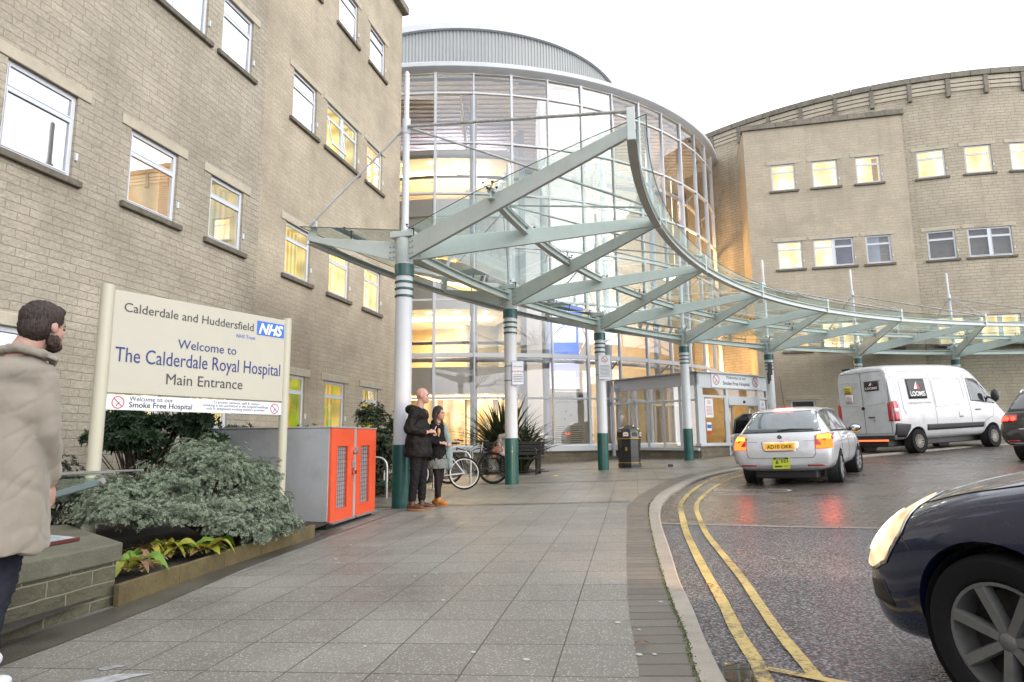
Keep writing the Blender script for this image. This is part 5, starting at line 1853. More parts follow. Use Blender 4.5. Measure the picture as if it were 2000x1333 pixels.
def wheel(root, x, y, r, w=0.20, rim=0.66, spokes=5, mat=M_ALLOY, steer=0.0, dark=False, detail=1):
    """tyre with its rim as a sub-part; outer side is +y for y>0"""
    sg = 1 if y > 0 else -1
    c = Vector((x, y, r))
    M = Matrix.Rotation(steer, 3, 'Z')
    def put(mb): mb.v = [tuple(c + M @ Vector((p[0], p[1] * sg, p[2]))) for p in mb.v]; mb.f = [f if sg > 0 else f[::-1] for f in mb.f]; return mb
    rr = r * rim
    t_ = MB()
    h = w / 2
    t_.lathe([(rr * .96, -h * .8), (rr * 1.03, -h), (r * .93, -h), (r * .985, -h * .82), (r, -h * .55), (r, h * .55), (r * .985, h * .82), (r * .93, h), (rr * 1.08, h * .98), (rr * 1.03, h * .9), (rr * .97, h * .7)], (0, 0, 0), 48, axis='Y')
    t_.f = [f[::-1] for f in t_.f]
    ty = put(t_).build('wheel', M_RUB, root, local=True, smooth=True)
    q = MB()
    q.lathe([(rr * .99, h * .62), (rr * 1.0, h * .9), (rr * .94, h * .9), (rr * .90, h * .5), (rr * .86, -h * .5), (0.001, -h * .5)], (0, 0, 0), 40, axis='Y')
    q.f = [f[::-1] for f in q.f]
    n = spokes
    for k in range(n):
        a = 2 * pi * k / n + .3
        d = Vector((cos(a), 0, sin(a))); s = Vector((-sin(a), 0, cos(a)))
        w0, w1 = (rr * .17, rr * .13) if n <= 6 else (rr * .10, rr * .12)
        y0, y1 = h * .62, h * .80
        vs = []
        for rad, ww, yy in ((rr * .15, w0, y0), (rr * .55, (w0 + w1) / 2, (y0 + y1) / 2), (rr * .93, w1, y1)):
            for s_, dy in ((-1, 0), (-.7, .018), (.7, .018), (1, 0), (.8, -.03), (-.8, -.03)): vs.append(d * rad + s * ww * s_ + Vector((0, yy + dy, 0)))
        fs = []
        for i in range(2):
            for j in range(6): fs.append((i * 6 + j, i * 6 + (j + 1) % 6, (i + 1) * 6 + (j + 1) % 6, (i + 1) * 6 + j))
        fs += [(5, 4, 3, 2, 1, 0), (12, 13, 14, 15, 16, 17)]
        q.add(vs, fs)
    q.lathe([(0.001, h * .86), (rr * .12, h * .84), (rr * .2, h * .70), (rr * .2, h * .3)], (0, 0, 0), 20, axis='Y')
    put(q).build('rim', mat, ty, local=True, smooth=True)
    b = MB(); b.lathe([(0.001, -h * 1.3), (r * 1.09, -h * 1.3), (r * 1.09, h * .7)], (0, 0, 0), 40, axis='Y'); put(b).build('arch_liner', M_BLACKP, ty, local=True, smooth=True)
    b = MB()
    b.lathe([(0.001, 0.0), (rr * .84, 0.0), (rr * .84, -h * .3)], (0, 0, 0), 30, axis='Y')
    b.f = [f[::-1] for f in b.f]
    put(b).build('brake_disc', M_DARKM, ty, local=True)
    return ty


def ltext(body, mat, name, root, o, xd, up, w=None, h=None, align='C', **k):
    """lettering in a vehicle's own space"""
    sv = ORG.pop(root.name, None)
    ob = text(body, mat, name, root, o, xd, up, w=w, h=h, align=align, **k)
    if sv is not None: ORG[root.name] = sv
    return ob


def groundrot(x, y, heading):
    """rotation that seats a vehicle on the sloping road; heading measured from +X"""
    n = Vector((-0.037, -0.006, 1)).normalized()
    f = Vector((cos(heading), sin(heading), 0)); f = (f - n * f.dot(n)).normalized()
    s = n.cross(f)
    return Matrix((f, s, n)).transposed()


def vroot(name, label, cat, x, y, heading, dz=0.0, group=None, sc_=1.0):
    r = thing(name, label, cat, (0, 0, 0), 0, group)
    r.matrix_world = Matrix.Translation((x, y, rz_(x, y) + dz)) @ groundrot(x, y, heading).to_4x4() @ Matrix.Scale(sc_, 4)
    bpy.context.view_layer.update()
    return r


def underbody_shade(root, x0, x1, w, z0, z1):  # black box added to darken the underside and stop light passing
    b = MB(); b.box(((x0 + x1) / 2, 0, (z0 + z1) / 2), (x1 - x0, w, z1 - z0)); b.build('underbody_shade', M_BLACKP, root, local=True, bevel=.03)


# ================= silver estate car
silver = carpaint('silver_car_paint', (0.56, 0.57, 0.59), metal=0.25, rough=0.35, dirt=0.25)
HD = R(90 - 34)
fx, fy = cos(HD), sin(HD)
ax_ = Vector((5.28, 12.55))       # rear axle centre on the road
sx0, sy0 = ax_.x - fx * .96, ax_.y - fy * .96
sr = vroot('estate_car', 'silver estate car seen from behind with brake lights on and a door open', 'car', sx0, sy0, HD, dz=-.035, group='cars at the entrance', sc_=.955)
ST = [(-.02, .42, .52, .60, .68, .55, .66, .66, .56, .05), (.02, .36, .55, .68, .80, .74, .81, .79, .68, .06), (.07, .31, .56, .80, .94, .79, .855, .83, .71, .07),
      (.16, .29, .56, .93, 1.06, .81, .87, .84, .68), (.36, .28, .56, .955, 1.27, .82, .878, .845, .615), (.58, .27, .56, .96, 1.435, .82, .882, .85, .575),
      (.85, .26, .56, .96, 1.482, .82, .884, .855, .575), (1.6, .25, .56, .955, 1.50, .82, .885, .86, .59), (2.4, .25, .56, .94, 1.485, .82, .885, .86, .59),
      (2.85, .25, .56, .925, 1.42, .82, .885, .86, .595), (3.2, .25, .56, .91, 1.24, .82, .885, .86, .64), (3.5, .26, .56, .90, 1.05, .82, .885, .86, .72), (3.65, .26, .56, .885, .985, .82, .883, .85, .73, .05),
      (4.1, .27, .54, .80, .90, .80, .87, .81, .67, .05), (4.38, .30, .5, .70, .80, .75, .80, .74, .58, .05), (4.53, .34, .47, .58, .66, .62, .68, .62, .48, .04), (4.57, .40, .47, .53, .58, .5, .55, .5, .4, .03)]
bd = vbody('body', ST, [(.96, .31, .355, .93), (3.54, .31, .355, .93)], silver, sr)
c = Car(sr, bd)
c.patch('rear_window', M_CGLS2, [(-.70, 1.02), (.70, 1.02), (.665, 1.10), (.575, 1.375), (.50, 1.40), (-.50, 1.40), (-.575, 1.375), (-.665, 1.10)], 'rear', .005)
c.patch('window_seal', M_TRIM, [(-.70, 1.005), (.70, 1.005), (.70, 1.022), (-.70, 1.022)], 'rear', .004)
for sg, nm in ((1, 'L'), (-1, 'R')):
    f = lambda P: [(sg * a, b) for a, b in P]
    lt = c.patch('tail_light', M_RLAMP, f([(.60, .70), (.845, .70), (.855, .86), (.83, .965), (.80, .975), (.625, .945), (.60, .90)]), 'rear', .006, .05)
    c.patch('lamp_glow', E_ORA, f([(.615, .705), (.84, .705), (.85, .76), (.75, .765), (.615, .755)]), 'rear', .011, .05, lt)
    c.patch('lamp_glow', E_YEL, f([(.635, .87), (.76, .875), (.835, .86), (.815, .955), (.64, .93)]), 'rear', .011, .05, lt)
    c.patch('lamp_glow', E_ORA, f([(.775, .765), (.848, .76), (.85, .86), (.775, .872)]), 'rear', .011, .05, lt)
    c.patch('lamp_glow', E_ORA, [(.02, .70), (.17, .71), (.26, .93), (.22, .955), (.10, .94), (.06, .86)], nm, .008, .05, lt)
    c.patch('bumper_reflector', M_RLAMP, f([(.45, .40), (.73, .40), (.73, .425), (.45, .425)]), 'rear', .005)
    # side glass
    w_ = c.patch('side_window', M_CGLS, [(.50, .99), (1.22, .985), (1.20, 1.40), (.85, 1.40), (.62, 1.28)], nm, .005)
    c.patch('side_window', M_CGLS, [(1.30, .985), (2.12, .97), (2.10, 1.41), (1.28, 1.41)], nm, .005)
    c.patch('side_window', M_CGLS, [(2.22, .97), (3.22, .945), (3.08, 1.05), (2.72, 1.36), (2.20, 1.41)], nm, .005)
    c.line('door_seam', M_TRIM, [(1.25, 1.0), (1.26, .62), (1.38, .34), (2.16, .32), (2.17, 1.0)], nm)
    c.line('door_seam', M_TRIM, [(2.17, .34), (3.14, .34), (3.2, .95)], nm)
    for hx in (1.42, 2.34):
        p = c.hit(hx, .86, nm, .02); b_ = MB(); b_.tube([p, p + Vector((.17, 0, .005))], [(.012, .016), (.012, .016)], 8); b_.build('door_handle', silver, sr, local=True, smooth=True)
    p = c.hit(3.05, .98, nm, .0); b_ = MB(); b_.ell(p + Vector((0, sg * .13, .035)), (.07, .115, .075)); b_.tube([p, p + Vector((0, sg * .08, .0))], .02, 6)
    mr = b_.build('mirror', M_TRIM, sr, local=True, smooth=True)
    b_ = MB(); b_.ell(p + Vector((-.045, sg * .13, .035)), (.035, .095, .058)); b_.build('mirror_glass', M_CHROME, mr, local=True, smooth=True)
    P = [c.hit(x, sg * .60, 'top', .0) + Vector((0, 0, .045)) for x in (.75, 1.2, 1.8, 2.4, 2.6)]
    P = [P[0] - Vector((.12, 0, .05))] + P + [P[-1] + Vector((.14, 0, -.06))]
    b_ = MB(); b_.tube(P, .014, 8); b_.build('roof_rail', M_ALUG, sr, local=True, smooth=True)
c.line('tailgate_seam', M_TRIM, [(-.60, .94), (-.60, .60), (-.55, .545), (.55, .545), (.60, .60), (.60, .94)], 'rear')
c.line('tailgate_crease', M_TRIM, [(-.60, .845), (-.40, .842)], 'rear', .0025)
c.line('tailgate_crease', M_TRIM, [(.40, .842), (.60, .845)], 'rear', .0025)
rc = c.patch('plate_recess', M_CHROME, [(-.33, .84), (.33, .84), (.31, .70), (.26, .665), (-.26, .665), (-.31, .70)], 'rear', .004)
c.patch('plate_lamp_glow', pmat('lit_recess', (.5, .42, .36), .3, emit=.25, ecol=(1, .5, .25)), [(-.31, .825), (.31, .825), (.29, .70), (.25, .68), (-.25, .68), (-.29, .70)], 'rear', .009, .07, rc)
px0 = c.hit(0, .76, 'rear', .0).x - .022
b_ = MB(); b_.box((px0, 0, .755), (.012, .52, .111)); np_ = b_.build('number_plate', M_PLATEY, sr, local=True)
ltext('AD10 OKK', TXBK, 'lettering', np_, (px0 - .008, 0, .722), (0, -1, 0), (0, 0, 1), w=.45, h=.068, bold=.012)
for y in (-.12, .12):
    b_ = MB(); b_.ell((px0 - .004, y, .822), (.012, .03, .01)); b_.build('plate_lamp', E_YEL, sr, local=True)
p = c.hit(0, .925, 'rear', 0); b_ = MB(); b_.lathe([(.001, -.010), (.030, -.014), (.044, -.012), (.044, .0)], p, 24, axis='X'); bg_ = b_.build('round_badge', M_CHROME, sr, local=True, smooth=True)
b_ = MB(); b_.lathe([(.001, -.0165), (.032, -.0165)], p, 20, axis='X'); b_.build('badge_centre', M_TRIM, bg_, local=True)
b_ = MB(); q = [p + Vector((-.019, y, z)) for y, z in ((.018, -.014), (.006, .02), (-.016, .012), (-.004, .0), (-.014, -.016), (0, -.008))]; b_.prism(q, (-.002, 0, 0)); b_.build('badge_emblem', M_CHROME, bg_, local=True)
tp = c.hit(0, .46, 'rear', 0)
b_ = MB(); b_.box((tp.x - .012, .0, .455), (.01, .30, .21)); tpl = b_.build('licence_plate', pmat('lime_yellow_plate', (.52, .58, .03), .4), sr, local=True)
b_ = MB(); b_.box((tp.x - .018, 0, .54), (.006, .26, .034)); b_.build('plate_header', M_TRIM, tpl, local=True)
ltext('HACKNEY', TXW, 'lettering', tpl, (tp.x - .0215, 0, .531), (0, -1, 0), (0, 0, 1), w=.16, h=.018)
ltext('521', TXBK, 'lettering', tpl, (tp.x - .018, -.06, .465), (0, -1, 0), (0, 0, 1), w=.12, h=.05, bold=.02)
b_ = MB(); b_.prism([(tp.x - .018, .09, .47), (tp.x - .018, .045, .47), (tp.x - .018, .068, .515)], (-.002, 0, 0)); b_.box((tp.x - .018, .068, .455), (.003, .05, .02)); b_.build('crest', TXG, tpl, local=True)
b_ = MB(); b_.box((tp.x - .018, .05, .395), (.003, .13, .028)); b_.box((tp.x - .018, -.08, .40), (.003, .08, .012)); b_.build('lettering_rows', TXG, tpl, local=True)
c.patch('high_brake_light', E_PINK, [(-.17, 1.425), (.17, 1.425), (.165, 1.452), (-.165, 1.452)], 'rear', .012)
b_ = MB(); P = [c.hit(y, z, 'rear', .018) for y, z in ((-.02, 1.035), (-.2, 1.045), (-.42, 1.04), (-.58, 1.035))]; b_.tube(P, [(.012, .02)] * 2 + [(.008, .012)] * 2, 6); b_.tube([c.hit(.02, 1.03, 'rear', .0), c.hit(.0, 1.035, 'rear', .03)], .022, 8); b_.build('rear_wiper', M_TRIM, sr, local=True, smooth=True)
ap = c.hit(.78, 0, 'top', 0); b_ = MB(); b_.tube([ap, ap + Vector((-.10, 0, .30)), ap + Vector((-.2, 0, .62))], [.008, .005, .003], 6); b_.ell(ap, (.05, .03, .02)); b_.build('aerial', M_TRIM, sr, local=True)
c.patch('bumper_valance', M_TRIM, [(-.72, .30), (.72, .30), (.66, .345), (-.66, .345)], 'rear', .003)
for (x, y, st) in ((.96, .78, 0), (.96, -.78, 0), (3.54, .78, -.12), (3.54, -.78, -.12)): wheel(sr, x, y, .318, .205, .64, 7, steer=st)
underbody_shade(sr, .25, 4.3, 1.1, .15, .34)
# the open passenger door, hinged forward
dn = MB()
a0 = R(24)
hp = Vector((2.17, .865, 0))
d_ = Vector((-cos(a0), sin(a0), 0)); nn_ = Vector((sin(a0), cos(a0), 0))
pl = [(0, .34), (.80, .36), (.88, .62), (.86, .95), (.80, 1.0), (0, .98)]
dn.prism([hp + d_ * a + ZV * b for a, b in pl], nn_ * .045)
do = dn.build('open_door', silver, sr, local=True, bevel=.012)
dn = MB()
for pts in ([(.02, .98), (.02, 1.38)], [(.02, 1.40), (.45, 1.41), (.72, 1.30), (.82, 1.0)]):
    dn.tube([hp + nn_ * .02 + d_ * a + ZV * b for a, b in pts], .02, 6)
dn.build('door_window_frame', M_TRIM, do, local=True)
b_ = MB(); b_.prism([hp + nn_ * .018 + d_ * a + ZV * b for a, b in ((.03, .99), (.80, 1.0), (.71, 1.29), (.45, 1.395), (.03, 1.39))], nn_ * .005); b_.build('door_glass', glassmat('car_door_glass', (.35, .37, .37), .12, 1.5), do, local=True)

# ================= white van
white = carpaint('white_van_paint', (0.50, 0.505, 0.52), rough=0.35, dirt=0.3)
HV = R(90 - 66)
vx, vy = cos(HV), sin(HV)
RRp = Vector((12.2, 19.97)); side = Vector((vy, -vx))
rax = RRp - side * .90
v0 = rax - Vector((vx, vy)) * 1.02
vr = vroot('delivery_van', 'tall white cash delivery van with black square panels parked beyond the silver car', 'van', v0.x, v0.y, HV)
SV = [(0, .50, .9, 1.30, 2.50, .80, .90, .90, .80, .10), (.02, .44, .9, 1.35, 2.60, .88, .955, .945, .83, .12), (.07, .42, .9, 1.38, 2.655, .90, .975, .96, .845, .14), (.30, .40, .9, 1.4, 2.70, .91, .985, .965, .85, .15),
      (1.0, .38, .9, 1.4, 2.72, .91, .99, .97, .85, .15), (2.4, .38, .9, 1.4, 2.735, .91, .99, .97, .85, .15), (3.6, .38, .9, 1.4, 2.72, .91, .99, .97, .84, .15), (4.1, .38, .9, 1.4, 2.63, .91, .99, .965, .80, .16),
      (4.5, .38, .9, 1.38, 2.42, .91, .985, .96, .74, .16), (4.85, .38, .9, 1.32, 2.10, .91, .98, .955, .74, .14), (5.15, .38, .85, 1.22, 1.74, .91, .975, .94, .77, .12), (5.36, .38, .82, 1.14, 1.44, .90, .965, .92, .78, .09),
      (5.55, .38, .78, 1.08, 1.28, .88, .94, .89, .76, .06), (5.75, .38, .7, .95, 1.12, .84, .89, .84, .70, .05), (5.87, .40, .62, .78, .92, .74, .80, .75, .62, .05), (5.91, .46, .6, .7, .78, .6, .66, .62, .5, .04)]
bd = vbody('body', SV, [(1.02, .36, .43, 1.03), (4.685, .36, .43, 1.03)], white, vr)
c = Car(vr, bd)
M_LOGO = pmat('black_panel', (.012, .012, .013), .4)
for sg, nm in ((1, 'L'), (-1, 'R')):
    f = lambda P: [(sg * a, b) for a, b in P]
    l_ = c.patch('tail_light', M_RLAMP, f([(.80, .98), (.93, .98), (.925, 1.55), (.84, 1.55), (.80, 1.5)]), 'rear', .008)
    l_ = c.patch('tail_light', M_RLAMP, [(.03, .98), (.22, .98), (.24, 1.05), (.24, 1.48), (.20, 1.57), (.03, 1.57)], nm, .008)
    c.patch('clear_lens', pmat('clear_lens', (.6, .55, .55), .2), [(.06, 1.22), (.235, 1.22), (.235, 1.36), (.06, 1.36)], nm, .013, .07, l_)
    c.patch('side_trim', M_TRIM, [(.05, .50), (.56, .50), (.60, .62), (.68, .74), (.70, .87), (.10, .92), (.05, .9)], nm, .008)
    c.patch('side_trim', M_TRIM, [(1.46, .66), (4.22, .66), (4.24, .82), (1.44, .84)], nm, .010)
    c.patch('front_trim', M_TRIM, [(5.15, .45), (5.84, .5), (5.84, .85), (5.16, .70)], nm, .008)
    c.patch('cab_window', M_CGLS, [(3.72, 1.50), (4.72, 1.42), (5.02, 1.38), (4.86, 1.72), (4.42, 2.14), (4.22, 2.22), (3.74, 2.24)], nm, .007)
    c.line('cab_pillar', white, [(4.45, 1.46), (4.46, 2.1)], nm, .018, .006)
    # raised panel outlines
    c.line('panel_outline', white, [(.55, 1.18), (.48, 1.3), (.48, 2.14), (.56, 2.24), (1.85, 2.25)], nm, .014)
    c.line('panel_outline', white, [(1.98, 1.36), (1.98, 2.18), (2.04, 2.25), (3.26, 2.25), (3.4, 2.18), (3.42, 1.55), (3.3, 1.42), (1.98, 1.36)], nm, .014)
    c.line('door_seam', M_TRIM, [(1.92, .62), (1.92, 2.42)], nm, .004)
    c.line('door_seam', M_TRIM, [(3.62, .62), (3.60, 2.36)], nm, .005)
    c.line('door_seam', M_TRIM, [(4.9, 1.38), (4.75, 1.0), (4.30, .85), (4.28, .60)], nm, .005)
    c.line('roof_gutter', M_ALUG, [(.2, 2.46), (3.9, 2.48)], nm, .006)
    lg = c.patch('logo_panel', M_LOGO, [(.80, 1.62), (1.62, 1.62), (1.62, 2.22), (.80, 2.22)], nm, .02, .1)
    xd = Vector((1 if sg < 0 else -1, 0, 0))
    p = c.hit(1.21, 1.70, nm, .030); p2 = c.hit(1.21, 2.1, nm, .03)
    upv = (p2 - p).normalized()
    ltext('LOOMIS', TXW, 'lettering', lg, p, xd, upv, w=.66, h=.15, bold=.01)
    n_ = xd.cross(upv)
    b_ = MB(); b_.prism([p + upv * .22 - xd * .13, p + upv * .22 + xd * .0, p + upv * .46 + xd * .02], n_ * .003); b_.build('emblem', TXW, lg, local=True)
    b_ = MB(); b_.prism([p + upv * .22 + xd * .01, p + upv * .22 + xd * .14, p + upv * .44 + xd * .03], n_ * .003); b_.build('emblem_red', pmat('logo_red', (.6, .03, .03), .4), lg, local=True)
    p = c.hit(1.25, 1.47, nm, .012)
    ltext('managing cash in society', M_ALUG, 'lettering', vr, p, xd, ZV, w=1.05)
    mp_ = c.hit(4.72, 1.62, nm, 0)
    b_ = MB(); b_.ell(mp_ + Vector((.05, sg * .22, .02)), (.10, .12, .20)); b_.tube([mp_, mp_ + Vector((.03, sg * .2, -.1))], .03, 6); b_.build('mirror', M_TRIM, vr, local=True, smooth=True)
    p = c.hit(3.85, 1.22, nm, .02); b_ = MB(); b_.tube([p, p + Vector((.24, 0, 0))], .02, 6); b_.build('door_handle', M_TRIM, vr, local=True)
    c.patch('fuel_cap', white, rpoly(3.0, 3.2, 1.0, 1.2, .03), nm, .004)
c.line('rear_door_seam', M_TRIM, [(0, .62), (0, 2.52)], 'rear', .006)
c.line('rear_door_seam', M_TRIM, [(-.86, .62), (-.86, 2.3), (-.78, 2.5), (.78, 2.5), (.86, 2.3), (.86, .62), (-.86, .62)], 'rear', .007)
c.line('panel_outline', white, [(-.74, 1.55), (-.10, 1.48), (-.10, 2.2), (-.70, 2.24), (-.74, 1.55)], 'rear', .014)
c.line('panel_outline', white, [(.74, 1.55), (.10, 1.48), (.10, 2.2), (.70, 2.24), (.74, 1.55)], 'rear', .014)
lg = c.patch('logo_panel', M_LOGO, [(-.60, 1.92), (-.12, 1.92), (-.12, 2.22), (-.60, 2.22)], 'rear', .022, .1)
p = c.hit(-.36, 1.96, 'rear', .032); ltext('LOOMIS', TXW, 'lettering', lg, p, (0, -1, 0), ZV, w=.40, h=.08, bold=.01)
b_ = MB(); b_.prism([p + Vector((-.002, .08, .12)), p + Vector((-.002, 0, .12)), p + Vector((-.002, -.01, .22))], (-.002, 0, 0)); b_.build('emblem', TXW, lg, local=True)
b_ = MB(); b_.prism([p + Vector((-.002, -.01, .12)), p + Vector((-.002, -.09, .12)), p + Vector((-.002, -.02, .22))], (-.002, 0, 0)); b_.build('emblem_red', pmat('logo_red', (.6, .03, .03), .4), lg, local=True)
ys = c.patch('warning_sticker', pmat('yellow_sticker', (.75, .6, .03), .5), [(.34, 1.88), (.60, 1.88), (.60, 2.10), (.34, 2.10)], 'rear', .022, .1)
p = c.hit(.47, 2.03, 'rear', .032)
for k, s_ in enumerate(('POLICE', 'FOLLOW', 'THIS VAN')): ltext(s_, TXBK, 'lettering', ys, p - ZV * .065 * k, (0, -1, 0), ZV, w=.2, h=.035, bold=.02)
ws = c.patch('white_sticker', M_SIGNW, [(.32, 1.58), (.58, 1.58), (.58, 1.84), (.32, 1.84)], 'rear', .02, .1)
p = c.hit(.45, 1.62, 'rear', .028)
b_ = MB()
for k in range(5): b_.box(p + ZV * .045 * k, (.003, .18, .012))
b_.build('lettering_rows', TXR, ws, local=True)
p = c.hit(-.0, 1.40, 'rear', .02); b_ = MB(); b_.lathe([(.001, -.01), (.05, -.012), (.05, .01)], p + Vector((0, .0, 0)), 20, axis='X'); b_.build('round_badge', M_DARKM, vr, local=True)
p = c.hit(-.16, 1.12, 'rear', .03); b_ = MB(); b_.tube([p, p + Vector((0, -.2, .0))], .02, 6); b_.tube([p + Vector((0, -.18, -.12)), p + Vector((0, -.18, -.09))], .015, 6); b_.build('door_handle', M_TRIM, vr, local=True)
vp = c.hit(.50, .80, 'rear', 0)
b_ = MB(); b_.box((vp.x - .02, .50, .76), (.012, .52, .11)); np_ = b_.build('number_plate', M_PLATEY, vr, local=True)
ltext('BX60 OMZ', TXBK, 'lettering', np_, (vp.x - .028, .50, .73), (0, -1, 0), ZV, w=.44, h=.065, bold=.012)
b_ = MB(); b_.box((vp.x - .03, .5, .845), (.05, .6, .03)); b_.build('plate_lamp_bar', M_TRIM, vr, local=True)
b_ = MB(); b_.box((-.03, 0, .50), (.14, 1.84, .14)); b_.box((-.03, -.93, .50), (.14, .1, .14)); b_.build('rear_step', M_TRIM, vr, local=True, bevel=.02)
b_ = MB(); b_.box((-.105, .05, .42), (.012, 1.66, .05)); b_.build('reflection_strip', pmat('red_reflection_glow', (.8, .12, .04), .4, emit=.9, ecol=(1, .16, .05)), vr, local=True)  # glow stands in for red-orange light reflected off the step
rp = c.hit(.15, .55, 'top', 0); b_ = MB(); b_.box(rp + Vector((0, 0, .02)), (.12, .3, .05)); b_.build('roof_marker', M_TRIM, vr, local=True, bevel=.01)
c.line('side_seam', M_ALUG, [(.30, .95), (.30, 2.4)], 'R', .005)
for (x, y) in ((1.02, .86), (1.02, -.86), (4.685, .86), (4.685, -.86)):
    wheel(vr, x, y, .355, .225, .56, 12, mat=pmat('steel_wheel', (.24, .22, .20), .5, metal=.4, dirt=.5) if x == 1.02 and y > 0 else bpy.data.materials['steel_wheel'])

underbody_shade(vr, .1, 5.6, 1.2, .22, .46)
# ================= dark people carrier at the right edge
HS = R(90 - 58)
brown = carpaint('dark_brown_car_paint', (0.030, 0.024, 0.022), metal=0.2, rough=0.3, dirt=0.15)
kr = vroot('people_carrier', 'dark brown car cut off by the right edge, its red tail light glowing', 'car', 11.35, 14.05, HS, group='cars at the entrance')
SK = [(s[0], s[1] + .02, s[2], s[3] + .05, s[4] + .14 * (1 if s[4] > .9 else .5), s[5] + .03, s[6] + .03, s[7] + .03, s[8] + .05) + tuple(s[9:]) for s in ST]
bd = vbody('body', SK, [(.96, .33, .375, .96), (3.54, .33, .375, .96)], brown, kr)
c = Car(kr, bd)
c.patch('rear_window', M_CGLS, [(-.72, 1.10), (.72, 1.10), (.60, 1.50), (-.60, 1.50)], 'rear', .005)
for sg, nm in ((1, 'L'), (-1, 'R')):
    f = lambda P: [(sg * a, b) for a, b in P]
    l_ = c.patch('tail_light', M_RLAMP, f([(.52, .88), (.86, .86), (.87, 1.02), (.52, 1.03)]), 'rear', .006)
    for y in (.60, .72, .82): c.patch('lamp_glow', E_RED, f(rpoly(y - .045, y + .045, .90, .99, .03)), 'rear', .012, .05, l_)
    c.patch('lamp_glow', E_RED, [(.05, .90), (.22, .92), (.22, 1.0), (.06, .99)], nm, .008, .05, l_)
    for a, b in ((.5, 1.22), (1.3, 2.1), (2.2, 3.1)): c.patch('side_window', M_CGLS, [(a, 1.06), (b, 1.05), (b - .06, 1.50), (a + .04, 1.50)], nm, .005)
    c.patch('bumper_reflector', M_RLAMP, f([(.5, .44), (.76, .44), (.76, .47), (.5, .47)]), 'rear', .005)
    P = [c.hit(x, sg * .62, 'top', .0) + Vector((0, 0, .05)) for x in (.75, 1.4, 2.4)]
    b_ = MB(); b_.tube([P[0] - Vector((.1, 0, .06))] + P + [P[-1] + Vector((.1, 0, -.06))], .018, 8); b_.build('roof_rail', M_CHROME, kr, local=True)
c.patch('chrome_strip', M_CHROME, [(-.5, .70), (.5, .70), (.5, .72), (-.5, .72)], 'rear', .006)
c.patch('bumper_valance', M_ALUG, [(-.74, .36), (.74, .36), (.74, .42), (-.74, .42)], 'rear', .004)
for (x, y) in ((.96, .80), (.96, -.80), (3.54, .80), (3.54, -.80)): wheel(kr, x, y, .335, .21, .64, 5)

underbody_shade(kr, .25, 4.3, 1.1, .16, .36)
# ================= dark blue car passing close on the right
HB = R(90 + 19)
navy = carpaint('navy_car_paint', (0.005, 0.009, 0.036), metal=0.1, rough=0.28, dirt=0.05)
hx, hy = cos(HB), sin(HB)
wc = Vector((1.93, 2.62))      # near front wheel
lf = Vector((-hy, hx))         # the car's left
fa = wc - lf * .76
b0 = fa - Vector((hx, hy)) * 3.40
br_ = vroot('hatchback', 'dark navy car close at the lower right corner with its headlight glowing', 'car', b0.x, b0.y, HB, group='cars at the entrance')
SB = [(0, .42, .52, .65, .75, .6, .7, .7, .6, .05), (.06, .32, .56, .85, 1.0, .78, .84, .82, .7), (.3, .28, .56, .94, 1.3, .82, .87, .84, .62), (.7, .26, .56, .96, 1.46, .82, .88, .85, .58), (1.6, .25, .56, .95, 1.50, .82, .885, .855, .6),
      (2.3, .25, .56, .94, 1.44, .82, .885, .855, .62), (2.75, .25, .56, .93, 1.20, .82, .885, .85, .67), (3.02, .25, .56, .92, 1.02, .82, .885, .845, .72, .04), (3.4, .22, .55, .86, .950, .81, .885, .83, .68, .04),
      (3.68, .17, .54, .80, .885, .80, .875, .81, .66, .045), (3.9, .14, .48, .72, .815, .82, .85, .78, .60, .05), (4.03, .14, .44, .63, .72, .77, .80, .72, .53, .05), (4.11, .15, .40, .54, .61, .69, .72, .64, .44, .04), (4.14, .20, .37, .47, .51, .57, .60, .52, .37, .03)]
bd = vbody('body', SB, [(.75, .315, .36, .93), (3.40, .315, .365, .93)], navy, br_, sub=3)
c = Car(br_, bd)
hl = c.patch('headlight', M_CHROME, [(3.76, .825), (3.84, .80), (3.95, .75), (4.04, .67), (4.10, .57), (4.10, .48), (4.0, .47), (3.90, .52), (3.80, .66)], 'L', .003, .03)
c.patch('lamp_glow', E_HEAD, [(3.78, .812), (3.84, .788), (3.94, .735), (4.03, .66), (4.085, .57), (4.085, .495), (4.0, .485), (3.91, .535), (3.81, .67)], 'L', .009, .02, hl)
c.patch('lamp_core', E_HEADC, [(3.86, .74), (3.95, .70), (4.03, .63), (4.06, .55), (3.98, .56), (3.90, .63)], 'L', .015, .02, hl)
h2 = c.patch('headlight', E_HEAD, [(.45, .56), (.70, .60), (.74, .74), (.50, .70)], 'front', .006, .03)
h3 = c.patch('headlight', E_HEAD, [(-.45, .56), (-.70, .60), (-.74, .74), (-.50, .70)], 'front', .006, .03)
c.patch('grille', M_TRIM, [(-.38, .44), (.38, .44), (.34, .56), (-.34, .56)], 'front', .006)
c.patch('windscreen', M_CGLS, [(2.35, -.60), (2.98, -.70), (2.98, .70), (2.35, .60)], 'top', .006)
c.patch('side_window', M_CGLS, [(1.3, .98), (2.95, .97), (2.75, 1.12), (2.35, 1.36), (1.3, 1.42)], 'L', .005)
c.line('bonnet_seam', M_TRIM, [(2.95, .80), (3.4, .775), (3.7, .745), (3.95, .66)], 'top', .003)
c.line('bumper_seam', M_TRIM, [(3.76, .60), (3.80, .64), (3.84, .70)], 'L', .003)
c.patch('side_marker', E_YEL, [(3.14, .80), (3.20, .795), (3.20, .808), (3.14, .813)], 'L', .006, .03)
c.patch('fog_recess', M_TRIM, [(3.90, .33), (4.06, .34), (4.08, .42), (3.94, .44)], 'L', .004, .03)
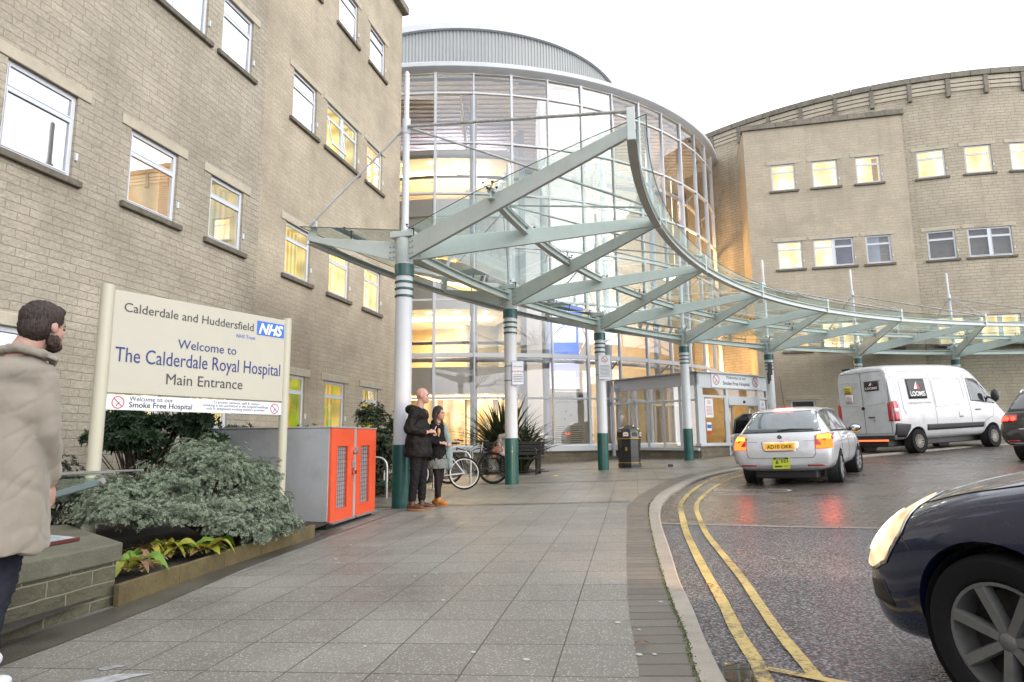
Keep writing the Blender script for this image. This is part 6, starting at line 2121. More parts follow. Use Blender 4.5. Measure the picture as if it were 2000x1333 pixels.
for (x, y) in ((.75, .765), (.75, -.765), (3.40, .765), (3.40, -.765)): wheel(br_, x, y, .315, .20, .68, 7, mat=pmat('worn_alloy', (.15, .15, .145), .45, metal=.4, var=.3, dirt=.4) if (x, y) == (.75, .765) else bpy.data.materials['worn_alloy'])
underbody_shade(br_, .25, 3.9, 1.1, .15, .30)
# the dipped beams are on
for y in (.62, -.62):
    l = bpy.data.lights.new('headlight_beam', 'SPOT'); l.energy = 230; l.color = (1, .62, .36); l.spot_size = R(50); l.spot_blend = .8; l.shadow_soft_size = .06
    o = bpy.data.objects.new('headlight_beam', l); COL.objects.link(o)
    o.matrix_world = br_.matrix_world @ Matrix.Translation((4.28, y, .62)) @ Matrix.Rotation(R(-85.5), 4, 'Y')
# ------------------------------------------------------------------ people
def skinmat(name, col=(0.40, 0.235, 0.175)):
    m = pmat(name, col, 0.5, var=0.12, vs=14)
    b = [n for n in m.node_tree.nodes if n.type == 'BSDF_PRINCIPLED'][0]
    b.inputs['Subsurface Weight'].default_value = 0.15
    b.inputs['Subsurface Radius'].default_value = (0.02, 0.008, 0.004)
    return m


def hairmat(name, col):
    m = newmat(name); t = NT(m)
    tc = t.n('TexCoord')
    mp = t.n('Mapping', Vector=tc.outputs['Object'], Scale=(1.0, 1.0, .14), Rotation=(.5, .35, 0.0))
    n1 = t.n('TexNoise', Vector=mp.outputs[0], Scale=170.0, Detail=4.0, Roughness=.7)
    c = t.mix(t.ramp(n1.outputs['Fac'], (.38, 0.0), (.66, 1.0)), tuple(k * .35 for k in col), tuple(k * 2.3 for k in col))
    bp = t.n('Bump', Height=n1.outputs['Fac'], Strength=1.0, Distance=.006)
    b = t.n('BsdfPrincipled', Base__Color=c, Roughness=.55, Normal=bp.outputs['Normal'])
    b.inputs['Specular IOR Level'].default_value = .3
    t.out(b.outputs[0])
    return m


SKIN = skinmat('pale_skin')
SKIN2 = skinmat('pinkish_skin', (0.43, 0.25, 0.20))
M_EYE = pmat('eye', (0.02, 0.015, 0.012), 0.2)
M_BROW = pmat('brow_hair', (0.035, 0.022, 0.015), 0.8)
M_LIP = pmat('lips', (0.34, 0.12, 0.10), 0.5)


def fold(amp, sc_, sx=1.0, seed=0.0, amp2=0.0):
    """cloth creases: stretched noise pushed along the surface normal"""
    def f(v, n):
        q = Vector((v.x * sc_ + seed, v.y * sc_ + seed * 2, v.z * sc_ * sx))
        a = noise.noise(q)
        r = 1 - abs(a) * 2.2
        b = noise.noise(q * 2.7 + Vector((5, 3, 1)))
        v = v + n * (amp * .7 * r + amp * 0.5 * b + amp2 * noise.noise(v * 60))
        return crease(v, n, amp * .9, sc_ * .8, max(sx, .6), seed)
    return f


def crease(v, n, amp, sc_, sx, seed, tilt=0.0):
    """narrow pulled-in creases"""
    q = Vector((v.x * sc_ + seed, v.y * sc_ - seed, (v.z + tilt * v.y) * sc_ * sx))
    a = abs(noise.noise(q)); b = abs(noise.noise(q * 1.9 + Vector((9, 2, 4))))
    return v - n * amp * (max(0, 1 - a * 7) + .5 * max(0, 1 - b * 8))


def cap(mb, p, q, r0, r1, n=14):
    """tapered limb segment with rounded ends"""
    p, q = Vector(p), Vector(q); d = (q - p)
    L = d.length or 1e-6; u = d / L
    pts, rs = [], []
    for k in range(4): a = R(90 * (1 - k / 4)); pts.append(p - u * r0 * sin(a)); rs.append(max(r0 * cos(a), 1e-4))
    for k in range(0, 5): f = k / 4; pts.append(p + d * f); rs.append(r0 + (r1 - r0) * f)
    for k in range(1, 5): a = R(90 * k / 4); pts.append(q + u * r1 * sin(a)); rs.append(max(r1 * cos(a), 1e-4))
    mb.tube(pts, rs, n)


def limb(mb, pts, rs):
    for i in range(len(pts) - 1): cap(mb, pts[i], pts[i + 1], rs[i], rs[i + 1])


def hand(mb, w, d, up, s=1.0, curl=0.5, side=1):
    """palm, four unequal fingers and a thumb; w wrist, d pointing direction, up = back of the hand"""
    w, d, up = Vector(w), Vector(d).normalized(), Vector(up)
    up = (up - d * up.dot(d)).normalized()
    x = d.cross(up) * side
    pc = w + d * .045 * s
    M = Matrix((x, up, d)).transposed()
    mb.ell(pc, (.040 * s, .015 * s, .050 * s), M=M)
    for k, (ox, L) in enumerate(((-.030, .068), (-.010, .078), (.010, .074), (.029, .058))):
        b = w + d * .085 * s + x * ox * s
        a1 = curl * .9; a2 = curl * 2.0
        p1 = b + (d * cos(a1) - up * sin(a1)) * L * .5 * s
        p2 = p1 + (d * cos(a2) - up * sin(a2)) * L * .5 * s
        limb(mb, [b, p1, p2], [.0095 * s, .0085 * s, .007 * s])
    b = w + d * .03 * s - x * .036 * s
    p1 = b + (d * .7 - x * .7 - up * .2).normalized() * .035 * s
    p2 = p1 + (d * .9 - x * .1 - up * .5).normalized() * .032 * s
    limb(mb, [b, p1, p2], [.012 * s, .0105 * s, .008 * s])


def head(mb, c, yaw, pitch=0.0, s=1.0, male=True):
    """c = centre of the skull; faces +x turned by yaw"""
    M = Matrix.Rotation(yaw, 3, 'Z') @ Matrix.Rotation(pitch, 3, 'Y')
    P = lambda x, y, z: Vector(c) + M @ Vector((x, y, z)) * s
    mb.ell(P(-.008, 0, .030), (.098 * s, .077 * s, .092 * s), M=M)
    mb.ell(P(.030, 0, -.025), (.066 * s, .064 * s, .088 * s), M=M)
    mb.ell(P(.048, 0, -.075), (.044 * s, .042 * s, .036 * s), M=M)     # jaw and chin
    mb.ell(P(.078, 0, -.088), (.020 * s, .022 * s, .018 * s), M=M)
    mb.ell(P(.080, 0, .022), (.018 * s, .050 * s, .014 * s), M=M)      # brow ridge
    for y in (-1, 1):
        mb.ell(P(.060, y * .038, -.022), (.028 * s, .022 * s, .026 * s), M=M)   # cheek
        mb.ell(P(-.006, y * .080, -.005), (.020 * s, .009 * s, .032 * s), M=M)   # ear
    cap(mb, P(.088, 0, .008), P(.114, 0, -.028), .008 * s, .013 * s)   # nose
    mb.ell(P(.106, 0, -.033), (.012 * s, .018 * s, .009 * s), M=M)
    mb.ell(P(.092, 0, -.058), (.012 * s, .024 * s, .008 * s), M=M)
    mb.ell(P(.090, 0, -.069), (.011 * s, .021 * s, .008 * s), M=M)
    return P, M


def facebits(root, P, M, s=1.0, beard=None):
    b = MB()
    for y in (-1, 1): b.ell(P(.0885, y * .031, .004), (.006 * s, .012 * s, .006 * s), M=M)
    b.build('eyes', M_EYE, root, local=True, smooth=True)
    b = MB()
    for y in (-1, 1): limb(b, [P(.094, y * .016, .022), P(.092, y * .034, .026), P(.080, y * .05, .020)], [.004 * s, .004 * s, .003 * s])
    b.build('eyebrows', M_BROW, root, local=True, smooth=True)
    b = MB(); b.ell(P(.098, 0, -.064), (.007 * s, .021 * s, .006 * s), M=M); b.build('mouth', M_LIP, root, local=True, smooth=True)


def boot(mb, a, d, L=.27, w=.048, h=.10):
    """shoe under ankle a pointing along d"""
    a, d = Vector(a), Vector(d).normalized()
    s = Vector((-d.y, d.x, 0))
    M = Matrix((d, s, ZV)).transposed()
    z0 = a.z - h
    mb.ell(Vector((a.x, a.y, z0 + .045)) - d * .02, (.075, w * .88, .045), M=M)
    mb.ell(Vector((a.x, a.y, z0 + .04)) + d * (L * .42), (.10, w, .040), M=M)
    cap(mb, Vector((a.x, a.y, z0 + .05)), Vector((a.x, a.y, z0 + .05)) + d * L * .35, w * .9, w * .85)
    cap(mb, Vector((a.x, a.y, z0 + .05)), a + ZV * .03, w * .9, w * .95)


def sole(root, a, d, mat, L=.29, w=.05, h=.10):
    a, d = Vector(a), Vector(d).normalized(); s = Vector((-d.y, d.x, 0)); z0 = a.z - h
    pts = []
    for k in range(24):
        t = 2 * pi * k / 24
        x = cos(t) * (L / 2 + .01) + L * .20; y = sin(t) * w * (1.02 + .10 * cos(t))
        pts.append(Vector((a.x, a.y, z0 - .004)) + d * x + s * y)
    b = MB(); b.prism(pts, ZV * .026)
    return b.build('shoe_sole', mat, root, local=True, bevel=.004)


# ---------- the bald man in a dark hooded parka, leaning by the first column
mx_, my_ = -1.47, 10.33
man = thing('person', 'bald man in a dark hooded parka and brown boots leaning by the first column', 'person', (mx_, my_, gz(mx_, my_)), R(-12))
b = MB()
P, M = head(b, (.055, 0, 1.745), R(8), 0.05, 1.04)
limb(b, [(.03, 0, 1.67), (0, 0, 1.55)], [.060, .066])
limb(b, [(0, 0, 1.42), (-.01, 0, 1.2), (0, 0, .98)], [.13, .125, .135])
for y, fxx, kx in ((.10, .02, .03), (-.10, -.06, -.02)):
    limb(b, [(0, y * .9, .96), (kx, y, .52), (fxx, y, .12)], [.088, .06, .045])
    limb(b, [(0, y * 1.8, 1.47), (-.07, y * 2.5, 1.22), (.17, y * (1.25 if y < 0 else 1.0), 1.18)], [.055, .045, .035])
hand(b, (.19, -.105, 1.185), (.9, .35, .10), (.1, -.6, .8), 1.0, .8, 1)
hand(b, (.18, .08, 1.17), (.8, -.5, .05), (.1, .6, .8), 1.0, .9, -1)
blob(b, 'body', SKIN2, man, .0085, 3)
facebits(man, P, M, 1.04)
b = MB()
for s_ in (1, -1): pass
b.ell((0, 0, 1.44), (.145, .225, .12)); b.ell((-.01, 0, 1.25), (.165, .215, .22)); b.ell((-.02, 0, 1.02), (.180, .225, .22))
b.lathe([(0.001, .80), (.215, .80), (.225, .86), (.19, 1.1), (.17, 1.3), (.10, 1.46), (.001, 1.5)], (-.01, 0, 0), 24)
for y in (1, -1):
    limb(b, [(0, y * .19, 1.47), (-.075, y * .255, 1.23), (.13, y * .145, 1.18)], [.088, .074, .058])
blob(b, 'parka', pmat('black_waxed_cloth', (.011, .0105, .010), .55, spec=.12, var=.3, vs=9, bump=.2, bs=120), man, .013, 3, fold(.010, 9, .8, 3))
b = MB(); limb(b, [(-.10, .09, 1.55), (-.15, 0, 1.54), (-.10, -.09, 1.55)], [.055, .078, .055]); limb(b, [(-.10, .09, 1.55), (.02, .085, 1.54), (.09, .03, 1.50)], [.055, .035, .025]); limb(b, [(-.10, -.09, 1.55), (.02, -.085, 1.54), (.09, -.03, 1.50)], [.055, .035, .025])
blob(b, 'hood', bpy.data.materials['black_waxed_cloth'], man, .012, 3, fold(.007, 14, 1, 8))
b = MB(); limb(b, [(.10, 0, 1.50), (.125, -.02, 1.46)], [.022, .018]); b.build('scarf', pmat('rust_scarf', (.22, .05, .03), .9), man, local=True, smooth=True)
for y, fxx, kx in ((.10, .02, .03), (-.10, -.06, -.02)):
    b = MB(); limb(b, [(0, y * .9, .95), (kx, y, .52), (fxx + .0, y, .17)], [.105, .074, .060])
    blob(b, 'trouser_leg', pmat('black_denim', (.013, .013, .015), .8, spec=.12, var=.3, vs=12), man, .013, 3, fold(.008, 16, 2, y * 9))
    b = MB(); boot(b, (fxx, y, .115), (1, y * 1.5, 0), .27, .052, .105)
    blob(b, 'boot', pmat('brown_boot_leather', (.065, .032, .018), .5, var=.3, vs=20), man, .009, 2)
    sole(man, (fxx, y, .115), (1, y * 1.5, 0), pmat('tan_sole', (.26, .12, .045), .7), .29, .055, .105)
b = MB(); b.tube([(.275, -.05, 1.21), (.30, -.04, 1.27)], .004, 6); b.build('cigarette', TXW, man, local=True)

# ---------- the young woman beside him
wx_, wy_ = -1.24, 10.87
wom = thing('person', 'dark haired woman in a black coat, grey skirt and tan ankle boots', 'person', (wx_, wy_, gz(wx_, wy_)), R(-30))
b = MB()
P, M = head(b, (.03, 0, 1.475), R(2), 0.02, .93, False)
limb(b, [(.01, 0, 1.41), (0, 0, 1.32)], [.045, .05])
limb(b, [(0, 0, 1.22), (0, 0, 1.02), (0, 0, .86)], [.10, .085, .12])
LG = ((.075, -.035, .02, .16), (-.075, .06, .05, -.12))
for y, fxx, kx, turn in LG:
    limb(b, [(0, y, .84), (kx, y * .85, .46), (fxx, y * .5, .095)], [.080, .050, .032])
    limb(b, [(0, y * 2.0, 1.25), (-.03, y * 2.7, 1.02), (.13, y * 1.5, 1.0)], [.045, .036, .028])
hand(b, (.14, -.10, 1.0), (.8, .5, -.1), (.2, -.5, .8), .88, .9, 1)
hand(b, (.14, .10, .99), (.8, -.5, -.1), (.2, .5, .8), .88, .9, -1)
blob(b, 'body', SKIN, wom, .0085, 3)
facebits(wom, P, M, .93)
b = MB()
b.ell(P(-.022, 0, .040), (.096, .088, .100), M=M); b.ell(P(-.06, 0, -.02), (.065, .085, .11), M=M)
limb(b, [P(-.02, .075, .02), P(-.03, .085, -.09), P(.01, .10, -.2)], [.03, .034, .028]); limb(b, [P(-.02, -.075, .02), P(-.03, -.085, -.09), P(.0, -.10, -.2)], [.03, .034, .028])
blob(b, 'hair', hairmat('dark_brown_hair', (.024, .014, .011)), wom, .008, 3, fold(.004, 40, .25, 2))
b = MB(); limb(b, [(.06, .10, 1.30), (.09, .125, 1.16), (.08, .13, 1.05)], [.032, .036, .02]); limb(b, [(.06, -.07, 1.29), (.085, -.085, 1.18), (.08, -.08, 1.1)], [.025, .028, .015])
blob(b, 'hair_ends', pmat('blond_hair_ends', (.42, .27, .12), .6, var=.4, vs=30), wom, .008, 2, fold(.006, 40, .3, 4))
b = MB()
b.ell((0, 0, 1.24), (.115, .185, .09)); b.lathe([(0.001, .70), (.175, .70), (.178, .78), (.15, .95), (.135, 1.1), (.10, 1.27), (.001, 1.31)], (-.015, 0, 0), 24)
for y in (1, -1): limb(b, [(0, y * .155, 1.245), (-.03, y * .205, 1.02), (.10, y * .13, 1.0)], [.066, .056, .047])
limb(b, [(-.03, .07, 1.33), (-.07, 0, 1.34), (-.03, -.07, 1.33), (.05, -.05, 1.28)], [.045, .05, .045, .03])
blob(b, 'coat', pmat('black_wool', (.010, .010, .011), .8, spec=.12, var=.25, vs=14, bump=.3, bs=150), wom, .012, 3, fold(.008, 11, 1, 5))
b = MB(); b.lathe([(0.001, .59), (.195, .59), (.185, .66), (.14, .86), (.001, .88)], (0, 0, 0), 32)
blob(b, 'skirt', pmat('grey_knit', (.15, .165, .16), .9, spec=.12, var=.3, vs=20, bump=.3, bs=120), wom, .011, 2, fold(.010, 14, .25, 1))
b = MB(); limb(b, [(.10, .07, 1.26), (.145, .09, 1.05), (.165, .10, .80), (.16, .12, .62)], [.035, .05, .06, .05])
blob(b, 'cardigan', pmat('pale_teal_knit', (.20, .27, .28), .9, var=.25, vs=20), wom, .011, 2, fold(.008, 16, .4, 7))
for y, fxx, kx, turn in LG:
    b = MB(); limb(b, [(0, y, .80), (kx, y * .85, .46), (kx * .5 + fxx * .5 - .01, y * .66, .30), (fxx, y * .5, .105)], [.086, .054, .056, .037])
    b.build('stocking', pmat('black_tights', (.018, .014, .015), .6, spec=.12, var=.3), wom, local=True, smooth=True)
    b = MB(); boot(b, (fxx, y * .5, .10), (1, turn, 0), .23, .043, .095)
    blob(b, 'boot', pmat('tan_suede', (.40, .17, .045), .8, var=.2), wom, .009, 2)
    sole(wom, (fxx, y * .5, .10), (1, turn, 0), bpy.data.materials['tan_suede'], .24, .044, .098)

# ---------- the man in the beige coat walking past, close on the left
nx0, ny0 = -2.48, 3.22
nm_ = thing('person', 'bearded man in a beige trench coat walking past the sign, seen from behind', 'person', (nx0, ny0, gz(nx0, ny0) - .02), R(105))
nm_.scale = (1.025, 1.025, 1.025)
b = MB()
P, M = head(b, (.02, -.115, 1.700), R(-28), 0.02, .94)
limb(b, [(.01, -.085, 1.66), (-.02, -.02, 1.50)], [.060, .070])
limb(b, [(-.02, 0, 1.42), (0, 0, 1.2), (0, 0, .98)], [.10, .10, .11])
LGN = ((.12, .30, .10, .11, -.28), (-.02, -.16, .02, .13, .22))
for y, fxx, kx, fz, _t in LGN:
    limb(b, [(0, y * .9, .96), (kx, y, .55), (fxx, y, fz)], [.088, .06, .042])
for y, ex, wxx in ((1, .12, .30), (-1, -.04, .12)):
    limb(b, [(-.01, y * .16, 1.44), (ex * .7, y * .18, 1.18), (wxx, y * .17, .95)], [.040, .036, .028])
    hand(b, (wxx + .01, y * .17, .93), (.3, 0, -1), (0, y, .1), 1.05, .5, y)
blob(b, 'body', SKIN2, nm_, .0085, 3)
facebits(nm_, P, M, .94)
b = MB()
b.ell(P(-.018, 0, .052), (.102, .084, .088), M=M); b.ell(P(-.050, 0, .000), (.068, .079, .078), M=M); b.ell(P(.030, 0, .095), (.068, .062, .034), M=M)
blob(b, 'hair', hairmat('short_dark_hair', (.030, .021, .018)), nm_, .007, 3, fold(.0035, 60, .4, 2, .0016))
b = MB()
b.ell(P(.050, 0, -.088), (.052, .050, .034), M=M); b.ell(P(.022, .045, -.062), (.040, .020, .038), M=M); b.ell(P(.022, -.045, -.062), (.040, .020, .038), M=M); b.ell(P(.094, 0, -.050), (.010, .026, .006), M=M); b.ell(P(.080, 0, -.088), (.022, .026, .020), M=M)
blob(b, 'beard', hairmat('dark_beard', (.040, .024, .017)), nm_, .006, 2, fold(.003, 60, 1, 4, .002))
b = MB()
b.ell((-.02, -.01, 1.465), (.135, .195, .10)); limb(b, [(-.02, .06, 1.515), (-.02, -.09, 1.515)], [.065, .065]); b.ell((-.02, 0, 1.30), (.15, .19, .20))
prof = [(.001, .64), (.235, .64), (.236, .70), (.212, .90), (.185, 1.10), (.170, 1.25), (.11, 1.42), (.001, 1.48)]
b.lathe(prof, (.0, 0, 0), 32)
for y, ex, wxx in ((1, .12, .30), (-1, -.04, .12)):
    limb(b, [(-.015, y * .145, 1.455), (ex * .7, y * .190, 1.19), (wxx - .01, y * .175, .99)], [.074, .062, .052])


def trench(v, n):
    w = v.z
    sway = max(0, 1.15 - w) * .10
    a = atan2(v.y, v.x)
    flare = max(0, 1.1 - w)
    r = sin(a * 7 + w * 3) * .016 * flare + sin(a * 13 + 1) * .006 * flare
    g = v + n * .006 * noise.noise(Vector((v.x * 4, v.y * 4, v.z * 2)))
    g = crease(g, n, .008, 2.6, 1.3, 2, .9)
    g = crease(g, n, .0045, 4.2, .5, 8)
    return g + n * r + Vector((-sway, 0, 0))


TRENCH = pmat('beige_coat_cloth', (.24, .212, .175), .8, spec=.12, var=.16, vs=5, bump=.15, bs=180, sheen=.2)
blob(b, 'trench_coat', TRENCH, nm_, .009, 7, trench)
b = MB(); limb(b, [(-.06, .03, 1.575), (-.095, -.06, 1.59), (-.06, -.15, 1.565), (.03, -.17, 1.54), (.09, -.13, 1.51)], [.022, .024, .022, .02, .016]); limb(b, [(-.06, .03, 1.575), (.03, .04, 1.55), (.09, -.02, 1.51)], [.022, .02, .016])
blob(b, 'collar', TRENCH, nm_, .009, 3, fold(.005, 20, 1, 6))
b = MB()
for y in (1, -1): b.prism([(-.07, y * .10, 1.575), (-.0, y * .10, 1.58), (.01, y * .20, 1.535), (-.05, y * .205, 1.53)], (0, 0, .016))
b.build('epaulette', TRENCH, nm_, local=True, bevel=.006)
for y, fxx, kx, fz, _t in LGN:
    b = MB(); limb(b, [(0, y * .9, .95), (kx, y, .54), (fxx, y, fz + .04)], [.120, .088, .068])
    blob(b, 'trouser_leg', pmat('dark_navy_cloth', (.022, .024, .034), .8, spec=.12, var=.25, vs=10), nm_, .012, 3, fold(.009, 14, 1.6, y * 7))
    b = MB(); boot(b, (fxx, y, fz), (1, -.5 if y < 0 else .1, 0), .27, .048, .10)
    blob(b, 'trainer', pmat('white_trainer', (.62, .64, .68), .6, var=.1), nm_, .009, 2)

# ---------- the person on the bench behind the second column
bx_, by_ = -.17, 18.05
sit = thing('person', 'person in a pale grey coat sitting on the bench behind the second column', 'person', (bx_, by_, gz(bx_, by_)), R(-95))
b = MB()
P, M = head(b, (.02, 0, 1.27), R(20), .15, .95)
limb(b, [(0, 0, 1.2), (0, 0, 1.1)], [.05, .055]); limb(b, [(-.02, 0, 1.02), (-.03, 0, .6)], [.12, .13])
for y in (.09, -.09):
    limb(b, [(0, y, .50), (.40, y, .48), (.40, y, .1)], [.08, .055, .038]); limb(b, [(0, y * 2, 1.02), (.02, y * 2.4, .78), (.2, y, .66)], [.048, .038, .03]); hand(b, (.21, y, .655), (.8, -y * 3, -.1), (0, 0, 1), .9, .7, 1 if y < 0 else -1)
blob(b, 'body', SKIN, sit, .01, 3)
facebits(sit, P, M, .95)
b = MB(); b.ell(P(-.02, 0, .045), (.100, .086, .088), M=M); b.ell(P(-.05, 0, -.02), (.06, .08, .09), M=M)
blob(b, 'hair', pmat('light_brown_hair', (.16, .09, .05), .6, var=.3, vs=30), sit, .009, 3, fold(.004, 40, .4, 3))
b = MB(); b.ell((-.01, 0, 1.02), (.13, .20, .11)); b.ell((-.03, 0, .78), (.16, .19, .26)); limb(b, [(0, .1, .52), (.30, .11, .52)], [.13, .11]); limb(b, [(0, -.1, .52), (.30, -.11, .52)], [.13, .11])
for y in (1, -1): limb(b, [(0, y * .17, 1.03), (.02, y * .22, .78), (.17, y * .1, .67)], [.075, .065, .05])
blob(b, 'coat', pmat('pale_grey_coat', (.30, .28, .26), .85, var=.2, vs=8), sit, .014, 3, fold(.01, 9, 1, 4))
for y in (.09, -.09):
    b = MB(); limb(b, [(.2, y, .48), (.40, y, .47), (.41, y, .12)], [.085, .07, .055]); b.build('trouser_leg', bpy.data.materials['black_denim'], sit, local=True, smooth=True)
    b = MB(); boot(b, (.41, y, .11), (1, 0, 0), .25, .045, .10); blob(b, 'shoe', M_TRIM, sit, .012, 2)
bag = thing('shoulder_bag', 'brown leather bag resting on the bench beside the seated person', 'bag', (-.42, 17.85, gz(-.4, 17.9) + .47), R(10))
b = MB(); b.ell((0, 0, .17), (.17, .08, .16)); b.box((0, 0, .12), (.30, .13, .22)); blob(b, 'bag_body', pmat('brown_leather', (.20, .065, .03), .5, var=.3, vs=12), bag, .015, 4)
b = MB(); b.tube([(-.12, 0, .26), (-.08, 0, .42), (0, 0, .48), (.08, 0, .42), (.12, 0, .26)], .010, 6); b.build('strap', bpy.data.materials['brown_leather'], bag, local=True, smooth=True)

# ---------- the visitor inside the lobby, seen from behind
vx_, vy_ = 5.02, 24.7
vis = thing('person', 'fair haired woman in an olive coat standing inside the lobby doors', 'person', (vx_, vy_, .42), R(62))
b = MB()
P, M = head(b, (.01, 0, 1.50), R(5), 0, .93)
limb(b, [(0, 0, 1.43), (0, 0, 1.33)], [.045, .05]); limb(b, [(0, 0, 1.24), (0, 0, .9)], [.10, .12])
for y in (.08, -.08):
    limb(b, [(0, y, .86), (y, y, .46), (-y, y, .1)], [.08, .052, .034]); limb(b, [(0, y * 2, 1.27), (.0, y * 2.6, 1.02), (.12, y * 2.2, .84)], [.045, .036, .028]); hand(b, (.13, y * 2.2, .82), (.5, 0, -.8), (0, y, 0), .88, .5, 1 if y > 0 else -1)
blob(b, 'body', SKIN, vis, .011, 3)
b = MB(); b.ell(P(-.02, 0, .035), (.10, .09, .10), M=M); limb(b, [P(-.06, 0, .0), P(-.09, 0, -.18), P(-.08, 0, -.3)], [.085, .085, .05])
blob(b, 'hair', pmat('fair_hair', (.42, .27, .12), .6, var=.4, vs=30), vis, .01, 3, fold(.004, 40, .3, 3))
b = MB(); b.ell((0, 0, 1.26), (.12, .19, .09)); b.lathe([(0.001, .66), (.18, .66), (.15, .95), (.14, 1.1), (.10, 1.28), (.001, 1.31)], (0, 0, 0), 20)
for y in (1, -1): limb(b, [(0, y * .16, 1.26), (.0, y * .21, 1.02), (.11, y * .18, .86)], [.066, .056, .047])
blob(b, 'coat', pmat('olive_coat', (.085, .075, .04), .85, var=.25, vs=8), vis, .014, 3, fold(.008, 10, 1, 5))
for y in (.08, -.08):
    b = MB(); limb(b, [(0, y, .80), (y, y, .46), (-y, y, .12)], [.10, .07, .055]); b.build('trouser_leg', pmat('blue_denim', (.03, .045, .09), .85, var=.3), vis, local=True, smooth=True)
    b = MB(); boot(b, (-y, y, .10), (1, 0, 0), .24, .043, .095); blob(b, 'shoe', M_TRIM, vis, .012, 2)
hb = thing('handbag', 'pale handbag hanging at the side of the woman in the lobby', 'bag', (vx_ + .15, vy_ - .2, 1.0), R(62))
b = MB(); b.ell((0, 0, .18), (.14, .06, .13)); b.box((0, 0, .12), (.24, .10, .16)); blob(b, 'bag_body', pmat('cream_leather', (.5, .45, .36), .5), hb, .015, 3)
b = MB(); b.tube([(-.10, 0, .24), (-.06, 0, .50), (.04, .02, .58), (.10, 0, .24)], .008, 6); b.build('strap', bpy.data.materials['cream_leather'], hb, local=True)
# ------------------------------------------------------------------ the welcome sign
SA, SB_ = Vector((-3.97, 6.4, 0)), Vector((-2.89, 8.2, 0))
SX = (SB_ - SA).normalized(); SN = Vector((SX.y, -SX.x, 0)); SW = (SB_ - SA).length
sign = thing('welcome_sign', 'large cream hospital welcome sign on two tall posts above the shrubs', 'sign', (SA + SB_) / 2 + ZV * .1)
M_SCREAM = pmat('cream_sign_enamel', (.45, .425, .35), .4, var=.05, vs=2, coat=.1)
M_POST = pmat('cream_sign_post', (.46, .435, .34), .4, var=.06, vs=2)


def SP(s, z, d=0.0): return SA + SX * s + SN * d + ZV * z


b_ = MB(); b_.ob(SP(0, 1.56, -.05), SX * SW, SN * .07, ZV * 1.03); pn = b_.build('panel', M_SCREAM, sign, bevel=.006)
for s_, zt_ in ((-.055, 2.63), (SW + .05, 2.62)):
    b_ = MB(); c0 = SP(s_, 0, -.01); b_.tube([c0 + ZV * -.2, c0 + ZV * zt_], .062 if s_ < 0 else .056, 24); b_.build('post', M_POST, sign, smooth=True)
tz = lambda s, z: SP(s, z, .0215)
text('Calderdale and Huddersfield', TXG, 'lettering', pn, tz(.10, 2.385), SX, ZV, w=1.53)
b_ = MB(); b_.ob(tz(1.68, 2.355) - SN * .001, SX * .40, SN * .004, ZV * .17); nb = b_.build('blue_badge', pmat('badge_blue', (.03, .14, .55), .4), pn)
text('NHS', TXW, 'lettering', nb, SP(1.70, 2.375, .026), SX, ZV, w=.36, h=.13, shear=.32, bold=.035)
text('NHS Trust', TXB, 'lettering', pn, tz(1.40, 2.285), SX, ZV, w=.26)
text('Welcome to', TXN, 'lettering', pn, tz(SW * .5, 2.075), SX, ZV, w=.72, align='C')
text('The Calderdale Royal Hospital', TXN, 'lettering', pn, tz(SW * .5 - .005, 1.875), SX, ZV, w=2.0, h=.155, align='C')
text('Main Entrance', TXG, 'lettering', pn, tz(SW * .5, 1.68), SX, ZV, w=.93, align='C')
b_ = MB(); b_.ob(SP(-.005, 1.395, -.02), SX * (SW + .0), SN * .035, ZV * .15); sp = b_.build('lower_panel', M_SIGNW, sign, bevel=.003, seg=1)
tz = lambda s, z: SP(s, z, .016)
nosmoke(sp, tz(.11, 1.47), SX, ZV, .062); nosmoke(sp, tz(SW - .11, 1.47), SX, ZV, .062)
text('Welcome to our', TXG, 'lettering', sp, tz(.22, 1.49), SX, ZV, w=.46)
text('Smoke Free Hospital', TXG, 'lettering', sp, tz(.22, 1.425), SX, ZV, w=.68, bold=.012)
for k, l in enumerate(('To protect patients, staff & visitors', 'smoking is not permitted in the hospital buildings', 'only in designated smoking shelters provided.')):
    text(l, TXG, 'lettering', sp, tz(1.46, 1.503 - k * .036), SX, ZV, w=(.62, .86, .78)[k], align='C', depth=.001)

# ------------------------------------------------------------------ low stone wall with plaque, edging boards
lw = thing('garden_wall', 'low mossy stone wall with a thick capstone at the lower left', 'wall', (-3.3, 4.0, gz(-3.3, 4)))
WP = [(-2.88, 4.92), (-4.02, 6.02), (-5.2, 5.0), (-5.6, 1.2), (-3.55, 1.2), (-3.04, 4.09)]
b_ = MB()
L_ = 0
for i in range(len(WP)):
    a, c_ = WP[i], WP[(i + 1) % len(WP)]
    l = hypot(c_[0] - a[0], c_[1] - a[1])
    b_.add([(*c_, -.4), (*a, -.4), (*a, .225), (*c_, .225)], [(0, 1, 2, 3)], [[(L_ + l, -.4), (L_, -.4), (L_, .225), (L_ + l, .225)]])
    L_ += l
b_.f = [f[::-1] for f in b_.f]; b_.uv = {k: v[::-1] for k, v in b_.uv.items()}
b_.build('wall_face', M_LOWWALL, lw)
cx_ = sum(p[0] for p in WP) / 6; cy_ = sum(p[1] for p in WP) / 6
b_ = MB(); b_.prism([(p[0] + (p[0] - cx_) * .022, p[1] + (p[1] - cy_) * .022, .225) for p in WP], (0, 0, .13)); b_.build('capstone', M_CAPWALL, lw, bevel=.012)
pq = thing('sundial_plaque', 'shallow glass pyramid plaque with a dark red edge on the low wall', 'plaque', (-3.4, 4.85, .355))
q = [Vector(p) for p in ((-3.22, 5.02, .357), (-3.66, 5.22, .357), (-3.78, 4.66, .357), (-3.32, 4.52, .357))]
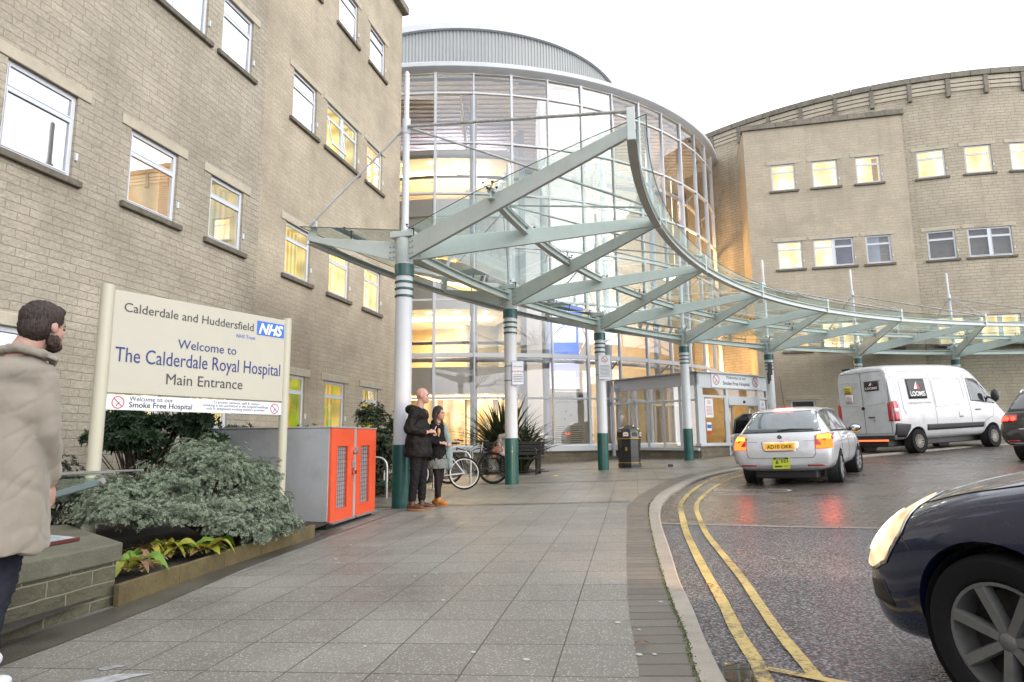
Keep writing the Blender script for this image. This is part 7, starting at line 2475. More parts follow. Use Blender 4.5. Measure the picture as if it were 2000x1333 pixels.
b_ = MB(); b_.prism(q, (0, 0, .028)); b_.build('frame', pmat('dark_red_frame', (.10, .022, .018), .4), pq, bevel=.004)
ap_ = sum(q, Vector()) / 4 + ZV * .085
b_ = MB(); qq = [p * .93 + (sum(q, Vector()) / 4) * .07 + ZV * .0285 for p in q]
for k in range(4): b_.add([qq[k], qq[(k + 1) % 4], ap_], [(0, 1, 2)])
b_.build('glass_pyramid', pmat('pale_blue_glass_face', (.30, .36, .44), .12, coat=.5, var=.3, vs=6), pq)
ed = thing('timber_edging', 'row of yellowish timber boards edging the planting bed', 'edging', (-2.6, 6.4, gz(-2.6, 6.4)))
M_TIM = pmat('yellow_brown_timber', (.125, .095, .04), .85, var=.35, vs=5, bump=.6, bs=50, dirt=.55, dcol=(.06, .05, .02))
EP = [(-2.83, 4.86), (-2.74, 5.55), (-2.66, 6.2), (-2.55, 6.8), (-2.44, 7.35), (-2.33, 7.85)]
for i in range(5):
    a, c_ = EP[i], EP[i + 1]
    b_ = MB(); p, q = Vector((*a, gz(*a) + .03)), Vector((*c_, gz(*c_) + .03)); d = (q - p).normalized()
    b_.bar(p + d * .003, q - d * .003, .045, .24 - .012 * (i % 2)); b_.build('board', M_TIM, ed, bevel=.005)

# ------------------------------------------------------------------ tilted glass information lectern
le = thing('glass_lectern', 'tilted glass topped lectern with steel rods behind the low wall', 'lectern', (-3.4, 4.95, .35))
b_ = MB()
b_.tube([(-3.75, 4.9, .835), (-2.86, 4.78, .862)], .008, 8); b_.tube([(-3.75, 5.3, .835), (-2.86, 5.15, .862)], .008, 8)
b_.build('top_rail', M_GALV, le, smooth=True)
b_ = MB(); b_.add([(-3.7, 4.9, .82), (-2.9, 4.8, .845), (-2.9, 5.15, .845), (-3.7, 5.28, .82)], [(0, 1, 2, 3)]); b_.build('glass_top', M_CGLASS, le)
b_ = MB(); b_.prism([(-3.72, 4.9, .80), (-2.98, 4.82, .825), (-3.45, 4.86, .64), (-3.72, 4.9, .60)], (0, .01, 0)); b_.build('side_glass', glassmat('lectern_glass', (.55, .72, .68), .1, 1.5), le)
b_ = MB(); b_.bar((-3.72, 4.9, .60), (-2.97, 4.81, .795), .05, .045); b_.build('arm', pmat('grey_green_steel', (.17, .22, .22), .4), le, bevel=.006)
b_ = MB(); b_.tube([(-2.97, 4.80, .80), (-2.945, 4.797, .806)], .024, 12); b_.build('end_cap', M_GALV, le)
b_ = MB(); b_.tube([(-3.72, 5.05, .33), (-3.72, 5.05, .83)], .035, 14); b_.build('post', M_STEEL, le, smooth=True)

# ------------------------------------------------------------------ bike lockers with orange doors
LA, LB = Vector((-2.33, 8.47, 0)), Vector((-2.08, 10.02, 0))
LX = (LB - LA).normalized(); LN = Vector((LX.y, -LX.x, 0)); LL = (LB - LA).length
lk = thing('bike_locker', 'grey steel bicycle locker with two bright orange doors', 'locker', (LA + LB) / 2 - LN)


def LP(s, z, d=0.0): return LA + LX * s + LN * d + ZV * z


M_LGREY = pmat('light_grey_sheet_steel', (.335, .345, .36), .5, metal=.2, var=.1, vs=1.5, dirt=.22, dcol=(.12, .10, .08))
M_ORANGE = pmat('orange_red_enamel', (.66, .085, .030), .4, var=.08, vs=2, coat=.2, dirt=.18, dcol=(.18, .05, .03))
b_ = MB(); b_.ob(LP(0, .06, -2.05), LX * LL, LN * 2.03, ZV * 1.175); b_.build('cabinet', M_LGREY, lk, bevel=.008)
b_ = MB(); b_.ob(LP(-.01, 1.236, -2.07), LX * (LL + .02), LN * 2.09, ZV * .018); b_.build('lid', M_LGREY, lk, bevel=.005)
b_ = MB(); b_.ob(LP(.02, -.1, -2.0), LX * (LL - .04), LN * 1.96, ZV * .16); b_.build('plinth', M_DARKM, lk)
b_ = MB()
for s_, z_ in ((.25, 1.19), (1.3, 1.19)): b_.ob(LP(s_, z_, .0), LX * .02, LN * .006, ZV * .02)
for (s0, s1, tag_) in ((.01, .73, 'left'), (.80, LL - .01, 'right')):
    dr = MB()
    w0, w1, z0, z1 = s0 + .17, s0 + .50, .20, 1.0
    for (a, c_, e, f) in ((s0, w0, .05, 1.232), (w1, s1, .05, 1.232), (w0, w1, .05, z0), (w0, w1, z1, 1.232)): dr.ob(LP(a, e, -.018), LX * (c_ - a), LN * .03, ZV * (f - e))
    d_o = dr.build('door', M_ORANGE, lk)
    g_ = MB(); g_.ob(LP(w0, z0, -.05), LX * (w1 - w0), LN * .02, ZV * (z1 - z0)); g_.build('window_backing', M_TRIM, d_o)
    g_ = MB(); n1 = 5; n2 = 14
    for k in range(n1 + 1): g_.bar(LP(w0 + (w1 - w0) * k / n1, z0, .002), LP(w0 + (w1 - w0) * k / n1, z1, .002), .004, .004)
    for k in range(n2 + 1): g_.bar(LP(w0, z0 + (z1 - z0) * k / n2, .004), LP(w1, z0 + (z1 - z0) * k / n2, .004), .004, .004)
    g_.build('mesh_grille', M_TRIM, d_o)
    g_ = MB()
    for (a, c_, e, f) in ((w0 - .02, w1 + .02, z0 - .02, z0), (w0 - .02, w1 + .02, z1, z1 + .02), (w0 - .02, w0, z0, z1), (w1, w1 + .02, z0, z1)): g_.ob(LP(a, e, .0125), LX * (c_ - a), LN * .006, ZV * (f - e))
    g_.build('window_trim', M_ORANGE, d_o)
b_ = MB(); b_.ob(LP(.735, .05, -.02), LX * .06, LN * .04, ZV * 1.185); b_.build('centre_post', M_LGREY, lk, bevel=.004)
b_ = MB(); b_.ob(LP(.70, .90, .02), LX * .13, LN * .03, ZV * .035); b_.ob(LP(.74, .93, .02), LX * .05, LN * .04, ZV * .05); b_.ob(LP(.66, .70, .016), LX * .05, LN * .02, ZV * .10); b_.build('hasp', M_GALV, lk, bevel=.003)
b_ = MB(); b_.ob(LP(.67, .62, .03), LX * .055, LN * .03, ZV * .05); b_.tube([LP(.68, .67, .045), LP(.68, .705, .045), LP(.715, .705, .045), LP(.715, .67, .045)], .005, 6); b_.build('padlock', M_CHROME, lk)
b_ = MB(); b_.ob(LP(0, .03, .005), LX * .74, LN * .05, ZV * .022); b_.ob(LP(.80, .03, .005), LX * .76, LN * .05, ZV * .022); b_.build('drip_sill', M_GALV, lk)

# ------------------------------------------------------------------ cycle hoops, bicycles
M_HOOP = M_GALV
hoops = (((-3.35, 12.9), (-2.42, 12.76), 'galvanised cycle hoop nearest the orange locker'),
         ((-2.66, 13.72), (-1.9, 13.72), 'galvanised cycle hoop half hidden by the first column'),
         ((-1.72, 14.35), (-.92, 14.35), 'galvanised cycle hoop beside the two parked bicycles'))
for a, c_, lab in hoops:
    a, c_ = Vector((*a, 0)), Vector((*c_, 0)); d = (c_ - a).normalized(); g_ = gz(a.x, a.y)
    h = thing('cycle_hoop', lab, 'cycle stand', (a + c_) / 2 + ZV * g_, group='cycle hoops by the planting')
    pts = [a + ZV * (g_ - .1), a + ZV * (g_ + .62)] + [a + d * (.17 - .17 * cos(R(t))) + ZV * (g_ + .62 + .17 * sin(R(t))) for t in (22, 45, 67, 90)]
    pts += [c_ - d * (.17 - .17 * cos(R(t))) + ZV * (g_ + .62 + .17 * sin(R(t))) for t in (90, 67, 45, 22)] + [c_ + ZV * (g_ + .62), c_ + ZV * (g_ - .1)]
    b_ = MB(); b_.tube(pts, .024, 14); b_.build('hoop', M_HOOP, h, smooth=True)
    b_ = MB()
    for p in (a, c_): b_.lathe([(.001, .008), (.07, .006), (.07, 0)], p + ZV * g_, 16)
    b_.build('base_plate', M_HOOP, h)


def bicycle(name, label, x, y, rz, mframe, mrim, r=.335, mud=True, lean=0.06):
    b0 = thing(name, label, 'bicycle', (x, y, gz(x, y)), rz, group='bicycles parked at the hoops')
    b0.rotation_euler = (lean, 0, rz)
    B = lambda mb, n, m, par=b0, **k: mb.build(n, m, par, local=True, smooth=True, **k)
    rear, front = Vector((0, 0, r)), Vector((1.03, 0, r))
    bb, st, hd0, hd1 = Vector((.43, 0, .29)), Vector((.27, 0, .80)), Vector((.86, 0, .64)), Vector((.83, 0, .82))
    for c_ in (rear, front):
        w_ = MB(); w_.tube([c_ + Vector((cos(t), 0, sin(t))) * (r - .018) for t in [2 * pi * k / 40 for k in range(40)]], .019, 8, close=True); wh = B(w_, 'wheel', M_RUB)
        w_ = MB(); w_.tube([c_ + Vector((cos(t), 0, sin(t))) * (r - .042) for t in [2 * pi * k / 40 for k in range(40)]], [(.016, .009)] * 40, 8, close=True); B(w_, 'rim', mrim, wh)
        w_ = MB()
        for k in range(28):
            t = 2 * pi * k / 28; w_.tube([c_ + Vector((cos(t + .25 * (-1) ** k) * .018, .022 * (-1) ** k, sin(t + .25 * (-1) ** k) * .018)), c_ + Vector((cos(t), 0, sin(t))) * (r - .045)], .0016, 4)
        w_.tube([c_ - Vector((0, .045, 0)), c_ + Vector((0, .045, 0))], .018, 10); B(w_, 'spokes', M_GALV, wh)
    f_ = MB()
    f_.tube([st - ZV * .15, hd1 - ZV * .02], .016, 8); f_.tube([bb, hd0], .019, 8); f_.tube([bb, st], .016, 8); f_.tube([hd0 - (hd1 - hd0) * .2, hd1], .019, 8)
    for s_ in (-1, 1):
        f_.tube([bb + Vector((0, .02 * s_, 0)), rear + Vector((0, .06 * s_, 0))], .011, 8); f_.tube([st - Vector((0, 0, .12)), rear + Vector((0, .06 * s_, 0))], .009, 8)
    B(f_, 'frame', mframe)
    f_ = MB()
    for s_ in (-1, 1): f_.tube([hd0 - ZV * .03 + Vector((.0, .03 * s_, 0)), Vector((.93, .055 * s_, .5)), front + Vector((0, .055 * s_, 0))], .012, 8)
    B(f_, 'fork', mframe)
    f_ = MB(); f_.tube([hd1, hd1 + Vector((-.02, 0, .13)), hd1 + Vector((.05, 0, .17))], .013, 8); f_.tube([hd1 + Vector((-.08, -.30, .16)), hd1 + Vector((.04, -.14, .17)), hd1 + Vector((.05, 0, .17)), hd1 + Vector((.04, .14, .17)), hd1 + Vector((-.08, .30, .16))], .012, 8)
    hb_ = B(f_, 'handlebar', M_CHROME)
    f_ = MB()
    for s_ in (-1, 1): f_.tube([hd1 + Vector((-.03, .21 * s_, .165)), hd1 + Vector((-.09, .31 * s_, .16))], .017, 8)
    B(f_, 'grip', M_TRIM, hb_)
    f_ = MB()
    for s_ in (-1, 1): f_.tube([hd1 + Vector((.06, .18 * s_, .15)), hd1 + Vector((.05, .28 * s_, .11))], .007, 6)
    B(f_, 'brake_lever', M_GALV, hb_)
    f_ = MB(); f_.tube([st - ZV * .05, st + Vector((-.03, 0, .13))], .013, 8); B(f_, 'seat_post', M_GALV)
    f_ = MB(); c_ = st + Vector((-.03, 0, .15)); f_.ell(c_ - Vector((.07, 0, 0)), (.09, .075, .028)); f_.ell(c_ + Vector((.07, 0, 0)), (.11, .03, .022)); blob(f_, 'saddle', M_TRIM, b0, .01, 4)
    f_ = MB(); f_.tube([bb + Vector((cos(t), .0, sin(t))) * .085 + Vector((0, -.05, 0)) for t in [2 * pi * k / 24 for k in range(24)]], .007, 6, close=True); f_.tube([bb + Vector((0, -.06, 0)), bb + Vector((.1, -.07, -.13))], .011, 6); f_.tube([bb + Vector((0, .06, 0)), bb + Vector((-.1, .07, .13))], .011, 6); f_.tube([rear + Vector((cos(t), 0, sin(t))) * .042 + Vector((0, -.045, 0)) for t in [2 * pi * k / 16 for k in range(16)]], .01, 6, close=True); B(f_, 'crankset', M_GALV)
    f_ = MB(); f_.box(bb + Vector((.1, -.11, -.13)), (.08, .08, .02)); f_.box(bb + Vector((-.1, .11, .13)), (.08, .08, .02)); B(f_, 'pedal', M_TRIM)
    if mud:
        f_ = MB(); f_.tube([rear + Vector((cos(R(t)), 0, sin(R(t)))) * (r + .025) for t in range(20, 190, 12)], [(.028, .005)] * 15, 6); B(f_, 'mudguard', M_TRIM)
    return b0


bicycle('bicycle', 'white framed bicycle with pale rims just right of the woman', -1.02, 13.85, R(180 + 4), pmat('white_cycle_paint', (.6, .61, .62), .35, coat=.3), pmat('white_rim', (.62, .62, .62), .4), mud=False, lean=-.05)
bicycle('bicycle', 'black bicycle with mudguard leaning beside the second column', -.46, 15.1, R(180 - 5), pmat('black_cycle_paint', (.015, .015, .016), .35, coat=.3), M_DARKM, r=.35, lean=.04)
cl = thing('cable_lock', 'pale looped cable lock hanging on the black bicycle', 'lock', (-.98, 14.9, .6))
b_ = MB(); c0 = Vector((-.99, 14.85, .72)); b_.tube([c0 + Vector((.085 * cos(t), .01 * sin(3 * t), .17 * sin(t))) for t in [2 * pi * k / 30 for k in range(30)]], .012, 8, close=True); b_.tube([c0 + Vector((.05 * cos(t) - .01, .03, .10 * sin(t) + .03)) for t in [2 * pi * k / 24 for k in range(24)]], .012, 8, close=True)
b_.build('cable', pmat('grey_cable', (.33, .33, .32), .5), cl, smooth=True)

# ------------------------------------------------------------------ bench
bn = thing('bench', 'black slatted bench with cast ends behind the second column', 'bench', (-.05, 18.1, gz(0, 18.1)), R(-14))
zb_ = 0.0
Bq = lambda mb, n, m, **k: mb.build(n, m, bn, local=True, **k)
M_BEN = pmat('black_painted_timber', (.018, .018, .019), .5, var=.3, vs=6)
for k in range(4): b_ = MB(); b_.box((0, -.10 - k * .105 + .2, .44), (1.72, .085, .035)); Bq(b_, 'seat_slat', M_BEN, bevel=.006)
for k in range(4):
    z_ = .56 + k * .095; b_ = MB(); b_.box((0, .27 + k * .022, z_), (1.72, .03, .08), M=Matrix.Rotation(R(-13), 3, 'X')); Bq(b_, 'back_slat', M_BEN, bevel=.006)
for s_ in (-.74, .74):
    b_ = MB()
    out = [(-.28, 0), (-.20, 0), (-.16, .10), (.10, .10), (.14, 0), (.24, 0), (.20, .2), (.24, .42), (.34, .88), (.29, .88), (.18, .42), (-.26, .42), (-.24, .2)]
    b_.prism([(s_ - .035, y, z) for y, z in out], (.07, 0, 0)); Bq(b_, 'cast_end', M_DARKM, bevel=.008)
    b_ = MB(); b_.tube([(s_, -.24, .42), (s_, -.29, .55), (s_, -.24, .64), (s_, -.05, .66), (s_, .24, .66)], .022, 8); Bq(b_, 'armrest', M_DARKM, smooth=True)

# ------------------------------------------------------------------ litter bin
bi = thing('litter_bin', 'black and gold litter bin with domed hood by the third column', 'bin', (3.32, 19.0, gz(3.32, 19.0)), R(20))
n8 = lambda r, z: [(r * cos(R(22.5 + 45 * k)), r * sin(R(22.5 + 45 * k)), z) for k in range(8)]


def octa(mb, rings):
    vs, fs = [], []
    for r, z in rings: vs += n8(r, z)
    for i in range(len(rings) - 1):
        for k in range(8): fs.append((i * 8 + k, i * 8 + (k + 1) % 8, (i + 1) * 8 + (k + 1) % 8, (i + 1) * 8 + k))
    fs.append(tuple(range(8))[::-1]); fs.append(tuple(range((len(rings) - 1) * 8, len(rings) * 8)))
    mb.add(vs, fs)


M_BIN = pmat('glossy_black_bin', (.014, .014, .015), .3, var=.15, coat=.4)
M_GOLD = pmat('gold_trim', (.45, .28, .06), .4, metal=.6)
b_ = MB(); octa(b_, [(.325, 0), (.33, .10), (.315, .105), (.335, .78), (.345, .80)]); b_.build('bin_body', M_BIN, bi, local=True, bevel=.012)
b_ = MB(); octa(b_, [(.35, .80), (.355, .82), (.345, 1.0), (.30, 1.09), (.16, 1.15), (.15, 1.18), (.02, 1.185)]); b_.build('bin_hood', M_BIN, bi, local=True, bevel=.015)
b_ = MB(); octa(b_, [(.353, .795), (.358, .80), (.358, .812), (.353, .817)]); octa(b_, [(.331, .13), (.334, .132), (.334, .142), (.331, .145)]); b_.build('gold_bands', M_GOLD, bi, local=True)
for k in range(8):
    a = R(45 * k); n_ = Vector((cos(a), sin(a), 0)); x_ = Vector((-sin(a), cos(a), 0))
    if k % 2:
        b_ = MB(); o_ = n_ * .318 + ZV * .47; b_.ob(o_ - x_ * .03, x_ * .06, n_ * .004, ZV * .10); b_.build('gold_emblem', M_GOLD, bi, local=True, bevel=.002)
    o_ = n_ * .322 + ZV * .92
    b_ = MB()
    b_.prism([o_ + x_ * x + ZV * z for x, z in ((-.085, -.05), (.085, -.05), (.085, .04), (.05, .075), (-.05, .075), (-.085, .04))], n_ * .012); fr_ = b_.build('aperture_frame', M_GOLD if k % 2 else M_BIN, bi, local=True, bevel=.003)
    b_ = MB(); b_.prism([o_ + n_ * .013 + x_ * x * .85 + ZV * z * .85 for x, z in ((-.085, -.05), (.085, -.05), (.085, .04), (.05, .075), (-.05, .075), (-.085, .04))], n_ * .004); b_.build('aperture_label', TXW if k % 2 else M_TRIM, fr_, local=True)
    b_ = MB()
    for q in range(4): b_.ob(o_ + n_ * .0175 + x_ * (-.05 + .028 * q) + ZV * (-.02 + .02 * (q % 2)), x_ * .018, n_ * .002, ZV * .035)
    b_.build('aperture_symbol', TXR if k % 4 == 1 else TXBK, fr_, local=True)

# ------------------------------------------------------------------ litter and small marks underfoot
rnd = random.Random(5)
for k in range(30):
    y = 3.3 + rnd.random() ** 1.5 * 6.5; x = rnd.uniform(-.28 * y + .1, .02 * y + 1.0)
    if x > .75 + (y - 3) * .16: continue
    o = MB(); r = rnd.uniform(.008, .018); o.lathe([(.001, .0032), (r * .8, .003), (r, .0008)], (x, y, gz(x, y) + .002), 9)
    o.v = [(x + (p[0] - x) * (1 + .3 * sin(7 * (p[1] - y) / r)), p[1], p[2]) for p in o.v]
    tag(o.build('chewing_gum', pmat('trodden_gum', (.40, .40, .38), .8) if k == 0 else bpy.data.materials['trodden_gum']), 'small pale trodden gum spot on the flagstones', 'gum', 'gum spots on the pavement')
M_LEAFB = pmat('dry_leaf', (.20, .10, .04), .8, var=.4)
for (x, y, lab) in ((.63, 3.45, 'brown dry leaf lying by the dark paver course'), (2.02, 6.1, 'brown dry leaf lying on the asphalt by the yellow line'), (1.42, 5.0, 'dry twiggy leaf in the gutter below the kerb')):
    z = (gz if x < 1 else rz_)(x, y) + .012
    o = MB(); o.grid(lambda a, b: (x + (a - .5) * .07, y + (b - .5) * .035 * (1 - abs(2 * a - 1)) , z + .012 * sin(a * 3) + .01 * abs(b - .5)), 6, 2); tag(o.build('fallen_leaf', M_LEAFB), lab, 'leaf')
o = thing('drinks_can', 'dark can lying on the paving right of the litter bin', 'can', (4.35, 18.4, gz(4.3, 18.4))); b_ = MB(); b_.tube([(4.28, 18.4, gz(4.3, 18.4) + .035), (4.40, 18.42, gz(4.3, 18.4) + .035)], .033, 12); b_.build('can_body', M_TRIM, o); b_ = MB(); b_.tube([(4.405, 18.42, gz(4.3, 18.4) + .035), (4.41, 18.42, gz(4.3, 18.4) + .035)], .031, 12); b_.build('lid', M_GOLD, o)
b_ = MB(); b_.box((1.05, 16.7, gz(1, 16.7) + .015), (.12, .06, .02), rz=.4); tag(b_.build('crumpled_wrapper', pmat('yellow_wrapper', (.6, .5, .1), .5)), 'small yellow and white wrapper near the second column', 'litter')
# ------------------------------------------------------------------ planting
def leafmat(name, c1, c2, rough=.5, trans=.25):
    m = newmat(name); t = NT(m)
    oi = t.n('TexCoord')
    n = t.n('TexNoise', Vector=oi.outputs['Object'], Scale=16.0, Detail=6.0, Roughness=.7)
    w = t.n('TexWhiteNoise', Vector=oi.outputs['Object'])
    f = t.ramp(n.outputs['Fac'], (.35, 0.0), (.65, 1.0))
    c = t.mix(f, c1, c2)
    b = t.n('BsdfPrincipled', Base__Color=c, Roughness=rough)
    b.inputs['Specular IOR Level'].default_value = .35
    tl = t.n('BsdfTranslucent', Color=c)
    t.out(t.n('MixShader', i0=trans, i1=b.outputs[0], i2=tl.outputs[0]).outputs[0])
    return m


def leaf(mb, p, d, n, L, W, fold_=.25, droop=.0):
    """a pointed, slightly folded leaf"""
    d = d.normalized(); s = d.cross(n)
    if s.length < 1e-5: s = d.cross(Vector((1, 0, 0)))
    s.normalize(); n = s.cross(d)
    m = p + d * L * .5 - ZV * droop * L * .3
    e = p + d * L - ZV * droop * L
    k = len(mb.v)
    mb.v += [tuple(p), tuple(m + s * W / 2 + n * W * fold_), tuple(e), tuple(m - s * W / 2 + n * W * fold_), tuple(m)]
    mb.f += [(k, k + 4, k + 1), (k + 4, k + 2, k + 1), (k, k + 3, k + 4), (k + 4, k + 3, k + 2)]


def rv(rn): 
    while True:
        v = Vector((rn.uniform(-1, 1), rn.uniform(-1, 1), rn.uniform(-1, 1)))
        if .05 < v.length < 1: return v.normalized()


def stems(mb, base, tips, r0=.012, rn=None):
    for t in tips:
        mid = (base + t) / 2 + Vector((0, 0, .1 * (t - base).length)) + rv(rn) * .04
        mb.tube([base + rv(rn) * .02, mid, t], [r0, r0 * .7, r0 * .35], 5)


def shrub(name, label, lobes, mat, mstem, nros, per, L, W, seed, base, group=None, up=.5, shell=.55, cat='shrub', low=.12):
    """many small leaf rosettes spread through several uneven lobes"""
    rn = random.Random(seed)
    o = thing(name, label, cat, base, group=group)
    mb = MB(); tips = []
    tot = sum(l[1][0] * l[1][1] for l in lobes)
    for c, r in lobes:
        n = int(nros * r[0] * r[1] / tot)
        c = Vector(c)
        for i in range(n):
            v = rv(rn)
            if v.z < -.35: v.z = -v.z * .6
            q = shell + (1 - shell) * rn.random() ** .5
            nz = .82 + .55 * noise.noise(Vector((v.x * 3.0 + c.x * 3, v.y * 3.0 + c.y, v.z * 3.0)))
            p = c + Vector((v.x * r[0], v.y * r[1], v.z * r[2])) * q * nz
            if p.z < gz(p.x, p.y) + low: continue
            ax = (v + ZV * up + rv(rn) * .35).normalized()
            a, b = frame_of(ax)
            ph = rn.random() * 6
            for k in range(per):
                t = ph + 2 * pi * k / per
                dd = a * cos(t) + b * sin(t)
                tilt = rn.uniform(.2, 1.1)
                leaf(mb, p + dd * .004, (dd * 1.0 + ax * tilt), ax, L * rn.uniform(.7, 1.2), W * rn.uniform(.8, 1.15))
            if i % 9 == 0: tips.append(p)
    mb.build('foliage', mat, o)
    sm = MB(); stems(sm, Vector(base), tips[::max(1, len(tips) // 45)], .011, rn); sm.build('stems', mstem, o)
    return o


M_STEM = pmat('brown_stem', (.05, .032, .022), .85, var=.3)
SILV = leafmat('silver_green_leaf', (.105, .14, .085), (.27, .315, .235), .6, .15)
SILV2 = leafmat('silver_green_leaf_lower', (.12, .155, .10), (.28, .32, .245), .6, .15)
DARKL = leafmat('dark_evergreen_leaf', (.014, .038, .018), (.040, .075, .032), .4, .12)
DARKL2 = leafmat('dull_dark_leaf', (.022, .032, .020), (.045, .055, .034), .5, .12)
HOL = leafmat('glossy_dark_leaf', (.016, .030, .014), (.045, .060, .024), .3, .1)
g0 = .15
shrub('silver_shrub', 'taller mound of the silver leaved shrub below the welcome sign', [((-3.45, 6.75, .55), (.50, .50, .36)), ((-3.05, 6.95, .74), (.40, .42, .40)), ((-3.38, 7.15, .84), (.38, .40, .36)), ((-3.0, 7.45, .60), (.42, .45, .36)), ((-3.75, 6.35, .50), (.38, .42, .32)), ((-2.92, 7.5, .58), (.32, .36, .32))],
      SILV, M_STEM, 8000, 7, .029, .0115, 3, (-3.2, 7.0, .12), 'silver shrubs in the bed')
shrub('silver_shrub', 'low silver leaved shrub spreading over the timber edging', [((-2.85, 6.75, .36), (.42, .40, .26)), ((-2.62, 7.1, .34), (.30, .36, .26)), ((-3.15, 6.25, .38), (.45, .34, .22)), ((-2.72, 7.4, .36), (.26, .3, .28)), ((-3.5, 5.95, .42), (.42, .30, .20)), ((-2.7, 6.35, .27), (.26, .28, .17)), ((-2.52, 6.7, .16), (.20, .28, .17)), ((-2.44, 7.05, .17), (.23, .28, .20))],
      SILV2, M_STEM, 8000, 7, .028, .0115, 4, (-2.9, 6.9, .05), 'silver shrubs in the bed', low=.015)
# broad leaved small tree behind the sign, foliage in layers on several stems
lob = []
rn = random.Random(21)
for k in range(13):
    a = rn.random() * 6.3; r = rn.uniform(.15, .80)
    lob.append(((-4.45 + r * cos(a), 7.95 + r * sin(a), rn.uniform(.85, 1.38)), (.30, .30, .10)))
shrub('evergreen_shrub', 'dark green layered evergreen rising behind the left sign post', lob, DARKL, M_STEM, 1500, 6, .085, .035, 8, (-4.45, 7.95, .1), up=.1, shell=.2)
shrub('evergreen_shrub', 'dull dark bush beside the near end of the bed, behind the lectern', [((-4.9, 6.9, .62), (.50, .5, .42)), ((-4.45, 6.6, .45), (.5, .5, .32)), ((-5.3, 7.3, .6), (.5, .5, .42)), ((-4.2, 7.2, .42), (.4, .4, .36))], DARKL2, M_STEM, 2200, 6, .045, .02, 9, (-4.8, 6.9, .05))
for (x, y, z, lab, s) in ((-4.55, 10.7, 1.15, 'dark feathery shrub peeping over the locker by the right sign post', 31), (-3.75, 11.7, 1.12, 'small dark shrub peeping over the far end of the locker', 32)):
    shrub('evergreen_shrub', lab, [((x, y, z), (.42, .4, .24)), ((x + .35, y + .1, z - .15), (.3, .3, .25)), ((x, y, z - .4), (.5, .45, .4))], DARKL, M_STEM, 700, 6, .075, .024, s, (x, y, .05), 'shrubs behind the locker', shell=.3)
shrub('tall_shrub', 'tall glossy dark shrub against the stone wall left of the first column', [((-2.95, 13.7, 1.5), (.42, .4, .42)), ((-2.75, 13.5, 1.0), (.48, .45, .5)), ((-2.6, 13.8, .6), (.5, .5, .5)), ((-3.0, 14.0, .8), (.5, .5, .5)), ((-2.45, 14.2, 1.3), (.35, .4, .4))], HOL, M_STEM, 2100, 6, .06, .028, 14, (-2.8, 13.8, .05), shell=.35)
shrub('ground_cover', 'low green growth under the tall shrub by the cycle hoops', [((-2.7, 13.1, .17), (.5, .35, .16)), ((-2.2, 14.4, .2), (.6, .4, .2))], DARKL, M_STEM, 500, 6, .05, .022, 15, (-2.6, 13.4, .02), cat='plant')


def blades(name, label, c, n, H, spread, seed, mat, W=.05):
    rn = random.Random(seed)
    o = thing(name, label, 'plant', c)
    c = Vector(c); mb = MB(); dead = MB()
    for i in range(n):
        a = rn.random() * 2 * pi
        t = rn.random()
        lean = (.08 + t * 1.0) * spread
        h = H * rn.uniform(.6, 1.08) * (1 - .30 * t)
        d = Vector((cos(a), sin(a), 0)); w = W * rn.uniform(.7, 1.15)
        base = c + d * rn.uniform(0, .16)
        tw = rn.uniform(-1, 1)
        s0 = Vector((-d.y, d.x, 0))
        s0 = (s0 * cos(tw) + d * sin(tw)).normalized()
        m = 9
        k0 = len((dead if rn.random() < .06 else mb).v)
        tgt = dead if rn.random() < .05 else mb
        k0 = len(tgt.v)
        ben = rn.uniform(.3, 1.4) * t
        kink = rn.random() < .18 and t > .35
        for j in range(m + 1):
            f = j / m
            z = h * (f - ben * .42 * f ** 3)
            x = lean * h * (f ** 1.7) * (1 + .3 * ben)
            if kink and f > .62: z -= (f - .62) * h * 1.3; x -= (f - .62) * .25
            wd = w * (1 - f ** 3) * (.55 + .9 * f * (1 - f) * 2)
            p = base + d * x + ZV * z
            tgt.v += [tuple(p - s0 * wd / 2 + ZV * wd * .25), tuple(p), tuple(p + s0 * wd / 2 + ZV * wd * .25)]
            if j:
                q = k0 + (j - 1) * 3
                tgt.f += [(q, q + 1, q + 4, q + 3), (q + 1, q + 2, q + 5, q + 4)]
    mb.build('blade_leaves', mat, o, smooth=True)
    if dead.v: dead.build('pale_dead_leaves', leafmat('straw_leaf', (.20, .15, .08), (.28, .22, .12), .7, .1), o, smooth=True)
    return o


FLAX = leafmat('dark_flax_leaf', (.022, .036, .016), (.052, .068, .028), .32, .15)
blades('flax_plant', 'big spiky dark green flax plant behind the bicycles', (-.25, 19.5, gz(0, 19.5)), 320, 2.5, .80, 5, FLAX, .10)
blades('flax_plant', 'smaller spiky flax plant just behind the second column and bench', (.25, 19.3, gz(.5, 19.3)), 170, 1.7, 1.0, 6, FLAX, .085)
blades('flax_plant', 'upright spiky plant between the silver car and the white van', (12.7, 25.2, gz(12.7, 25)), 60, 1.9, .35, 7, FLAX, .07)
# dying broad leaved plants in front
HOS = leafmat('yellow_dying_leaf', (.42, .33, .04), (.22, .30, .05), .5, .3)
HOSG = leafmat('fresh_green_leaf', (.10, .22, .03), (.20, .32, .05), .45, .3)
HOSB = leafmat('withered_brown_leaf', (.16, .085, .04), (.24, .16, .09), .8, .1)


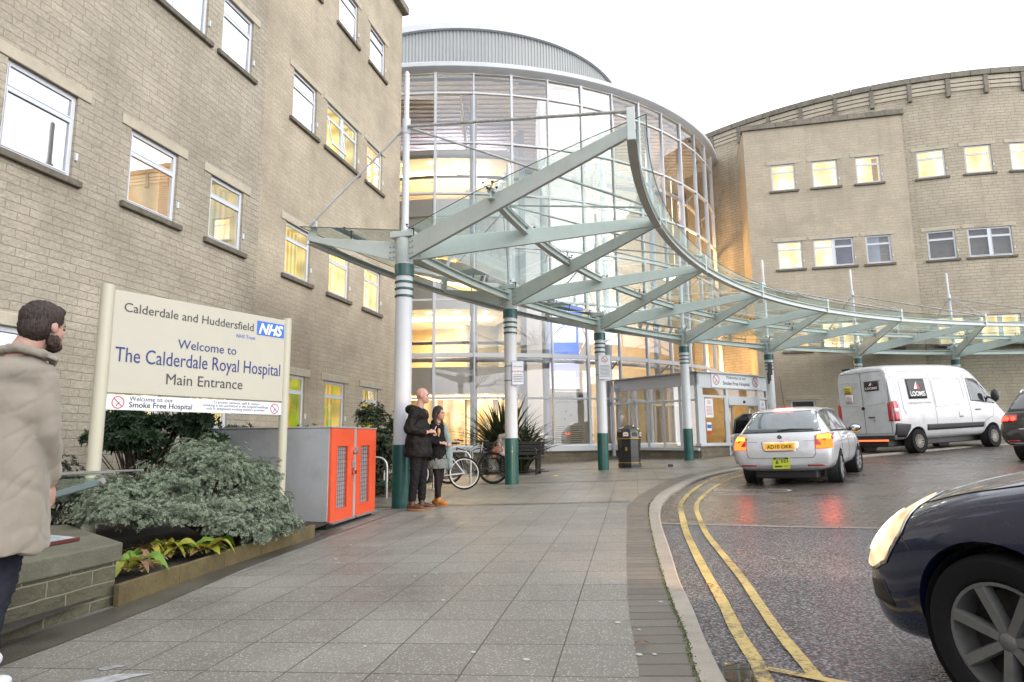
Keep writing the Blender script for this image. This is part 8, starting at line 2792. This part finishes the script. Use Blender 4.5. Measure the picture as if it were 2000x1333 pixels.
def broad(mb, p, d, L, W, arch, twist, rn):
    d = d.normalized(); s = Vector((-d.y, d.x, 0)).normalized()
    s = (s + ZV * twist).normalized(); m, k0 = 8, len(mb.v)
    for j in range(m + 1):
        f = j / m
        w = W * sin(pi * min(1, f * .93 + .05)) ** .8
        q = p + d * L * f + ZV * (arch * sin(pi * f * .85) - .55 * arch * f * f)
        mb.v += [tuple(q - s * w / 2 + ZV * w * .22), tuple(q), tuple(q + s * w / 2 + ZV * w * .22 + ZV * .01 * sin(f * 9 + L * 50))]
        if j:
            a = k0 + (j - 1) * 3; mb.f += [(a, a + 1, a + 4, a + 3), (a + 1, a + 2, a + 5, a + 4)]


for idx, (x, y, lab, n) in enumerate(((-3.02, 5.35, 'clump of dying yellow broad leaves nearest the low wall', 22), (-3.12, 5.95, 'middle clump of yellow and green broad leaves in the bed', 24), (-2.82, 6.08, 'clump of yellow leaves spilling over the timber edging', 22))):
    rn = random.Random(50 + idx); z = gz(x, y) + .14
    o = thing('broad_leaved_plant', lab, 'plant', (x, y, z), group='dying leafy plants in the front of the bed')
    A, B_, C = MB(), MB(), MB()
    for k in range(n):
        a = rn.random() * 6.28; t = rn.random()
        broad((A, A, B_, A, C)[k % 5], Vector((x + rn.uniform(-.12, .12), y + rn.uniform(-.12, .12), z + .03)), Vector((cos(a), sin(a), 0)), rn.uniform(.15, .30), rn.uniform(.06, .10), rn.uniform(.02, .13), rn.uniform(-.5, .5), rn)
    A.build('yellow_leaves', HOS, o, smooth=True); B_.build('green_leaves', HOSG, o, smooth=True); C.build('withered_leaves', HOSB, o, smooth=True)
rn = random.Random(77)
for (x0, x1, y0, y1, n, nm) in ((-3.6, -2.75, 5.0, 6.6, 260, 'leaf_litter'), (-3.3, -2.0, 12.2, 14.6, 260, 'leaf_litter')):
    A = MB()
    for k in range(n):
        x, y = rn.uniform(x0, x1), rn.uniform(y0, y1)
        leaf(A, Vector((x, y, gz(x, y) + (.20 if y < 8 else .13) + rn.uniform(-.01, .03))), Vector((rn.uniform(-1, 1), rn.uniform(-1, 1), rn.uniform(-.2, .3))), ZV, rn.uniform(.03, .07), rn.uniform(.02, .04))
    tag(A.build(nm, HOSB), kind='stuff')
A = MB(); rn = random.Random(9)
for i in range(len(kin) - 1):
    if kin[i][1] < 2 or kin[i][1] > 10: continue
    for k in range(26):
        f = rn.random(); x = kin[i][0] + (kin[i + 1][0] - kin[i][0]) * f + rn.gauss(0, .008) - .006; y = kin[i][1] + (kin[i + 1][1] - kin[i][1]) * f
        leaf(A, Vector((x, y, gz(x, y) + .002)), Vector((rn.uniform(-1, 1), rn.uniform(-1, 1), .6)), ZV, .012, .008)
tag(A.build('moss', leafmat('moss_green', (.05, .075, .012), (.10, .13, .02), .9, .1)), kind='stuff')

# bare trees across the road behind the viewpoint: seen mirrored in the glass
M_BARK = pmat('grey_brown_bark', (.045, .037, .03), .9, var=.3, vs=6)


def baretree(x, y, H, seed, label):
    rn = random.Random(seed)
    o = thing('bare_tree', label, 'tree', (x, y, gz(x, y) - .3), group='bare winter trees across the road')
    T, C = MB(), MB()

    def grow(p, d, L, r, dep):
        m = p + d * L * .5 + rv(rn) * L * .05
        q = m + (d + rv(rn) * .18).normalized() * L * .5
        (T if dep == 0 else C).tube([p, m, q], [r, r * .85, r * .7], 5 if dep < 3 else 3, caps=False)
        if dep >= 6: return
        for k in range(3 if dep < 5 else 2):
            nd = (d * 1.0 + rv(rn) * .75 + ZV * .12).normalized()
            grow(q, nd, L * rn.uniform(.62, .86), r * .62, dep + 1)
    grow(Vector((x, y, gz(x, y) - .3)), Vector((0, 0, 1)), H * .24, .24, 0)
    T.build('trunk', M_BARK, o, smooth=True); C.build('crown', M_BARK, o)


baretree(17.5, -18.5, 17, 3, 'tallest bare tree across the road behind the viewpoint')
baretree(27, -14, 15, 4, 'bare tree furthest right across the road behind the viewpoint')
baretree(6, -22, 15, 5, 'bare tree straight behind the viewpoint across the road')
